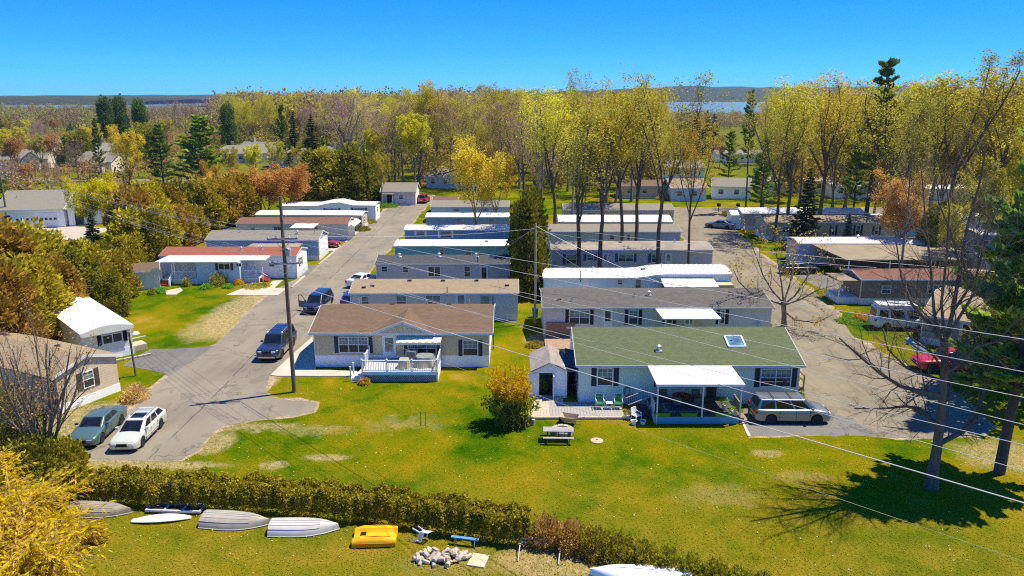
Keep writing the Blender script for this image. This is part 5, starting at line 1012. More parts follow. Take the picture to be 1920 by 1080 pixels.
for i, (x, y) in enumerate(((gp(1000, 795).x, 46.9), (gp(996, 790).x, 47.4))):
    o = thing('wood_stump', ['pale upright log at the corner of the boardwalk', 'second pale log behind the upright one at the boardwalk'][i], 'log', (x, y, 0)); MB().lathe([(.13, 0), (.12, .4), (.0, .41)], 9).build('trunk', MAT['log'], o)
# satellite dish by the small shed
o = thing('satellite_dish', 'grey satellite dish on a pole beside the small cream shed', 'satellite dish', gp(297, 548)); MB().tube([(0, 0, 0), (0, 0, 2.4)], .04, 6).build('mast', MAT['galv'], o); m = MB(); m.lathe([(.0, .0), (.25, .03), (.5, .13), (.52, .12), (.25, .0), (0, -.03)], 18, (0, 0, 0), 'y'); d = m.build('dish', M('dish_grey', (.62, .62, .60), .5), o, smooth=60, loc=(0, -.1, 2.5)); d.rotation_euler = (R(200), 0, R(25)); MB().tube([(0, -.1, 2.35), (.1, -.6, 2.5)], .015, 5).build('feed_arm', MAT['galv'], o)
# stake pair protecting a sapling
o = thing('sapling_stakes', 'two thin dark stakes round a tiny sapling on the lawn', 'stakes', gp(794, 798))
for x in (-.18, .12): MB().tube([(x, 0, 0), (x+.02, .02, 1.0)], .025, 5).build('stake', MAT['bark_dk'], o)
# ================================================================== VEHICLES  (local: x forward, y left, z up)
def smoothlist(pts, x): return float(np.interp(x, [p[0] for p in pts], [p[1] for p in pts]))
def car(name, label, loc, rz, col, L, W, H, hood, cab, axles, wr=.33, gc=.22, spans=((.06, .34), (.38, .62), (.66, .94)), cat='car', cladding=None, roofw=.76, rack=False, sunroof=False, metal=.25, ds=1.0, twotone=None, group=None, pillar_t=(.10, .86), bed=None):
    o = thing(name, label, cat, loc, rz, group); pm = paint('paint_' + label.replace(' ', '_')[:40], col, metal); hwid = W/2
    xs = sorted(set([round(-L/2 + L*i/44, 3) for i in range(45)] + [round(a + d, 3) for a in axles for d in (-wr*1.22, -wr*1.05, -wr*.6, 0, wr*.6, wr*1.05, wr*1.22)] + [-L/2+.03, L/2-.03, -L/2+.1, L/2-.1]))
    xs = [x for x in xs if -L/2 <= x <= L/2]
    def ring(x):
        e = max(0, (abs(x) - (L/2 - .55)) / .55); hw = hwid * (1 - (.05 if x < 0 else .16) * e**2.2 - (.05 * max(0, e-.8)/.2))
        zt = smoothlist(hood, x); zb = gc + .10*e**3
        for a in axles:
            d = abs(x - a)
            if d < wr*1.2: zb = max(zb, wr*.98 + math.sqrt(max(0, (wr*1.2)**2 - d*d)) * .98)
        zb = min(zb, zt - .12); zm = zb + (zt - zb)*.5; zm = max(zm, min(.62*zt, zt-.06))
        half = [(0, zb), (hw*.80, zb), (hw*.965, zb+.02), (hw, zm), (hw*.985, zt - .09), (hw*.945, zt-.025), (hw*.80, zt+.012), (hw*.4, zt+.035), (0, zt+.042)]
        return [(x, y, z) for y, z in half] + [(x, -y, z) for y, z in half[-2:0:-1]]
    m = MB(); rings = [ring(x) for x in xs]; n = len(rings[0])
    for r in rings: m.v.extend(r)
    for i in range(len(xs)-1):
        for j in range(n): m.f.append([i*n+j, i*n+(j+1) % n, (i+1)*n+(j+1) % n, (i+1)*n+j]); m.m.append(0)
    m.f += [list(range(n))[::-1], list(range((len(xs)-1)*n, len(xs)*n))]; m.m += [0, 0]
    body = m.build('body', pm, o, smooth=48)
    MB().box(-L/2+.25, L/2-.25, -hwid*.78, hwid*.78, gc-.02, .62).build('underbody', MAT['black'], o)
    xb, xrr, xrf, xwf = cab; zb0 = lambda x: smoothlist(hood, x) + .0
    wb, wr2 = hwid*.93, hwid*roofw; Hr = H
    BR, BF = Vector((xb, wb*.94, zb0(xb)-.02)), Vector((xwf, wb*.9, zb0(xwf)-.02)); TR, TF = Vector((xrr, wr2*.96, Hr-.03)), Vector((xrf, wr2*.96, Hr-.03))
    MR, MF = Vector((xb + (xwf-xb)*.15, wb, zb0(0)-.02)), Vector((xb + (xwf-xb)*.80, wb, zb0(0)-.02))
    bm = bmesh.new(); fl = lambda v: Vector((v.x, -v.y, v.z))
    q = [bm.verts.new(v) for v in (BR, fl(BR), fl(BF), BF, TR, fl(TR), fl(TF), TF)]
    for f_ in ((0, 1, 2, 3), (4, 7, 6, 5), (0, 3, 7, 4), (1, 5, 6, 2), (3, 2, 6, 7), (0, 4, 5, 1)): bm.faces.new([q[i] for i in f_])
    bmesh.ops.recalc_face_normals(bm, faces=bm.faces)
    bmesh.ops.bevel(bm, geom=[e for e in bm.edges if max(v.co.z for v in e.verts) > Hr-.1], offset=.09, segments=3, profile=.6, affect='EDGES')
    me = bpy.data.meshes.new('cabin'); bm.to_mesh(me); bm.free(); me.materials.append(pm); me.polygons.foreach_set('use_smooth', [True]*len(me.polygons)); me.set_sharp_from_angle(angle=R(35)); link('cabin', me, o)
    def quad_on(c00, c10, c11, c01, s0, s1, t0, t1, name_, mat, off=.014):
        P_ = lambda s, t: (c00*(1-s) + c10*s)*(1-t) + (c01*(1-s) + c11*s)*t
        a, b, c, d = P_(s0, t0), P_(s1, t0), P_(s1, t1), P_(s0, t1); nn = (b-a).cross(d-a).normalized(); ce = (c00+c11)/2
        if nn.dot(ce - Vector((ce.x*.3, 0, ce.z*.5))) < 0: nn = -nn
        m = MB(); m.add([p + nn*off for p in (a, b, c, d)] + [p - nn*.02 for p in (a, b, c, d)], [(0, 1, 2, 3), (0, 4, 5, 1), (1, 5, 6, 2), (2, 6, 7, 3), (3, 7, 4, 0)]); return m.build(name_, mat, o)
    quad_on(fl(BF), BF, TF, fl(TF), .07, .93, .06, .90, 'windscreen', MAT['carglass']); quad_on(BR, fl(BR), fl(TR), TR, .09, .91, .16, .88, 'rear_window', MAT['carglass'])
    for s_ in (1, -1):
        k = (lambda v: v) if s_ > 0 else fl
        for a, b in spans: quad_on(k(BR), k(BF), k(TF), k(TR), a, b, pillar_t[0], pillar_t[1], 'side_window', MAT['carglass'])
        MB().box(xwf-.42-.09, xwf-.42+.07, s_*(wb+.02) - .0 if s_ > 0 else s_*(wb+.20), s_*(wb+.20) if s_ > 0 else s_*(wb+.02), zb0(xwf-.4)+.02, zb0(xwf-.4)+.16).build('wing_mirror', pm, o)
        xf = L/2
        zf = smoothlist(hood, xf-.2)
        hm = MB(); hm.add([(xf-.34, s_*hwid*.90, zf-.05), (xf-.03, s_*hwid*.72, zf-.10), (xf-.012, s_*hwid*.42, zf-.10), (xf-.34, s_*hwid*.94, zf-.22), (xf-.0, s_*hwid*.74, zf-.25), (xf+.01, s_*hwid*.42, zf-.24), (xf-.25, s_*hwid*.5, zf-.04), (xf-.25, s_*hwid*.5, zf-.25)], [(0, 3, 4, 1), (1, 4, 5, 2), (0, 1, 6), (1, 2, 6), (3, 7, 4), (4, 7, 5), (2, 5, 7, 6), (0, 6, 7, 3)]); hm.build('headlight', MAT['lamp'], o)
        zr = smoothlist(hood, -L/2+.15); MB().box(-L/2-.012, -L/2+.16, s_*hwid*.66 if s_ > 0 else s_*hwid*.955, s_*hwid*.955 if s_ > 0 else s_*hwid*.66, zr-.28, zr-.06).build('tail_light', MAT['red_lamp'], o)
        for x in ((axles[1]+axles[0])/2 - .35, (axles[1]+axles[0])/2 + .55): MB().box(x-.09, x+.09, s_*(hwid*.985)-.02, s_*(hwid*.985)+.02, zb0(0)-.16, zb0(0)-.12).build('door_handle', pm, o)
        for x in (axles[0]+wr*1.25+.12, (axles[0]+axles[1])/2+.12, axles[1]-wr*1.25-.05): MB().box(x-.009, x+.009, s_*hwid-.012, s_*hwid+.004, gc+.08, zb0(0)-.07).build('door_seam', MAT['dark'], o)
        MB().box(axles[0]+wr*1.2, axles[1]-wr*1.2, s_*hwid*.97 - .012, s_*hwid*.97 + .012, gc-.02, gc+.06).build('sill', MAT['black'], o)
        MB().box(axles[0]+wr*1.3, axles[1]-wr*1.3, s_*hwid - .012, s_*hwid + .012, gc+.22, gc+.28).build('side_moulding', twotone or pm, o)
        if twotone: MB().box(axles[0]+wr*1.25, axles[1]-wr*1.25, s_*hwid - .010, s_*hwid + .010, gc+.04, gc+.42).build('lower_panel', twotone, o)
    MB().box(L/2-.03, L/2+.006, -hwid*.36, hwid*.36, smoothlist(hood, L/2-.2)-.24, smoothlist(hood, L/2-.2)-.10).build('grille', MAT['dark'], o)
    MB().box(L/2-.05, L/2+.03, -hwid*.70, hwid*.70, gc+.10, gc+.24).build('bumper', cladding or pm, o); MB().box(L/2-.02, L/2+.035, -hwid*.4, hwid*.4, gc+.26, gc+.30).build('air_intake', MAT['dark'], o)
    MB().box(-L/2-.035, -L/2+.05, -hwid*.8, hwid*.8, gc+.12, gc+.28).build('bumper', cladding or pm, o); MB().box(-L/2-.02, -L/2+.02, -.26, .26, gc+.36, gc+.48).build('licence_plate', MAT['plate'], o)
    for s_ in (1, -1):
        for a in axles:
            w = MB(); w.lathe([(wr*.62, -.1), (wr*.93, -.105), (wr, -.06), (wr, .06), (wr*.93, .105), (wr*.62, .1)], 22, (0, 0, 0), 'y')
            wo2 = w.build('wheel', MAT['black'], o, smooth=40, loc=(a, s_*(hwid-.125), wr))
            r = MB(); r.lathe([(0, s_*.085), (wr*.18, s_*.085), (wr*.2, s_*.07)], 10, (0, 0, 0), 'y'); r.lathe([(wr*.55, s_*.06), (wr*.64, s_*.10), (wr*.64, s_*.02), (wr*.55, s_*.02)], 20, (0, 0, 0), 'y')
            for k in range(5):
                t_ = k*2*math.pi/5; r.bar((0, s_*.07, 0), (wr*.6*math.cos(t_), s_*.075, wr*.6*math.sin(t_)), .1*wr/.33, .035, up=(0, 1, 0))
            r.build('rim', MAT['rim'], wo2); MB().lathe([(0, s_*.03), (wr*.58, s_*.03)], 16, (0, 0, 0), 'y').build('brake_disc', MAT['iron'], wo2)
    if rack:
        for s_ in (1, -1): MB().tube([(xrf-.25, s_*wr2*.82, Hr-.01), (xrf-.35, s_*wr2*.82, Hr+.05), (xrr+.35, s_*wr2*.82, Hr+.05), (xrr+.2, s_*wr2*.82, Hr-.01)], .02, 6).build('roof_rail', MAT['black'] if rack == 'dark' else MAT['rim'], o)
        for k in (0.3, .7): MB().bar((xrr+(xrf-xrr)*k, -wr2*.82, Hr+.05), (xrr+(xrf-xrr)*k, wr2*.82, Hr+.05), .05, .025).build('cross_bar', MAT['iron'], o)
    if sunroof: MB().box(xrf-.95, xrf-.2, -wr2*.62, wr2*.62, Hr-.02, Hr+.006).build('sunroof', MAT['carglass'], o)
    return o
SEDAN = dict(L=4.9, W=1.84, H=1.42, hood=[(-2.45, .78), (-2.35, .94), (-1.6, 1.0), (-.6, .97), (.95, .95), (1.7, .86), (2.3, .74), (2.45, .60)], cab=(-1.75, -.85, .35, 1.15), axles=(-1.38, 1.42), wr=.32, spans=((.14, .44), (.48, .84)))
WAGON = dict(L=4.8, W=1.80, H=1.43, hood=[(-2.4, .86), (-2.3, .98), (-.6, .96), (.95, .94), (1.7, .86), (2.25, .75), (2.4, .60)], cab=(-2.32, -1.75, .28, 1.28), axles=(-1.33, 1.40), wr=.32, spans=((.07, .30), (.34, .58), (.62, .86)), roofw=.72)
MINIV = dict(L=5.14, W=1.96, H=1.75, hood=[(-2.57, .92), (-2.5, 1.06), (0, 1.04), (1.3, 1.06), (1.8, 1.0), (2.35, .88), (2.57, .68)], cab=(-2.5, -2.25, .75, 1.62), axles=(-1.52, 1.56), wr=.35, spans=((.05, .30), (.33, .62), (.65, .90)))
SUV = dict(L=5.57, W=1.98, H=1.88, hood=[(-2.78, 1.0), (-2.7, 1.16), (0, 1.14), (1.15, 1.14), (1.5, 1.12), (2.6, 1.04), (2.78, .86)], cab=(-2.72, -2.5, .55, 1.2), axles=(-1.6, 1.72), wr=.38, gc=.30, spans=((.04, .29), (.33, .60), (.64, .92)))
car('sedan', 'teal green sedan parked beside the cream estate car', (-27.35, 45.55, .012), R(-86), (.075, .15, .145), cladding=None, **SEDAN)
car('estate_car', 'cream white estate car with dark sunroof on the parking area', (-24.4, 45.0, .012), R(-88), (.60, .61, .50), rack=True, sunroof=True, metal=.1, **WAGON)
car('minivan', 'silver grey minivan parked beside the patio deck', (19.15, 47.85, .018), R(-1), (.26, .28, .275), rack='dark', metal=.55, **MINIV)
car('suv', 'long dark blue and tan SUV facing the parking area', (-20.5, 61.9, .012), R(-91), (.012, .022, .065), rack=True, twotone=M('tan_lower_paint', (.34, .28, .18), .4, .08), cladding=MAT['chrome'], metal=.2, **SUV)
vn = car('minivan', 'dark navy minivan with its driver door open on the road', (-20.35, 75.7, .012), R(-94), (.010, .018, .055), twotone=M('champagne_lower_paint', (.36, .31, .22), .4, .08), metal=.2, **dict(MINIV, L=5.0, W=1.9, H=1.74))
hg = bpy.data.objects.new('open_door', None); COL.objects.link(hg); bpy.data.objects.remove(hg)
# hinged at the front edge of the doorway, swung out on the car's right flank (towards the kerb in view)
th = R(62); hx, hy = 1.0, -.97
def dp(d, z): return (hx - d*math.cos(th), hy - d*math.sin(th), z)
m = MB()
def plate(m, pts, tk=.05): m.prism(pts, (math.sin(th)*tk, -math.cos(th)*tk, 0))
plate(m, [dp(0, .32), dp(1.1, .32), dp(1.1, 1.02), dp(0, 1.02)]); 
od = m.build('open_door', paint('navy_door', (.010, .018, .055), .2), vn)
m = MB()
for a, b in ((dp(0, 1.02), dp(.62, 1.62)), (dp(.62, 1.62), dp(1.02, 1.60)), (dp(1.02, 1.60), dp(1.1, 1.02))): m.bar(a, b, .05, .06)
m.build('window_frame', MAT['black'], od)
car('coupe', 'white coupe seen from behind beside the charcoal-roofed trailer', (-17.7, 86.2, .016), R(66), (.78, .78, .76), metal=.05, **dict(SEDAN, L=4.7, H=1.40))
car('hatchback', 'bright blue hatchback half hidden by the tan-roofed trailer', (-17.25, 77.6, .016), R(92), (.015, .05, .26), metal=.3, **dict(WAGON, L=4.2))
car('sedan', 'red sedan between the blue and the tan trailer', (-28.0, 109.0, .055), R(-4), (.32, .012, .025), metal=.2, **SEDAN)
car('suv', 'small red SUV by the white gabled house at the road end', (-18.7, 157.5, .016), R(84), (.34, .015, .02), metal=.2, **dict(SUV, L=4.5, hood=[(-2.25, 1.0), (-2.2, 1.1), (0, 1.08), (.9, 1.08), (1.9, 1.0), (2.25, .82)], cab=(-2.2, -2.0, .3, 1.0), axles=(-1.3, 1.35)))
car('car', 'blue-grey car nosing out beside the white end porch', (35.4, 125.6, .016), R(150), (.10, .15, .22), metal=.4, **SEDAN)
car('car', 'dark car standing in for shade beside the lilac trailer carport', (36.3, 92.0, .02), R(8), (.03, .03, .035), metal=.3, **WAGON)  # dark car body stands in for what is only a shaded area
# camper van
o = car('camper_van', 'white high-top camper van parked beyond the right lane', (37.4, 68.9, .016), R(-4), (.70, .71, .70), metal=.05, **dict(L=5.4, W=2.0, H=2.15, hood=[(-2.7, 1.05), (-2.6, 1.15), (0, 1.15), (1.5, 1.12), (2.4, 1.0), (2.7, .80)], cab=(-2.65, -2.55, 1.1, 1.75), axles=(-1.6, 1.7), wr=.36, gc=.3, spans=((.06, .26), (.32, .62), (.72, .93)), roofw=.86))
m = MB(); m.box(-2.4, 1.1, -.78, .78, 2.13, 2.45); m.build('high_top', MAT['white'], o); MB().box(-1.2, -.5, -.3, .3, 2.45, 2.6).build('roof_hatch', MAT['vinyl'], o)
# pickup
o = car('pickup_truck', 'red pickup truck under the bare branches on the right', (35.7, 57.4, .0), R(174), (.50, .008, .014), metal=.1, **dict(L=5.6, W=1.98, H=1.80, hood=[(-2.8, .95), (-2.7, 1.10), (-1, 1.1), (1.0, 1.1), (1.4, 1.1), (2.5, 1.0), (2.8, .82)], cab=(-.95, -.7, .55, 1.15), axles=(-1.65, 1.75), wr=.38, gc=.32, spans=((.08, .46), (.52, .90)), rack=False, cat='pickup'))
MB().box(-2.6, -1.1, -.75, .75, 1.13, 1.16).build('bed_floor', MAT['black'], o)
m = MB(); m.box(-2.75, -1.05, .80, .93, 1.1, 1.22); m.box(-2.75, -1.05, -.93, -.80, 1.1, 1.22); m.build('bed_rail', MAT['chrome'], o)

# ================================================================== BOATS AND THE STRIP BEFORE THE HEDGE
def rowboat(label, loc, rz, L, W, Hh, hull, strakes=3, name='rowing_boat', trim=None):
    o = thing(name, label, 'boat', loc, rz); N = 16; V = []
    prof = [(1, .03), (1.0, .10), (.93, .34), (.80, .66), (.52, .90), (.22, .985), (0, 1.0)]
    rings = []
    for i in range(N+1):
        k = i/N; w = W/2 * (1 - max(0, (k-.38)/.62)**2.3 * .97) * (.90 + .10*min(1, k/.3)); hh_ = Hh*(1 - .12*k**2 - .35*max(0, k-.8)/.2*.6); x = L*k - .10*L*max(0, k-.9)*0
        half = [(w*a, hh_*b) for a, b in prof]; rings.append([(x + (.12*Hh*(1-b/hh_) if i == N else 0), y, b) for y, b in half] + [(x, -y, b) for y, b in half[-2::-1]])
    m = MB(); n = len(rings[0])
    for r in rings: m.v.extend(r)
    for i in range(N):
        for j in range(n-1): m.f.append([i*n+j, i*n+j+1, (i+1)*n+j+1, (i+1)*n+j]); m.m.append(0)
    m.f.append(list(range(n))[::-1]); m.m.append(0); m.f.append(list(range(N*n, N*n+n))); m.m.append(0)
    m.build('hull', hull, o, smooth=38)
    for s_ in (1, -1):
        m = MB(); m.tube([(r[0][0], s_*(r[0][1]+.015), .05) for r in rings], .03, 6); m.build('gunwale', trim or MAT['alum'], o)
        for q in range(strakes):
            j = 3 + q if q < 3 else 3; m = MB(); m.tube([(r[j][0], s_*r[j][1], r[j][2]+.004) for r in rings[:13]], .016, 5); m.build('strake', trim or MAT['alum'], o)
    m = MB(); m.tube([(r[6][0], 0, r[6][2]+.01) for r in rings[:15]], .022, 5); m.build('keel', trim or MAT['alum'], o); return o
rowboat('grey aluminium rowing boat lying upside down, half under willow twigs', (-23.7, 36.0, 0), R(-4), 3.3, 1.3, .48, M('weathered_aluminium', (.30, .26, .19), .65, .2, 3, metal=.0, dirt=.4))
rowboat('beige grey rowing boat upside down beside the white kayak', (-16.15, 34.95, 0), R(-5), 3.5, 1.45, .55, M('beige_grey_hull', (.42, .37, .30), .55, .12, 2, metal=.0, dirt=.25))
rowboat('pale grey rowing boat upside down between the beige boat and the yellow one', (-12.4, 34.15, 0), R(1), 3.45, 1.40, .55, M('pale_grey_hull', (.58, .54, .47), .5, .1, 2, metal=.0, dirt=.18))
rowboat('white boat upside down at the bottom edge of the picture', (8.2, 29.75, 0), R(172), 4.6, 1.6, .60, MAT['plastic'], 1)
# kayak
o = thing('kayak', 'white pointed kayak lying on the dry grass before the hedge', 'kayak', (-18.45, 35.05, 0), R(7)); m = MB(); rings = []
for i in range(15):
    k = i/14; w = .36*math.sin(math.pi*min(1, max(0, .04+.92*k)))**.65; hh_ = .26*math.sin(math.pi*(.06+.88*k))**.5; rings.append([(3.0*k-1.5, w*math.cos(a_), .02+hh_*(.5+.5*math.sin(a_))) for a_ in [j*math.pi/6 for j in range(12)]])
for r in rings: m.v.extend(r)
for i in range(14):
    for j in range(12): m.f.append([i*12+j, i*12+(j+1) % 12, (i+1)*12+(j+1) % 12, (i+1)*12+j]); m.m.append(0)
m.f += [list(range(12))[::-1], list(range(14*12, 15*12))]; m.m += [0, 0]; m.build('hull', MAT['plastic'], o, smooth=50); MB().tube([(-1.45, 0, .2), (0, 0, .292), (1.45, 0, .2)], .014, 5).build('keel_line', MAT['white'], o)
# dock section
o = thing('dock_section', 'pale blue dock frame with dark panels behind the white kayak', 'dock section', (-18.6, 36.05, 0), R(-3)); DB = M('pale_blue_frame', (.50, .52, .56), .5)
for y in (-.35, .35): MB().box(-1.0, 2.0, y-.05, y+.05, .12, .24).build('side_rail', DB, o)
for k in range(4): MB().box(-1.0+k*.97, -.9+k*.97, -.3, .3, .13, .23).build('cross_rail', DB, o)
for k in range(3): MB().box(-.89+k*.97, -.04+k*.97, -.29, .29, .13, .17).build('panel', MAT['iron'], o)
# yellow pedal boat, upside down
o = thing('pedal_boat', 'bright yellow plastic pedal boat lying upside down', 'pedal boat', (-7.95, 33.25, 0), R(3)); YM = M('yellow_plastic', (.80, .42, .005), .38, .06, 2, dirt=.08); YO = M('orange_plastic', (.72, .20, .005), .4, .06)
prof = [(-.72, .03), (-.73, .26), (-.66, .42), (-.50, .50), (-.34, .46), (-.24, .30), (-.12, .25), (.12, .25), (.24, .30), (.34, .46), (.50, .50), (.66, .42), (.73, .26), (.72, .03)]
m = MB(); n = len(prof); N = 14
for i in range(N+1):
    k = i/N; e = math.sin(math.pi*min(1, .12+k*.8))**.28; hf = 1 - .18*max(0, k-.75)/.25 - .30*max(0, .18-k)/.18
    for y, z in prof: m.v.append((2.15*k, y*(.92+.08*e), z*hf*(1 if z > .1 else 1)))
for i in range(N):
    for j in range(n-1): m.f.append([i*n+j, i*n+j+1, (i+1)*n+j+1, (i+1)*n+j]); m.m.append(0)
m.f += [list(range(n))[::-1], list(range(N*n, N*n+n))]; m.m += [0, 0]; m.build('hull', YM, o, smooth=40)
for s_ in (1, -1): MB().bar((.2, s_*.745, .20), (2.0, s_*.745, .20), .03, .12).build('hull_stripe', YO, o)
MB().box(.35, .62, -.2, .2, .25, .34).build('paddle_well', MAT['dark'], o)
for y in (-.5, .5): MB().tube([(.3, y, .46), (1.1, y, .515), (1.9, y, .47)], .02, 5).build('hull_ridge', YO, o)
plastic_chair('white plastic chair tipped over between yellow boat and log pile', (-4.95, 33.45, .30), (R(96), R(18), R(65)))
# firewood
rnd = random.Random(11); lm = []
for k in range(6):
    L = rnd.uniform(.36, .5); r = rnd.uniform(.07, .12); m = MB(); n = 8; jj = [rnd.uniform(.82, 1.15) for _ in range(n)]
    if k % 3 == 2: jj = [j if i < 5 else j*.35 for i, j in enumerate(jj)]
    vs_ = [(x, r*jj[i]*math.cos(i*2*math.pi/n), r*jj[i]*math.sin(i*2*math.pi/n)) for x in (-L/2, L/2) for i in range(n)]
    m.add(vs_, [(i, (i+1) % n, n+(i+1) % n, n+i) for i in range(n)]); m.add(vs_, [tuple(range(n))[::-1], tuple(range(n, 2*n))], 1); lm.append(m.mesh('firewood_log', [MAT['log'], MAT['log_end']]))
pc = gp(828, 1047)
for k in range(46):
    a_ = rnd.uniform(0, 6.28); rr = math.sqrt(rnd.random()); x = pc.x + 1.35*rr*math.cos(a_); y = pc.y + .62*rr*math.sin(a_); z = .09 + (1-rr)*rnd.uniform(.0, .42)
    o = link('firewood_log', lm[k % 6], None, (x, y, z)); o.rotation_euler = (rnd.uniform(0, 6), rnd.uniform(-.35, .35), rnd.uniform(0, 6.28)); s_ = rnd.uniform(.85, 1.25); o.scale = (s_, s_, s_)
    tag(o, 'cut firewood log lying in the heap before the hedge', 'log', 'heap of firewood')
p = gp(897, 1052); m = MB(); m.box(-.42, .42, -.5, .5, 0, .07); o = m.build('paving_slab', M('pale_slab', (.50, .44, .30), .9, .12, 3), loc=(p.x, p.y, 0)); o.rotation_euler = (0, 0, R(-14)); tag(o, 'pale square slab lying beside the firewood heap', 'slab')
p = gp(872, 1022); o = thing('dock_plank', 'narrow blue-topped dock plank on trestles behind the firewood', 'plank', (p.x, p.y, 0), R(-12)); MB().box(-.7, .7, -.09, .09, .36, .42).build('plank', M('blue_plank', (.12, .30, .55), .5), o)
for x in (-.5, .5): MB().bar((x, -.12, 0), (x, .0, .36), .04, .04).build('trestle', MAT['galv'], o); MB().bar((x, .12, 0), (x, .0, .36), .04, .04).build('trestle', MAT['galv'], o)
p = gp(1010, 1050); o = thing('metal_frame', 'rusty tube frame lying on bare soil at the hedge foot', 'frame', (p.x, p.y, 0), R(-8))
for x in (-1.0, 1.0): MB().tube([(x, 1.0, .45), (x*.97, -.3, .06)], .03, 6).build('side_tube', MAT['alum'], o); MB().tube([(x, 1.0, 0), (x, 1.0, .48)], .03, 6).build('leg', MAT['alum'], o)
for z, y in ((.47, 1.0), (.28, 1.0)): MB().tube([(-1, y, z), (1, y, z)], .03, 6).build('cross_tube', MAT['alum'], o)
for k in range(5): MB().tube([(-.7+.35*k, .98, .28), (-.62+.35*k, .98, .46)], .02, 5).build('rung', MAT['iron'], o)

# blue canoe beside the grey-brown trailer
rowboat('long pale blue canoe lying upside down by the grey-brown trailer', (gp(1704, 640).x, gp(1704, 640).y, 0), math.atan2(gp(1744, 668).y - gp(1704, 640).y, gp(1744, 668).x - gp(1704, 640).x), 4.6, .85, .40, M('pale_blue_hull', (.22, .33, .47), .5, .1, 2), 1, 'canoe')

# ================================================================== POLES AND WIRES
def utility_pole(label, x, y, hgt_, arms, rz=0, lean=(0, 0), r=.17, mat=None):
    o = thing('utility_pole', label, 'utility pole', (x, y, 0), rz); MB().tube([(0, 0, -.2), (lean[0]*.5, lean[1]*.5, hgt_*.5), (lean[0], lean[1], hgt_)], [r, r*.85, r*.66], 12).build('shaft', mat or MAT['pole'], o, smooth=60)
    pts = []
    for z, w in arms:
        k = z/hgt_; cx, cy_ = lean[0]*k, lean[1]*k; a = MB().bar((cx-w, cy_-.16, z), (cx+w, cy_-.16, z+.06), .10, .13).build('crossarm', MAT['grey_wood'], o)
        for s_ in (-1, 1): MB().bar((cx+s_*w*.62, cy_-.17, z-.02), (cx, cy_-.14, z-.75), .04, .03).build('brace', MAT['galv'], o)
        for s_ in (-1, -.45, .45, 1):
            MB().lathe([(.03, .06), (.06, .1), (.035, .14), (.06, .18), (.03, .24), (.0, .25)], 8, (cx+s_*w*.95, cy_-.16, z)).build('insulator', MAT['lamp'], a)
            c, s2 = math.cos(rz), math.sin(rz); lx, ly = cx+s_*w*.95, cy_-.16; pts.append(Vector((x + lx*c - ly*s2, y + lx*s2 + ly*c, z+.25)))
    return o, pts
P1 = gp(552, 735); pole1, pts1 = utility_pole('tall brown utility pole with two crossarms beside the beige home', P1.x, P1.y, 14.8, ((11.75, 1.1), (9.95, 1.1)), 0, (.05, 0))
MB().lathe([(.0, 0), (.2, .02), (.22, .5), (.16, .6), (0, .62)], 12, (.34, -.05, 10.5)).build('transformer', MAT['meter'], pole1); MB().bar((.1, 0, 12.8), (.1, -.05, 13.4), .1, .1).build('bracket', MAT['galv'], pole1)
PE = Vector((16.2, 19.0, 0)); pole2, ptsE = utility_pole('utility pole just outside the right edge of the picture', PE.x, PE.y, 15.3, ((13.6, 1.1), (12.0, 1.1)), R(-40))
PL = gp(17, 428); pole3, pts3 = utility_pole('distant utility pole with crossarms at the left edge by the garage', PL.x, PL.y, 11.4, ((10.6, 1.2), (9.2, 1.2)), R(10))
PB = gp(1003, 606); pole4, pts4 = utility_pole('thin weathered service pole between the trailer rows', PB.x, PB.y, 9.9, (), 0, (0, 0), .12, M('pale_pole_wood', (.50, .39, .25), .9, .25, 4, stretch=(4, 4, .5)))
def wire(label, a, b, sag, r=.016, mat=None):
    a, b = Vector(a), Vector(b); N = 22; m = MB(); m.tube([a + (b-a)*(i/N) - Vector((0, 0, sag*4*(i/N)*(1-i/N))) for i in range(N+1)], r, 5); o = m.build('overhead_wire', mat or MAT['wire'], None); return tag(o, label, 'wire', 'overhead wires')
def at_edge(v): return Vector((wx(1920, 20.6, hz(v, 20.6)), 20.6, hz(v, 20.6)))
top1 = Vector((P1.x+.05, P1.y, 14.6)); WT = [(Vector((P1.x, P1.y, 13.2)), 635), (Vector((P1.x+.1, P1.y, 12.95)), 696), (pts1[0], 744), (pts1[3], 795), (pts1[4], 833), (pts1[7], 881)]
nth = ['topmost', 'second', 'third', 'fourth', 'fifth', 'sixth']
for k, (a, v) in enumerate(WT):
    e = at_edge(v); d = (e-a).normalized(); wire('%s power wire from the tall pole towards the right edge' % nth[k], a, e + d*2.2, .12, .011)
e = at_edge(942); a = Vector((P1.x+.12, P1.y, 8.5)); wire('thick pale cable crossing low before the silver minivan', a, e + (e-a).normalized()*2.2, .10, .022)
e = at_edge(1052); a = Vector((P1.x+.12, P1.y, 6.6)); wire('thin lowest cable over the right lawn', a, e + (e-a).normalized()*2.2, .10, .008, M('dim_wire', (.40, .42, .22), .6))
for k in range(6): wire(['first', 'second', 'third', 'fourth', 'fifth', 'sixth'][k] + ' power wire running from the tall pole to the garage pole', pts1[[0, 1, 3, 4, 5, 7][k]], pts3[[0, 1, 3, 4, 5, 7][k]], .9, .010)
t4 = Vector((PB.x, PB.y, 9.7))
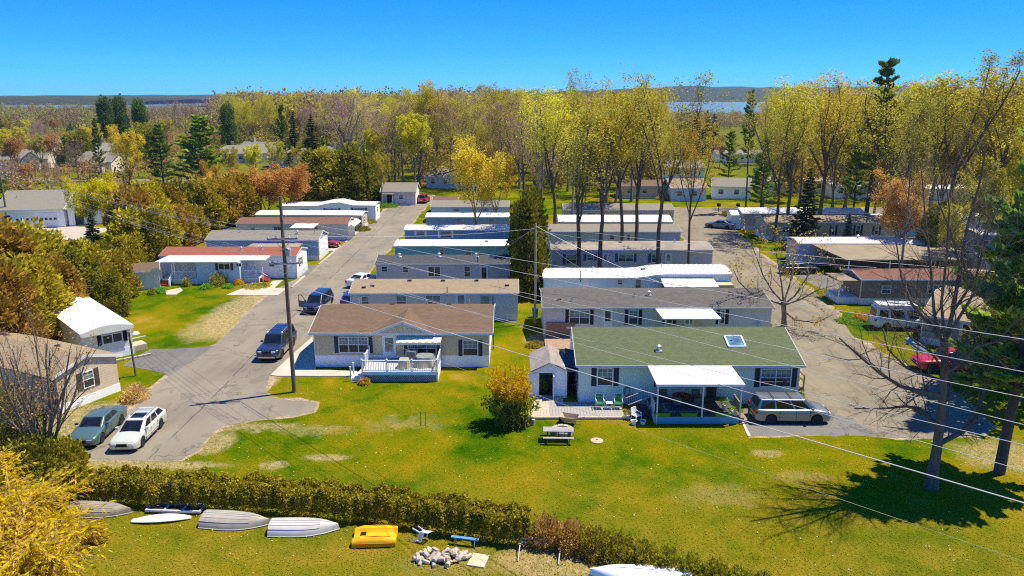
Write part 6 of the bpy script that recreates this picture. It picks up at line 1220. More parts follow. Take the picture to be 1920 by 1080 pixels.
for k, (q, lb) in enumerate((((-6.3, 71.2, 3.9), 'service wire from the thin pole down to the tan-roofed trailer'), ((-4.0, 85.1, 4.2), 'service wire from the thin pole down to the charcoal-roofed trailer'), ((7.3, 78.0, 3.9), 'service wire from the thin pole to the wavy-roofed trailer'), ((15.5, 69.0, 4.0), 'service wire from the thin pole over the light grey home'), ((pts1[3].x, pts1[3].y, pts1[3].z), 'feeder wire from the tall pole to the thin service pole'), ((30, 60, 8.0), 'wire from the thin pole across the right lane'), ((45, 56, 8.0), 'upper wire from the thin pole towards the right pines'))):
    wire(lb, t4 - Vector((0, 0, .25*(k % 3))), q, .35, .010)
# yard light on a wooden post
p = gp(255, 705); o = thing('lamp_post', 'dark wooden yard lamp post beside the angled white-roofed trailer', 'lamp post', (p.x, p.y, 0)); MB().tube([(0, 0, 0), (-.12, 0, 3.7)], .085, 9).build('post', MAT['pole'], o); MB().tube([(-.12, 0, 3.55), (.15, -.05, 3.75), (.4, -.1, 3.72)], .03, 6).build('arm', MAT['galv'], o); MB().lathe([(.0, .12), (.14, .1), (.3, -.08), (.28, -.1), (.0, .02)], 14, (.48, -.12, 3.66)).build('lamp_head', M('pale_enamel', (.72, .75, .78), .4), o)
for i, (u, v, lb) in enumerate(((1347, 398, 'dark round-topped mailbox post by the back street'), (1383, 398, 'second mailbox post under the slender pine'))):
    p = gp(u, v); o = thing('mailbox', lb, 'mailbox', p); MB().tube([(0, 0, 0), (0, 0, 1.15)], .07, 6).build('post', MAT['wood_dk'], o); MB().lathe([(0, 0), (.35, .05), (.45, .35), (.3, .65), (0, .7)], 10, (0, 0, 1.1)).build('box', MAT['black'], o)
for i, (x, y, lb) in enumerate(((-16.4, 95.3, 'black rubbish bin by the bright blue trailer'), (2.35, 72.6, 'blue rubbish bin beside the thin service pole'), (-30, 99.0, 'blue-grey propane tank by the slate blue trailer'))):
    o = thing('rubbish_bin' if i < 2 else 'gas_tank', lb, 'bin' if i < 2 else 'tank', (x, y, 0)); MB().lathe([(.26, 0), (.33, .9), (.35, .92), (.35, .98), (.0, 1.08)], 12).build('body', [MAT['black'], MAT['blue'], MAT['meter']][i], o); MB().box(-.3, .3, -.38, -.33, .8, .88).build('handle', MAT['iron'], o)
# ================================================================== PLANTS
LF = dict(yg=leafmat('yellow_green_buds', (.19, .185, .012), (.40, .36, .03), .4), lime=leafmat('lime_buds', (.20, .20, .010), (.38, .36, .022), .4), gold=leafmat('golden_buds', (0.21, 0.165, 0.01), (0.4, 0.3, 0.024), .4), olive=leafmat('olive_buds', (0.14, 0.135, 0.016), (0.3, 0.27, 0.035), .35), orange=leafmat('orange_buds', (0.24, 0.135, 0.022), (0.4, 0.25, 0.055), .35), russet=leafmat('russet_buds', (0.18, 0.09, 0.035), (0.3, 0.165, 0.06), .3), mauve=leafmat('mauve_twig_haze', (.15, .095, .075), (.25, .17, .13), .3), fresh=leafmat('fresh_leaves', (.12, .19, .012), (.28, .34, .03), .4),
    pine=leafmat('pine_needles', (0.036, 0.075, 0.014), (0.13, 0.185, 0.03), .15), spruce=leafmat('spruce_needles', (0.015, 0.034, 0.012), (0.055, 0.08, 0.025), .1), pinel=leafmat('light_pine_needles', (0.055, 0.115, 0.014), (0.18, 0.25, 0.03), .2), blue=leafmat('blue_spruce_needles', (.03, .055, .04), (.09, .12, .085), .1),
    cedar=leafmat('cedar_sprays', (0.095, 0.092, 0.006), (0.31, 0.255, 0.016), .2, 1.1), cedarg=leafmat('green_cedar_sprays', (0.055, 0.072, 0.006), (0.21, 0.2, 0.017), .2, 1.1), cedaro=leafmat('bronze_cedar_sprays', (0.12, 0.095, 0.01), (0.32, 0.22, 0.024), .2, 1.1), hedge=leafmat('hedge_leaves', (0.075, 0.088, 0.005), (0.29, 0.26, 0.016), .25, 2.0), dead=leafmat('dead_hedge_leaves', (0.15, 0.1, 0.02), (0.36, 0.24, 0.05), .25, 2.0),
    willow=leafmat('willow_leaves', (0.24, 0.165, 0.003), (0.38, 0.27, 0.008), .4, 1.0), forsy=leafmat('forsythia_flowers', (.74, .46, .003), (.80, .60, .005), .4, 1.2, .01, 1.0), shrub=leafmat('tan_twigs', (.26, .17, .06), (.42, .29, .11), .25, 2), bright=leafmat('bright_green_leaves', (.05, .16, .01), (.18, .34, .03), .35, 2))
# ---- prototypes, each used for several trees
D = {}
D['tallA'] = deciduous(1, 24, 'tall', per=2, leaf=LF['yg'], size=.19, spread=.26); D['tallB'] = deciduous(2, 24, 'tall', per=2, leaf=LF['olive'], size=.19, spread=.26); D['tallC'] = deciduous(3, 24, 'tall', per=2, leaf=LF['lime'], size=.19, spread=.26)
D['tallD'] = deciduous(4, 24, 'tall', per=2, leaf=LF['gold'], size=.19, spread=.26); D['bareA'] = deciduous(5, 24, 'vase', per=1, leaf=LF['mauve'], bark=MAT['bark_pur'], size=.2); D['bareB'] = deciduous(6, 22, 'vase', per=2, leaf=LF['mauve'], bark=MAT['bark_pur'], dense=.95, size=.24)
D['vaseY'] = deciduous(7, 20, 'vase', per=4, leaf=LF['yg'], size=.26); D['vaseL'] = deciduous(8, 20, 'vase', per=6, leaf=LF['lime'], size=.28, spread=.22); D['vaseO'] = deciduous(9, 14, 'vase', per=7, leaf=LF['orange'], size=.22, spread=.3, bark=MAT['bark_gold'], trunk=.08); D['vaseG'] = deciduous(10, 16, 'vase', per=5, leaf=LF['gold'], size=.22, spread=.25, bark=MAT['bark_gold'], trunk=.2)
D['lowY'] = deciduous(14, 18, 'vase', per=5, leaf=LF['yg'], size=.26, spread=.25, trunk=.18); D['lowO'] = deciduous(15, 18, 'vase', per=4, leaf=LF['olive'], size=.25, spread=.22, trunk=.2); D['lowW'] = deciduous(16, 14, 'vase', per=8, leaf=leafmat('willow_gold', (.30, .27, .006), (.39, .37, .012), .4), size=.22, spread=.3, bark=MAT['bark_gold'], trunk=.14)
D['russet'] = deciduous(11, 11, 'vase', per=3, leaf=LF['russet'], size=.18, dense=.9); D['tallE'] = deciduous(12, 24, 'tall', per=2, leaf=LF['yg'], bark=MAT['bark_grey'], dense=.95); D['bareC'] = deciduous(13, 26, 'tall', per=1, leaf=LF['olive'], bark=MAT['bark'], size=.18)
D['pineA'] = pine(21, 22, LF['pine']); D['pineB'] = pine(22, 20, LF['pinel'], width=.27, start=.15, gap=.2); D['pineC'] = pine(23, 26, LF['pine'], width=.12, start=.30, gap=.45, top=.45, whorls=14); D['pineT'] = pine(24, 26, LF['pine'], width=.13, start=.45, gap=.4, whorls=14, top=.25)
D['nearA'] = deciduous(17, 24, 'fork', per=3, leaf=LF['yg'], size=.17, spread=.2, bark=MAT['bark_mid'], trunk=.46); D['nearB'] = deciduous(18, 24, 'fork', per=2, leaf=LF['olive'], size=.17, spread=.2, bark=MAT['bark_mid'], trunk=.42); D['nearC'] = deciduous(19, 24, 'fork', per=2, leaf=LF['gold'], size=.16, spread=.2, bark=MAT['bark_mid'], trunk=.5)
D['spruceA'] = spruce(31, 14, LF['spruce'], .19); D['spruceB'] = spruce(32, 12, LF['blue'], .22); D['spruceC'] = spruce(33, 10, LF['pinel'], .24)
D['cedA'] = cedar(41, 8, LF['cedar'], .30); D['cedB'] = cedar(42, 8, LF['cedarg'], .32); D['cedC'] = cedar(43, 8, LF['cedaro'], .30); D['cedD'] = cedar(44, 9, leafmat('darker_cedar_sprays', (.040, .046, .005), (.15, .135, .012), .2, 1.1), .17, power=1.3, lobes=60)  # cedars between the rows get a darker spray colour of their own
D['round'] = cedar(45, 16, LF['pine'], .15, n=6000, size=.5, power=2.2, lo=.2)
HT = {k: max(v.co.z for v in m[0].vertices) for k, m in D.items()}
PR = random.Random(77)
def tree(kind, label, u, Y, vtop, name='tree', group=None, wide=1.0, x=None, h=None):
    wide *= 1.5 if kind.startswith('near') else 1.0; X = wx(u, Y, 1.0) if x is None else x; hgt_ = hz(vtop, Y) if h is None else h; s = max(.1, hgt_/HT[kind])
    return plant(name, label, 'tree', (X, Y, 0), D[kind], PR.uniform(0, 6.28), (s*wide, s*wide, s), group)
# ---- tall trees standing among the middle row
tree('nearB', 'thick-trunked olive budding tree in front of the blush trailer, nearest the dark cedar', 1085, 91, 190, wide=1.0)
tree('nearA', 'yellow-green budding tree with straight trunk second from the dark cedar', 1125, 90.6, 160, wide=.9)
tree('nearC', 'golden budding tree with two close trunks behind the blush trailer', 1166, 101.5, 158, wide=.8); tree('nearA', 'slightly leaning tall tree beside the golden budding one', 1192, 102.5, 150, wide=.85)
tree('nearB', 'tallest bare-topped tree standing above the blush trailer', 1234, 91.2, 122, wide=.8); tree('nearC', 'slim forked tree at the right end of the blush trailer', 1290, 91.0, 205, wide=.62)
tree('nearA', 'broad budding tree behind the dark cedar, over the ribbed trailer', 1040, 112, 165); tree('bareB', 'purple-brown bare tree left of the tall middle trees', 1010, 128, 200); tree('bareC', 'bare-topped tree reaching the sky behind the dark cedar', 1072, 122, 128, wide=.7)
tree('tallC', 'lime budding tree far behind the tall middle trees', 1150, 132, 158); tree('nearB', 'olive budding tree at the back of the middle row', 980, 140, 195)
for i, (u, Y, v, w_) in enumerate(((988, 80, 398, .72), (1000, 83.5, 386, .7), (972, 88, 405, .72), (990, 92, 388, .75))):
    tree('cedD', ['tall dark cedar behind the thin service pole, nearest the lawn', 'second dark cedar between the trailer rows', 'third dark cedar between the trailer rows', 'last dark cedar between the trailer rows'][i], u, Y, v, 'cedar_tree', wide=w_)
tree('vaseG', 'golden yellow tree rising behind the bright blue trailer', 893, 115.5, 258, wide=1.2); tree('vaseG', 'smaller golden tree beside the slate blue trailer', 930, 127, 290, wide=1.1)
tree('vaseL', 'big round lime-green tree at the end of the left road', 776, 167, 212, wide=1.15); tree('vaseY', 'spindly yellow-green tree by the house at the road end', 716, 150, 285, wide=.8)
# ---- left side
for i, (u, Y, v, kd, w_, lb) in enumerate((
    (690, 158, 300, 'cedB', 1.2, 'dark cedar nearest the house at the road end'), (655, 156, 292, 'cedB', 1.3, 'broad dark cedar behind the wavy-roofed white trailer'), (618, 155, 296, 'cedA', 1.3, 'golden cedar second from the orange maples'), (588, 154, 300, 'cedB', 1.2, 'green cedar beside the orange maples'))): tree(kd, lb, u, Y, v, 'cedar_tree', wide=w_)
tree('vaseO', 'orange budding maple behind the red-brown roofed trailer', 500, 136, 312, 'maple_tree', wide=2.0); tree('vaseO', 'larger orange budding maple beside the dark cedars', 540, 140, 304, 'maple_tree', wide=2.0); tree('vaseO', 'orange-brown budding maple behind the tall pole', 455, 140, 316, 'maple_tree', wide=2.0); tree('vaseO', 'leftmost orange-brown maple above the cedar belt', 415, 144, 322, 'maple_tree', wide=1.9)
CD = [(258, 104, 372, 'cedC', 1.2), (285, 110, 362, 'cedA', 1.25), (318, 118, 358, 'cedA', 1.3), (350, 122, 355, 'cedB', 1.2), (385, 124, 352, 'cedA', 1.3), (420, 128, 345, 'cedC', 1.3), (452, 131, 342, 'cedA', 1.2), (245, 97, 410, 'cedA', 1.2), (275, 99, 405, 'cedB', 1.2), (305, 103, 400, 'cedA', 1.2), (340, 108, 398, 'cedC', 1.2), (365, 113, 395, 'cedA', 1.2)]
ORD = ['first', 'second', 'third', 'fourth', 'fifth', 'sixth', 'seventh', 'eighth', 'ninth', 'tenth', 'eleventh', 'twelfth', 'thirteenth', 'fourteenth', 'fifteenth', 'sixteenth', 'seventeenth']; TONE = dict(cedA='golden', cedB='dark olive', cedC='bronze')
for i, (u, Y, v, kd, w_) in enumerate(sorted(CD)): tree(kd, '%s cedar behind the red-roofed trailer, %s from the left in the tall belt' % (TONE[kd], ORD[i]), u, Y, v, 'cedar_tree', 'cedar belt behind the red-roofed trailer', w_)
CE = [(20, 68, 450, 'cedC', 1.1), (62, 72, 450, 'cedA', 1.2), (98, 75, 456, 'cedA', 1.2), (130, 79, 465, 'cedB', 1.2), (165, 82, 468, 'cedA', 1.2), (200, 84, 470, 'cedB', 1.25), (222, 80, 485, 'cedA', 1.2), (150, 74, 485, 'cedB', 1.2), (185, 76, 490, 'cedA', 1.2), (110, 69.5, 505, 'cedC', 1.2), (70, 65, 505, 'cedA', 1.2), (30, 62, 520, 'cedA', 1.2), (-10, 58, 515, 'cedC', 1.2), (45, 82, 445, 'cedA', 1.2), (-5, 76, 440, 'cedB', 1.2), (212, 73, 520, 'cedB', 1.0), (240, 90, 455, 'cedA', 1.2)]
for i, (u, Y, v, kd, w_) in enumerate(sorted(CE)): tree(kd, '%s cedar above the angled white-roofed trailer, %s from the left edge' % (TONE[kd], ORD[i]), u, Y, v, 'cedar_tree', 'cedar clump at the left edge', w_)
tree('lowW', 'bright yellow willow before the long garage, left stem', 170, 110, 326, 'willow_tree', wide=.85); tree('lowW', 'bright yellow willow before the long garage, right stem', 214, 111, 322, 'willow_tree', wide=.9); tree('spruceA', 'dark spruce standing on the lawn before the garage', 178, 103, 395, 'spruce_tree', wide=1.35)
tree('pineA', 'tall dark pine behind the cedar belt, left of the two', 308, 170, 234, 'pine_tree', wide=1.25); tree('pineB', 'broad bright pine behind the cedar belt, right of the two', 382, 168, 216, 'pine_tree', wide=1.7); tree('pineA', 'green pine beside the beige estate houses', 190, 205, 222, 'pine_tree', wide=.6); tree('pineB', 'dark pine cut by the left edge above the garage', -4, 135, 275, 'pine_tree', wide=.9)
tree('vaseG', 'golden spreading tree left of the two pines', 245, 182, 235, wide=1.0); tree('bareB', 'bare brown tree among the beige houses', 150, 182, 258, wide=.7); tree('russet', 'russet budding tree before the twin-gabled house', 110, 195, 250, wide=1.2); tree('russet', 'russet shrubby tree left of the estate houses', 40, 185, 255, wide=1.2); tree('bareB', 'bare shrubby tree behind the garage roof', 100, 160, 300, wide=.9); tree('russet', 'rust brown thicket tree behind the garage', 55, 158, 305, wide=1.3); tree('bareB', 'brown bare thicket tree at the pole by the garage', 20, 165, 300, wide=1.2)
for i, (u, Y, v, kd, w_) in enumerate(((205, 330, 198, 'round', .9), (232, 335, 196, 'round', .75), (268, 340, 201, 'round', .85), (432, 300, 210, 'round', .8), (533, 235, 197, 'pineA', .7), (555, 240, 207, 'spruceA', .9), (588, 230, 212, 'spruceA', 1.2))): tree(kd, ['dark round-headed pine left of the far group', 'dark pine in the middle of the far group', 'dark pine right of the far group', 'blue-green pine in front of the lake strip', 'dark spruce in front of the forest, taller', 'dark spruce close beside the taller forest one', 'dark broad spruce before the forest near the grey roof'][i], u, Y, v, 'pine_tree', wide=w_)
tree('bareA', 'big bare purple-grey tree on the skyline at the left', 328, 300, 178, wide=1.0); tree('bareB', 'bare skyline tree right of the purple-grey one', 352, 310, 188, wide=.9)
tree('spruceC', 'small conical spruce before the white gabled house', 612, 172, 252, 'spruce_tree', wide=.8); tree('spruceC', 'conical green spruce behind the dark cedars', 685, 175, 268, 'spruce_tree', wide=1.0)
for i, (u, Y, v, kd) in enumerate(((440, 165, 275, 'vaseY'), (480, 175, 270, 'vaseL'), (520, 182, 262, 'vaseY'), (560, 190, 265, 'tallE'), (655, 185, 262, 'vaseY'), (700, 190, 240, 'vaseL'), (400, 150, 300, 'vaseG'), (735, 205, 225, 'vaseY'))): tree(kd, ['yellow-green sapling tree behind the orange maple, first of the row', 'lime sapling tree before the long beige house', 'yellow sapling tree right of the long beige house', 'pale grey-stemmed tree before the grey roof', 'yellow-green tree behind the dark cedars', 'bright tree just left of the big lime one', 'golden tree at the foot of the broad pine', 'yellow-green tree before the purple forest edge'][i], u, Y, v, wide=.9)
# ---- right side
tree('pineT', 'slender pine with bare stem at the back street corner', 1398, 143, 170, 'pine_tree', wide=.62); tree('pineA', 'big dark pine behind the white end porch', 1425, 136, 262, 'pine_tree', wide=1.1); tree('pineB', 'spreading light green pine on the back lawn', 1365, 190, 245, 'pine_tree', wide=1.1)
for i, (u, Y, v, kd) in enumerate(((1302, 290, 202, 'spruceB'), (1322, 295, 205, 'spruceA'), (1336, 300, 212, 'spruceB'))): tree(kd, ['left dark spruce of the trio before the lake', 'middle dark spruce of the trio before the lake', 'right dark spruce of the trio before the lake'][i], u, Y, v, 'spruce_tree', wide=1.1)
tree('spruceA', 'dark spruce in front of the tan trailer beyond the lane', 1508, 108.5, 312, 'spruce_tree', wide=1.15); tree('spruceB', 'small young spruce before the tan trailer windows', 1589, 112, 398, 'spruce_tree', wide=.9)
tree('pineC', 'very tall pine whose dark head tops the right-hand trees', 1622, 128, 112, 'pine_tree', wide=1.05); tree('pineA', 'shaded pine under the tall right-hand trees', 1600, 136, 240, 'pine_tree', wide=.9)
RT = [(1452, 113, 165, 'nearB', .8, 'leaning dark-stemmed tree by the lane, left of the spruce'), (1475, 120, 140, 'nearA', .95, 'yellow budding tree behind the lane spruce'), (1535, 122, 132, 'nearC', 1.0, 'olive budding tree above the khaki trailer'), (1560, 140, 150, 'tallA', .95, 'budding tree behind the khaki trailer'), (1660, 118, 140, 'nearB', 1.1, 'many-stemmed budding tree right of the very tall pine'), (1690, 128, 150, 'vaseY', 1.2, 'fan-shaped budding tree behind the orange one'), (1740, 125, 128, 'nearA', 1.0, 'yellow budding tree under the tallest right crown'), (1775, 108, 88, 'nearB', .95, 'tallest budding tree on the right, airy top against the sky'), (1850, 118, 118, 'nearA', 1.1, 'bright lime budding tree near the right edge'), (1890, 104, 125, 'nearC', 1.0, 'golden budding tree at the right edge'), (1925, 112, 135, 'tallA', 1.1, 'budding tree cut by the right edge'), (1820, 135, 140, 'tallB', 1.1, 'olive tree behind the bright lime one'), (1585, 150, 165, 'tallC', 1.1, 'lime tree deep behind the khaki trailer'), (1430, 150, 178, 'bareC', .9, 'bare-topped tree behind the big dark pine'), (1500, 152, 150, 'bareC', .95, 'bare-crowned tree on the skyline above the lane spruce'), (1640, 160, 165, 'tallD', 1.0, 'golden tree far behind the very tall pine'), (1720, 165, 150, 'tallA', 1.2, 'wide budding tree far behind the orange one'), (1960, 90, 150, 'tallB', 1.0, 'olive tree just outside the right edge')]
for u, Y, v, kd, w_, lb in RT: tree(kd, lb, u, Y, v, wide=w_)
for u, Y, v, kd, w_, lb in ((1560, 146, 215, 'lowY', 1.2, 'low-crowned yellow tree behind the khaki trailer'), (1640, 142, 235, 'lowO', 1.2, 'low-crowned olive tree behind the very tall pine'), (1700, 138, 225, 'lowY', 1.3, 'low-crowned yellow tree behind the orange maple'), (1765, 136, 215, 'lowO', 1.3, 'low-crowned olive tree under the tallest right crown'), (1830, 128, 220, 'lowY', 1.3, 'low-crowned yellow tree under the bright lime one'), (1890, 124, 240, 'lowW', 1.5, 'bright low golden tree near the right edge'), (1930, 98, 260, 'lowY', 1.2, 'low yellow tree cut by the right edge'), (1480, 158, 260, 'lowO', 1.2, 'low olive tree behind the white end porch'), (1835, 92, 300, 'lowO', 1.0, 'low olive tree behind the old right pine'), (1770, 90, 380, 'lowY', .9, 'small yellow-green tree by the blue trailer')): tree(kd, lb, u, Y, v, wide=w_)
tree('vaseO', 'orange-leaved small maple in front of the lilac trailer', 1692, 101, 322, 'maple_tree', wide=1.25); tree('bareC', 'tall straight trunk rising before the lilac trailer', 1688, 84, 150, wide=.55)
tree('cedB', 'light green leafy shrub tree at the lilac trailer end', 1755, 98, 395, 'cedar_tree', wide=1.0); tree('cedB', 'green bush behind the red pickup', 1815, 70, 560, 'cedar_tree', wide=1.6); tree('cedB', 'green bush at the right edge behind the pine', 1890, 60, 570, 'cedar_tree', wide=1.6); tree('cedB', 'second green bush beyond the pickup', 1850, 72, 520, 'cedar_tree', wide=1.5)

# ---- pollarded maple by the lane
w = Wood(51); rng = np.random.default_rng(51); b = Vector((wx(1470, 69.4, 0), 69.4, 0)); spec = VASE[1:]
def path_px(pts, Y0, base, dy=0.0): return [wp(u, v, Y0 + dy*i) - base for i, (u, v) in enumerate(pts)]
def hero(w, pts, Y0, base, r0, r1, lev, spec, dy=0, side=7, L=None):
    P = path_px(pts, Y0, base, dy); n = len(P)-1; Rr = [r0 + (r1-r0)*i/n for i in range(n+1)]; w.tube(P, Rr, side); Ln = sum((P[i+1]-P[i]).length for i in range(n)); w.kids(P, Rr, L or Ln, lev, spec)
P = path_px([(1470, 615), (1470, 590), (1469, 565)], 69.4, b); w.tube(P, [.30, .22, .24], 10)
sp = [dict(n=9, t0=.15, ang=(.5, 1.0), len=(.26, .5), rr=.5, tap=.3), dict(seg=4, wob=.2, up=.12, side=4, n=6, t0=.15, ang=(.5, 1.0), len=(.35, .6), rr=.5), dict(seg=3, wob=.2, up=.05, side=3, n=4, t0=.2, ang=(.4, .9), len=(.4, .7), rr=.55), dict(seg=2, wob=.2, up=.05, side=3, end=.4)]
for pts, dy in (([(1469, 568), (1448, 545), (1430, 515), (1418, 480), (1405, 450)], .6), ([(1469, 566), (1465, 530), (1458, 490), (1450, 440)], -.5), ([(1470, 570), (1490, 555), (1510, 525), (1528, 495), (1552, 470)], .3), ([(1470, 572), (1500, 562), (1530, 545), (1565, 535)], -.9), ([(1469, 572), (1440, 562), (1410, 552), (1385, 528), (1375, 505)], -.7), ([(1470, 566), (1482, 530), (1490, 490), (1500, 452)], .8), ([(1471, 585), (1492, 600), (1530, 605), (1562, 590)], -.8)): hero(w, pts, 69.4, b, .10, .03, 0, sp, dy)
o = plant('maple_tree', 'broad low maple with thick limbs and sparse yellow leaves by the lane', 'tree', b, (w.mesh('trunk', MAT['bark']), quads(w.leaf_points(1, .1, rng)[::2], .17, rng, LF['gold'], name='crown')))

# ---- big bare tree on the right lawn
w = Wood(61); rng = np.random.default_rng(61); Y0 = 38.4; b = Vector((wx(1745, Y0, 0), Y0, 0))
sp = [dict(n=14, t0=.10, ang=(.5, 1.05), len=(.28, .52), rr=.45, tap=.35), dict(seg=5, wob=.16, up=.06, side=4, n=9, t0=.12, ang=(.45, 1.0), len=(.34, .58), rr=.55), dict(seg=4, wob=.18, up=.03, side=3, n=6, t0=.2, ang=(.4, .9), len=(.4, .65), rr=.65), dict(seg=3, wob=.2, up=.02, side=3, end=.4)]
P = path_px([(1745, 922), (1750, 880), (1757, 840), (1765, 770), (1770, 700), (1772, 640)], Y0, b); w.tube(P, [.42, .30, .26, .22, .19, .16], 14)
for pts, r0, dy in (([(1770, 650), (1788, 580), (1800, 500), (1815, 420), (1838, 340), (1850, 270)], .12, .15), ([(1770, 660), (1752, 590), (1745, 500), (1735, 410), (1728, 320)], .10, .5), ([(1772, 640), (1820, 560), (1868, 490), (1910, 430)], .095, -.3), ([(1757, 800), (1744, 783), (1722, 766), (1700, 762), (1655, 766), (1602, 766)], .13, .25), ([(1764, 742), (1735, 736), (1690, 725), (1650, 700), (1612, 668), (1574, 634)], .14, -.35), ([(1768, 715), (1740, 705), (1700, 690), (1665, 655), (1655, 615)], .11, .5), ([(1760, 832), (1800, 812), (1828, 786), (1845, 735), (1862, 690)], .16, .3), ([(1768, 700), (1790, 690), (1830, 650), (1870, 640), (1915, 590)], .12, -.4), ([(1771, 645), (1745, 610), (1710, 570), (1690, 520), (1680, 450)], .12, .7), ([(1765, 770), (1780, 735), (1785, 690), (1800, 640)], .10, .5), ([(1768, 690), (1745, 660), (1715, 640), (1680, 600), (1660, 560)], .075, -.4), ([(1772, 640), (1765, 570), (1775, 480), (1780, 390), (1770, 320)], .085, -.5), ([(1790, 580), (1830, 520), (1850, 440), (1880, 370)], .08, .4), ([(1800, 500), (1785, 440), (1760, 380), (1755, 330)], .07, .3), ([(1760, 790), (1735, 800), (1700, 805), (1660, 800)], .06, -.4)): hero(w, pts, Y0, b, r0, r0*.3, 0, sp, dy)
plant('bare_tree', 'large bare grey tree on the right lawn casting branch shadows', 'tree', b, (w.mesh('trunk', MAT['bark_grey']), None))
# its pine neighbour
tm, cm = pine(62, 21, leafmat('brightened_pine_needles', (.05, .095, .014), (.19, .25, .035), .3), width=.20, start=.24, whorls=22, gap=.1, size=.34, tufts=17, bark=MAT['bark_dk'], flat=.35)  # needle colour brightened so this crown does not read near-black
plant('pine_tree', 'dark old pine at the right edge beside the bare tree', 'tree', (28.9, 40.2, 0), (tm, cm), .6, (1.15, 1.15, 1.1)); tree('pineA', 'second dark pine cut by the right edge behind the old one', 1925, 50, 190, 'pine_tree', wide=.85); tree('pineB', 'third pine filling the right edge beyond the old one', 1900, 55, 300, 'pine_tree', wide=.9)
# ---- bare shrub tree before the sandstone home
w = Wood(71); rng = np.random.default_rng(71); sp = [dict(n=9, t0=.15, ang=(.3, .7), len=(.3, .5), rr=.5, tap=.3), dict(seg=4, wob=.12, up=.10, side=4, n=6, t0=.2, ang=(.3, .8), len=(.35, .6), rr=.5), dict(seg=3, wob=.15, up=.08, side=3, n=4, t0=.2, ang=(.3, .8), len=(.4, .7), rr=.55), dict(seg=2, wob=.2, up=.05, side=3, end=.4)]
b = gp(86, 852)
for k in range(13):
    az = k*2.4; el = .95 + .5*w.r.random(); d = Vector((math.cos(az)*math.cos(el), math.sin(az)*math.cos(el), math.sin(el))); w.limb(Vector((.15*math.cos(az), .15*math.sin(az), 0)), d, w.r.uniform(5.6, 8.2), .10, 0, [dict(sp[0], seg=6, wob=.05, up=.05, side=6)] + sp[1:])
plant('bare_shrub', 'many-stemmed bare brown shrub tree before the sandstone home', 'tree', b, (w.mesh('trunk', MAT['bark']), quads(w.leaf_points(1, .1, rng)[::4], .12, rng, LF['orange'], name='crown')))
for i, (u, v, rx, h_, lf, lb) in enumerate(((25, 850, 2.0, 2.4, 'cedarg', 'dark green bush at the left edge by the sandstone home'), (60, 880, 2.0, 2.0, 'cedarg', 'olive bush behind the yellow willow'), (118, 870, 1.3, 1.5, 'hedge', 'yellow-green bush at the parking area corner'), (0, 800, 2.2, 2.8, 'cedarg', 'tall dark bush cut by the left edge'))):
    p = gp(u, v); plant('bush', lb, 'bush', (p.x, p.y, 0), dome(80+i, rx, rx, h_, LF[lf], 3500, .17), names=('stems', 'foliage'))
# ---- yellow willow, lower left corner
def willow(seed, h, spread, n, leaf, stems=9):
    w = Wood(seed); rng = np.random.default_rng(seed); pts = []; ax = []
    for k in range(stems):
        az = k*2.4 + w.r.uniform(-.3, .3); P = [Vector((w.r.uniform(-.4, .4), w.r.uniform(-.4, .4), -.1))]; d = Vector((math.cos(az)*.75, math.sin(az)*.75, 1)).normalized(); hk = h*w.r.uniform(.55, 1.0)
        for i in range(6): d = (d + w.rv()*.14 + Vector((math.cos(az), math.sin(az), -.25))*.12).normalized(); P.append(P[-1] + d*(hk*.2))
        w.tube(P, [.10, .085, .07, .055, .04, .03, .02], 6)
        for j in range(n//stems):
            t = w.r.uniform(.15, 1)*5.99; i = int(t); p = P[i].lerp(P[i+1], t-i); a2 = az + w.r.gauss(0, 1.1); L = spread*w.r.uniform(.25, 1.0); dd = Vector((math.cos(a2), math.sin(a2), w.r.uniform(-.1, .9))).normalized(); q = p.copy(); S_ = [q.copy()]; dr = w.r.uniform(.04, .24)
            for s_ in range(7): dd = (dd + Vector((0, 0, -dr)) + w.rv()*.13).normalized(); q = q + dd*(L/7); S_.append(q.copy())
            w.tube(S_, [.016, .014, .012, .010, .008, .007, .006, .005], 3)
            for s_ in range(1, 8):
                for _ in range(2): pts.append(S_[s_].lerp(S_[s_-1], w.r.random()) + w.rv()*.04); ax.append(S_[s_]-S_[s_-1])
    P = np.array([tuple(p) for p in pts]); P[:, 2] = np.maximum(P[:, 2], .05); return w.mesh('trunk', MAT['bark_gold']), quads(P, .095, rng, leaf, 0, 3.0, np.array([tuple(a.normalized()) for a in ax]), 'crown')
plant('willow_tree', 'golden yellow willow filling the lower left corner', 'tree', (-22.9, 29.2, 0), willow(91, 4.6, 3.0, 1000, LF['willow'])); plant('willow_tree', 'smaller yellow willow behind the lower left one', 'tree', (-26.2, 34.6, 0), willow(92, 3.8, 2.4, 700, LF['willow']))
plant('willow_tree', 'low yellow willow shoots near the upturned grey boat', 'tree', (-22.2, 32.4, 0), willow(93, 2.0, 1.6, 300, LF['willow'], 5)); plant('willow_tree', 'yellow willow cut by the left edge above the lowest one', 'tree', (-27.4, 32.0, 0), willow(94, 4.6, 3.0, 700, LF['willow']))
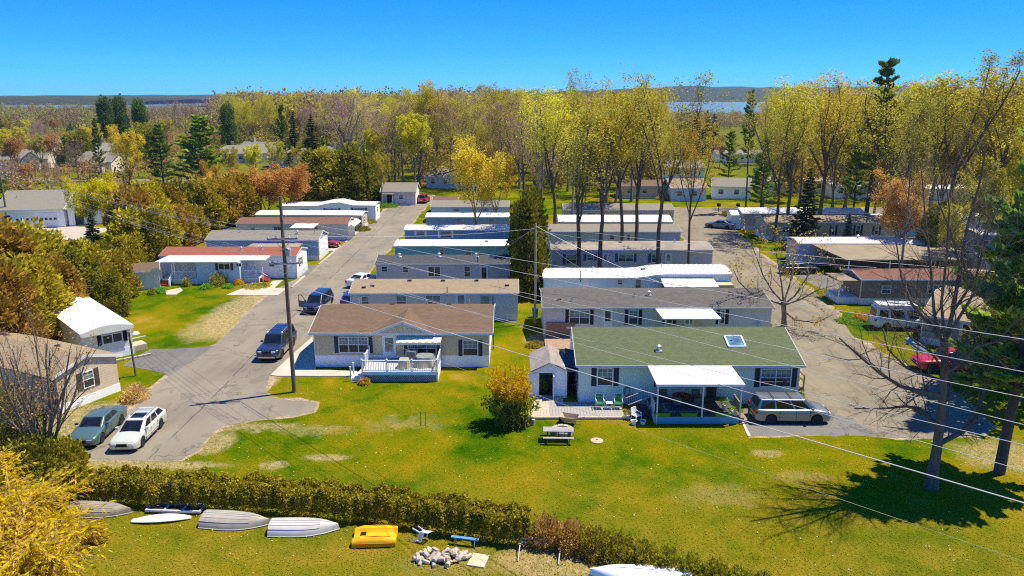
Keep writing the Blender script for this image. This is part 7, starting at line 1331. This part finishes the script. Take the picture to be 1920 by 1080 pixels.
# ---- yellow and green bush in the middle
b = gp(958, 800); tm, cm = dome(101, 1.15, 1.1, 2.6, LF['olive'], 3600, .15, lo=.0)
o = plant('large_bush', 'tall bush with bright yellow flowering top beside the white shed', 'bush', (b.x, b.y+.5, 0), (tm, cm), names=('stems', 'foliage'))
rng = np.random.default_rng(102); w = Wood(105); pf = []; af = []
for k in range(130):
    a_, q_ = w.r.uniform(0, 6.28), math.sqrt(w.r.random()); p0 = Vector((q_*.95*math.cos(a_), q_*1.0*math.sin(a_), 1.6)); d_ = Vector((.5*q_*math.cos(a_), .5*q_*math.sin(a_), 1)).normalized(); L_ = w.r.uniform(1.3, 3.0)*(1.1-.45*q_); p1 = p0 + d_*L_; w.tube([p0, p0.lerp(p1, .5), p1], [.018, .012, .006], 3)
    for _ in range(34): t_ = w.r.uniform(.15, 1)**.7; pf.append(tuple(p0.lerp(p1, t_) + w.rv()*.09)); af.append(tuple(d_ + w.rv()*.5))
link('flowering_top', quads(np.array(pf), .12, rng, LF['forsy'], 0, 1.6, np.array(af)), o); link('flowering_stems', w.mesh('stems', MAT['bark_gold']), o)
rng = np.random.default_rng(103); n = 1500; th = rng.uniform(0, 6.28, n); rr = rng.uniform(.6, 1.8, n)*(1+.25*np.sin(5*th)); link('low_branches', quads(np.stack([rr*np.cos(th)*.95, rr*np.sin(th)*.6, 1.3 + rng.uniform(-.45, .6, n)], 1), .16, rng, LF['cedarg'], 0, 2.0), o)
w = Wood(104); w.tube([Vector((1.0, -1.0, 0)), Vector((.75, -.8, 1.0)), Vector((.5, -.3, 2.1))], [.08, .065, .04], 6); link('leaning_stem', w.mesh('leaning_stem', MAT['bark_grey']), o)
# ---- garden shrubs
SHB = [(255, 750, .95, 1.25, 'shrub', 'round tan twiggy shrub beside the road and the lamp post'), (410, 535, 1.2, 1.5, 'olive', 'big clipped olive shrub before the red-roofed trailer'), (350, 537, .5, 1.0, 'hedge', 'small upright shrub beside the red porch steps'), (448, 533, .55, .65, 'forsy', 'small golden shrub by the red-roofed trailer'), (388, 541, .8, .55, 'bright', 'low bright green plant under the red-roofed trailer'), (428, 540, .7, .5, 'bright', 'second low bright green plant under the red-roofed trailer'), (300, 549, .7, .6, 'bright', 'bright green plant beside the small cream shed'), (285, 552, .5, .6, 'hedge', 'dull green plant at the corner of the small cream shed'), (549, 519, .5, .55, 'cedarg', 'round dark shrub at the red-roofed trailer end, nearer the lawn'), (557, 514, .5, .55, 'cedarg', 'round dark shrub at the red-roofed trailer end, nearer the road'), (565, 510, .4, .45, 'cedarg', 'smallest round dark shrub at the red-roofed trailer end'), (725, 388, 2.2, .8, 'bright', 'green groundcover before the grey-roofed house'), (1275, 374, 2.2, 1.6, 'orange', 'orange shrub before the tan-roofed cottage'), (1245, 374, 1.6, 1.2, 'orange', 'smaller orange shrub left of the tan-roofed cottage'), (1375, 405, 2.4, 1.0, 'cedarg', 'green groundcover bed at the back street corner'), (1615, 600, .9, .8, 'orange', 'orange flowering plant by the camper van'), (1590, 604, 1.2, .4, 'bright', 'low green patch by the camper van'), (1013, 735, .55, 1.2, 'fresh', 'thin leafy plant at the open shed door'), (1003, 650, .8, .5, 'olive', 'brown-green plants beside the beige home end'), (684, 720, .5, .5, 'gold', 'pile of golden leaves at the deck corner'), (1499, 745, .35, .7, 'fresh', 'green shrub at the corner of the green-roofed home'), (690, 418, 1.4, .7, 'olive', 'olive shrub at the white trailer end'), (678, 432, 1.4, .8, 'cedarg', 'dark shrub at the cream trailer end'), (480, 538, 1.6, .3, 'olive', 'pale flower bed by the second porch')]
for i, (u, v, rx, h_, lf, lb) in enumerate(SHB):
    p = gp(u, v); plant('shrub', lb, 'shrub', (p.x, p.y, 0), dome(110+i, rx, rx*.9, h_, LF[lf], int(1200*rx+500), .10 if rx < 1.3 else .14), names=('stems', 'foliage'))
for i, (loc, r_, h_, n_, lf, pt, lb) in enumerate((((14.75, 48.3, .56), .35, .7, 160, 'bright', 1.0, 'leafy green plant hanging by the patio door'), ((15.1, 47.4, .56), .25, .4, 90, 'bright', 1.0, 'small potted plant at the top of the deck steps'), ((8.0, 47.9, 0), .25, .5, 80, 'olive', 1.0, 'potted plant at the foot of the dark stairs'))): leafy('potted_plant', lb, 'plant', loc, r_, h_, n_, LF[lf], .10, 200+i, pt)

# ---- the long clipped hedge
HP = [Vector((-25.6, 37.9, 0)), Vector((-20.2, 37.2, 0)), Vector((-12.2, 36.3, 0)), Vector((-7.0, 35.4, 0)), Vector((-2.5, 34.3, 0)), Vector((.9, 33.3, 0))]
def hedge_pts(HP, n, wid, hgt_, rng):
    L = [(HP[i+1]-HP[i]).length for i in range(len(HP)-1)]; c = np.cumsum([0]+L); t = rng.uniform(0, c[-1], n); X = np.interp(t, c, [p.x for p in HP]); Y = np.interp(t, c, [p.y for p in HP])
    a = rng.uniform(0, 1, n); edge = wid/2*(1+.14*np.sin(t*2.3)+.11*np.sin(t*5.1+1)+.09*np.sin(t*11)); top = hgt_*(1+.08*np.sin(t*1.7)+.07*np.sin(t*4.3+2)+.06*np.sin(t*9.7)); face = rng.uniform(0, 1, n); d = rng.exponential(.09, n)
    # outer shell: front, top, back with rounded shoulders
    ang = np.where(face < .45, rng.uniform(0, 1.0, n), np.where(face < .85, rng.uniform(1.0, 2.14, n), rng.uniform(2.14, 3.14, n)))
    ex = .45; oy = -np.sign(np.cos(ang))*np.abs(np.cos(ang))**ex*edge; oz = np.abs(np.sin(ang))**ex*top; k = np.clip(1-d*1.1, .45, 1.04) + np.where(rng.uniform(0, 1, n) < .03, rng.uniform(0, .16, n), 0)
    return np.stack([X + rng.normal(size=n)*.04, Y + oy*k, np.maximum(.04, oz*k)], 1), t
rng = np.random.default_rng(300); HPt, ht = hedge_pts(HP, 52000, 1.75, 1.55, rng); o = thing('hedge', 'long clipped olive hedge running across the lawn', 'hedge', (0, 0, 0))
link('foliage', quads(HPt, .105, rng, LF['hedge'], 0, 1.4), o); w = Wood(301)
for k in range(46):
    t_ = k/45*(len(HP)-1.001); i = int(t_); p = HP[i].lerp(HP[i+1], t_-i); w.tube([p, p + Vector((w.r.uniform(-.2, .2), w.r.uniform(-.2, .2), .7)), p + Vector((w.r.uniform(-.4, .4), w.r.uniform(-.4, .4), 1.3))], [.05, .035, .015], 5)
link('stems', w.mesh('stems', MAT['bark_dk']), o)
HS = [(1.7, 33.0, .95, 1.5, 'dead', 'dead brown shrub in the hedge line'), (2.9, 32.6, .95, 1.45, 'dead', 'second dead brown shrub beside the first in the hedge line'), (4.0, 32.1, .95, 1.4, 'hedge', 'olive shrub right of the dead hedge shrubs'), (5.1, 31.6, .9, 1.35, 'hedge', 'second olive shrub right of the dead hedge shrubs'), (6.2, 31.1, .85, 1.3, 'hedge', 'third olive shrub of the broken hedge end'), (7.2, 30.6, .75, 1.25, 'hedge', 'fourth olive shrub of the broken hedge end'), (8.2, 30.1, .7, 1.2, 'hedge', 'fifth olive shrub of the broken hedge end'), (9.2, 29.7, .7, 1.2, 'hedge', 'sixth olive shrub of the broken hedge end'), (10.2, 29.3, .65, 1.15, 'hedge', 'seventh olive shrub of the broken hedge end'), (11.2, 28.9, .65, 1.1, 'hedge', 'last olive shrub of the broken hedge end')]
for i, (x, y, r_, h_, lf, lb) in enumerate(HS): plant('hedge_shrub', lb, 'shrub', (x, y, 0), dome(310+i, r_, r_*.95, h_, LF[lf], 2600, .10), group='broken end of the hedge', names=('stems', 'foliage'))

# ---- woodland: trees that can be told apart, then the mass behind them
fr = random.Random(909); cnt = {}
def in_view(x, y): return abs(x) < y*.72 + 6
placed = []
def forest(n, xr, yr, kinds, hr, label, group, mind=5.0, wide=(1.05, 1.5), avoid=None):
    k = 0; tries = 0
    while k < n and tries < n*40:
        tries += 1; y = fr.uniform(*yr); x0, x1 = (xr(y) if callable(xr) else xr); x = fr.uniform(x0, x1)
        if avoid and avoid(x, y): continue
        if any((x-a)**2 + (y-c)**2 < mind*mind for a, c in placed): continue
        placed.append((x, y)); kd = fr.choice(kinds); hgt_ = fr.uniform(*hr); s = hgt_/HT[kd]; w_ = s*fr.uniform(*wide)
        plant('forest_tree', label, 'tree', (x, y, 0), D[kd], fr.uniform(0, 6.28), (w_, w_, s), group); k += 1
def ux(u0, u1): return lambda y: (wx(u0, y, 3), wx(u1, y, 3))
forest(60, ux(650, 1010), (178, 300), ['bareA', 'bareB', 'bareA', 'tallB', 'tallA', 'tallC'], (20, 25.5), 'purple-brown or olive tree in the forest behind the left road', 'forest behind the left road', 6.5)
forest(34, ux(430, 680), (310, 400), ['tallA', 'tallB', 'tallC', 'bareB'], (19, 24), 'yellow-green tree in the forest edge behind the estate', 'forest edge behind the estate', 7)
forest(30, ux(1010, 1240), (150, 260), ['tallA', 'tallB', 'bareB', 'tallD'], (19, 24), 'budding tree in the forest behind the middle row', 'forest behind the middle row', 6)
forest(30, ux(1430, 1940), (165, 260), ['tallA', 'tallB', 'tallC', 'tallD', 'tallE'], (18, 24), 'budding tree in the wood at the right behind the trailers', 'wood behind the right-hand trailers', 6)
forest(30, ux(-30, 400), (215, 400), ['russet', 'bareB', 'vaseG', 'lowO', 'cedB', 'vaseY', 'pineA'], (8, 14), 'low budding tree among the estate gardens at the left', 'garden trees of the left estate', 8)
forest(12, ux(1250, 1420), (230, 420), ['russet', 'vaseY', 'bareB'], (6, 9), 'low scrubby tree before the lake', 'scrub before the lake', 9)
# far woodland mass
def puff(seed, n, sz=.075):
    rng = np.random.default_rng(seed); v = rng.normal(size=(n, 3)); v /= np.linalg.norm(v, axis=1)[:, None]; f = (1-.5*rng.uniform(0, 1, n)**2)*(1+.18*np.sin(4*v[:, 0]+seed)+.15*np.sin(7*v[:, 1])); P = v*f[:, None]*np.array([.36, .36, .42]) + np.array([0, 0, .58]); P = np.concatenate([P, np.stack([rng.normal(size=n//8)*.01, rng.normal(size=n//8)*.01, rng.uniform(0, .5, n//8)], 1)]); return quad_arrays(P, sz, rng)
def woodland(name, label, n, xr, yr, hr, mat, seed, avoid=None, q=230, sz=.075):
    rs = np.random.default_rng(seed); PV = [puff(seed+i, q, sz) for i in range(5)]; VV = []; FF = []; off = 0
    for i in range(n):
        y = math.sqrt(rs.uniform(yr[0]**2, yr[1]**2)); x0, x1 = xr(y); x = rs.uniform(x0, x1)
        if avoid and avoid(x, y): continue
        V, Fq = PV[i % 5]; hgt_ = rs.uniform(*hr); a = rs.uniform(0, 6.28); wd = hgt_*rs.uniform(.8, 1.2); c, s = math.cos(a), math.sin(a); VV.append(np.stack([(V[:, 0]*c - V[:, 1]*s)*wd + x, (V[:, 0]*s + V[:, 1]*c)*wd + y, V[:, 2]*hgt_], 1)); FF.append(Fq + off); off += len(V)
    tag(link(name, np_mesh(name, np.concatenate(VV), np.concatenate(FF), mat)), label, None, None, 'stuff')
woodland('far_woodland', 'yellow-green far woodland behind the trailers', 520, ux(430, 1230), (330, 800), (20, 25.5), leafmat('far_olive', (.12, .11, .018), (.25, .22, .03), .3, .05), 400, None, 430, .048)
woodland('far_woodland', 'brown bare far woodland behind the trailers', 420, ux(400, 1230), (330, 900), (19, 25), leafmat('far_brown', (.12, .085, .055), (.22, .155, .095), .3, .05), 410, None, 430, .048)
woodland('far_woodland', 'olive far woodland at the left behind the estate', 330, ux(-60, 440), (380, 1150), (7, 14), leafmat('far_mixed', (.09, .09, .025), (.22, .19, .045), .3, .05), 420)
woodland('far_woodland', 'brown far woodland at the left behind the estate', 260, ux(-60, 440), (380, 1150), (7, 13), leafmat('far_tan', (.12, .085, .05), (.22, .16, .085), .3, .05), 425)
woodland('far_woodland', 'far woodland at the right behind the trailers', 330, ux(1450, 2000), (260, 760), (15, 22), leafmat('far_gold', (.15, .13, .02), (.32, .26, .04), .3, .05), 430)
woodland('shore_woodland', 'low wooded shore before the lake', 320, ux(1230, 1480), (520, 790), (5, 9.5), leafmat('shore_brown', (.12, .09, .045), (.2, .16, .06), .3, .05), 440)

woodland('understorey', 'olive and brown undergrowth of the forest behind the trailers', 300, ux(420, 1230), (176, 330), (5, 11), leafmat('under_olive', (.10, .09, .02), (.24, .19, .04), .3, .05), 450, lambda x, y: x < wx(690, y, 3) and y < 300)
woodland('understorey', 'undergrowth of the wood behind the right-hand trailers', 260, ux(1440, 1960), (160, 270), (5, 12), leafmat('under_gold', (.13, .11, .015), (.28, .23, .035), .3, .05), 460)
woodland('understorey', 'brown thickets and gardens among the estate houses', 300, ux(-40, 420), (150, 400), (3, 7), leafmat('under_russet', (.13, .08, .035), (.26, .17, .05), .3, .05), 470, lambda x, y: any(abs(x - e.x - 8) < 12 and -12 < y - e.y < 14 for e in [gp(q[1], q[2]) for q in EH]) or (y < 172 and x > -100))

# ---- grass tufts and dandelions on the near lawn
GR = leafmat('grass_blades', (.08, .14, .003), (.26, .25, .012), .5, .35, .0)
rng = np.random.default_rng(500); n = 70000; y = 27.5 + 26*rng.uniform(0, 1, n)**1.4; x = rng.uniform(-1, 1, n)*(y*.74+3); P = np.stack([x, y, np.full(n, .035)], 1)
# keep off asphalt, decks and homes
def poly_mask(P, poly):
    ins = np.zeros(len(P), bool); q = np.array([(p[0], p[1]) for p in poly]); j = len(q)-1
    for i in range(len(q)):
        c = ((q[i, 1] > P[:, 1]) != (q[j, 1] > P[:, 1])) & (P[:, 0] < (q[j, 0]-q[i, 0])*(P[:, 1]-q[i, 1])/(q[j, 1]-q[i, 1]+1e-12) + q[i, 0]); ins ^= c; j = i
    return ins
bad = poly_mask(P, road) | poly_mask(P, lane) | poly_mask(P, [(1.2, 47.7), (8, 47.7), (8, 60), (1.2, 60)]) | poly_mask(P, [(4.8, 50), (21, 50), (21, 60), (4.8, 60)]) | poly_mask(P, [(8, 46.8), (16.2, 46.8), (16.2, 51), (8, 51)]) | poly_mask(P, G((1385, 760), (1390, 790), (1408, 820), (1650, 822), (1600, 750)))
P = P[~bad]; V, Fq = quad_arrays(P, .06, rng, 0, 1.4, np.tile([[0, -1.0, .55]], (len(P), 1))); tag(link('grass', np_mesh('grass', V, Fq, GR)), 'short lawn grass around the homes', 'grass', None, 'stuff')
n = 1700; y = 30 + 24*rng.uniform(0, 1, n); x = rng.uniform(-1, 1, n)*(y*.7); cl = np.array([noise.noise(Vector((a*.25, b_*.25, 3))) for a, b_ in zip(x, y)]); P = np.stack([x, y, np.full(n, .075)], 1)[cl > -.05]; P = P[~(poly_mask(P, road) | poly_mask(P, lane) | poly_mask(P, [(1.2, 46.8), (22, 46.8), (22, 60), (1.2, 60)]))]
V, Fq = quad_arrays(P, .075, rng, 0, 1, None); V[:, 2] = .07; tag(link('dandelions', np_mesh('dandelions', V, Fq, M('pale_flowers', (.75, .72, .40), .8, .2, 5))), 'pale dandelion heads scattered over the lawn', 'flowers', None, 'stuff')

# ---- haze
m = MB(); m.box(-6200, 6200, -700, 6200, -1.5, 110); hzm = bpy.data.materials.new('haze_air'); hzm.use_nodes = True; hn = hzm.node_tree; hn.nodes.clear(); ho = hn.nodes.new('ShaderNodeOutputMaterial'); hv = hn.nodes.new('ShaderNodeVolumePrincipled'); hv.inputs['Color'].default_value = (.42, .66, 1.0, 1); hv.inputs['Density'].default_value = .00008; hv.inputs['Anisotropy'].default_value = .2; hn.links.new(hv.outputs[0], ho.inputs['Volume'])
tag(m.build('haze', hzm), 'thin blue air haze over the whole place', None, None, 'stuff')
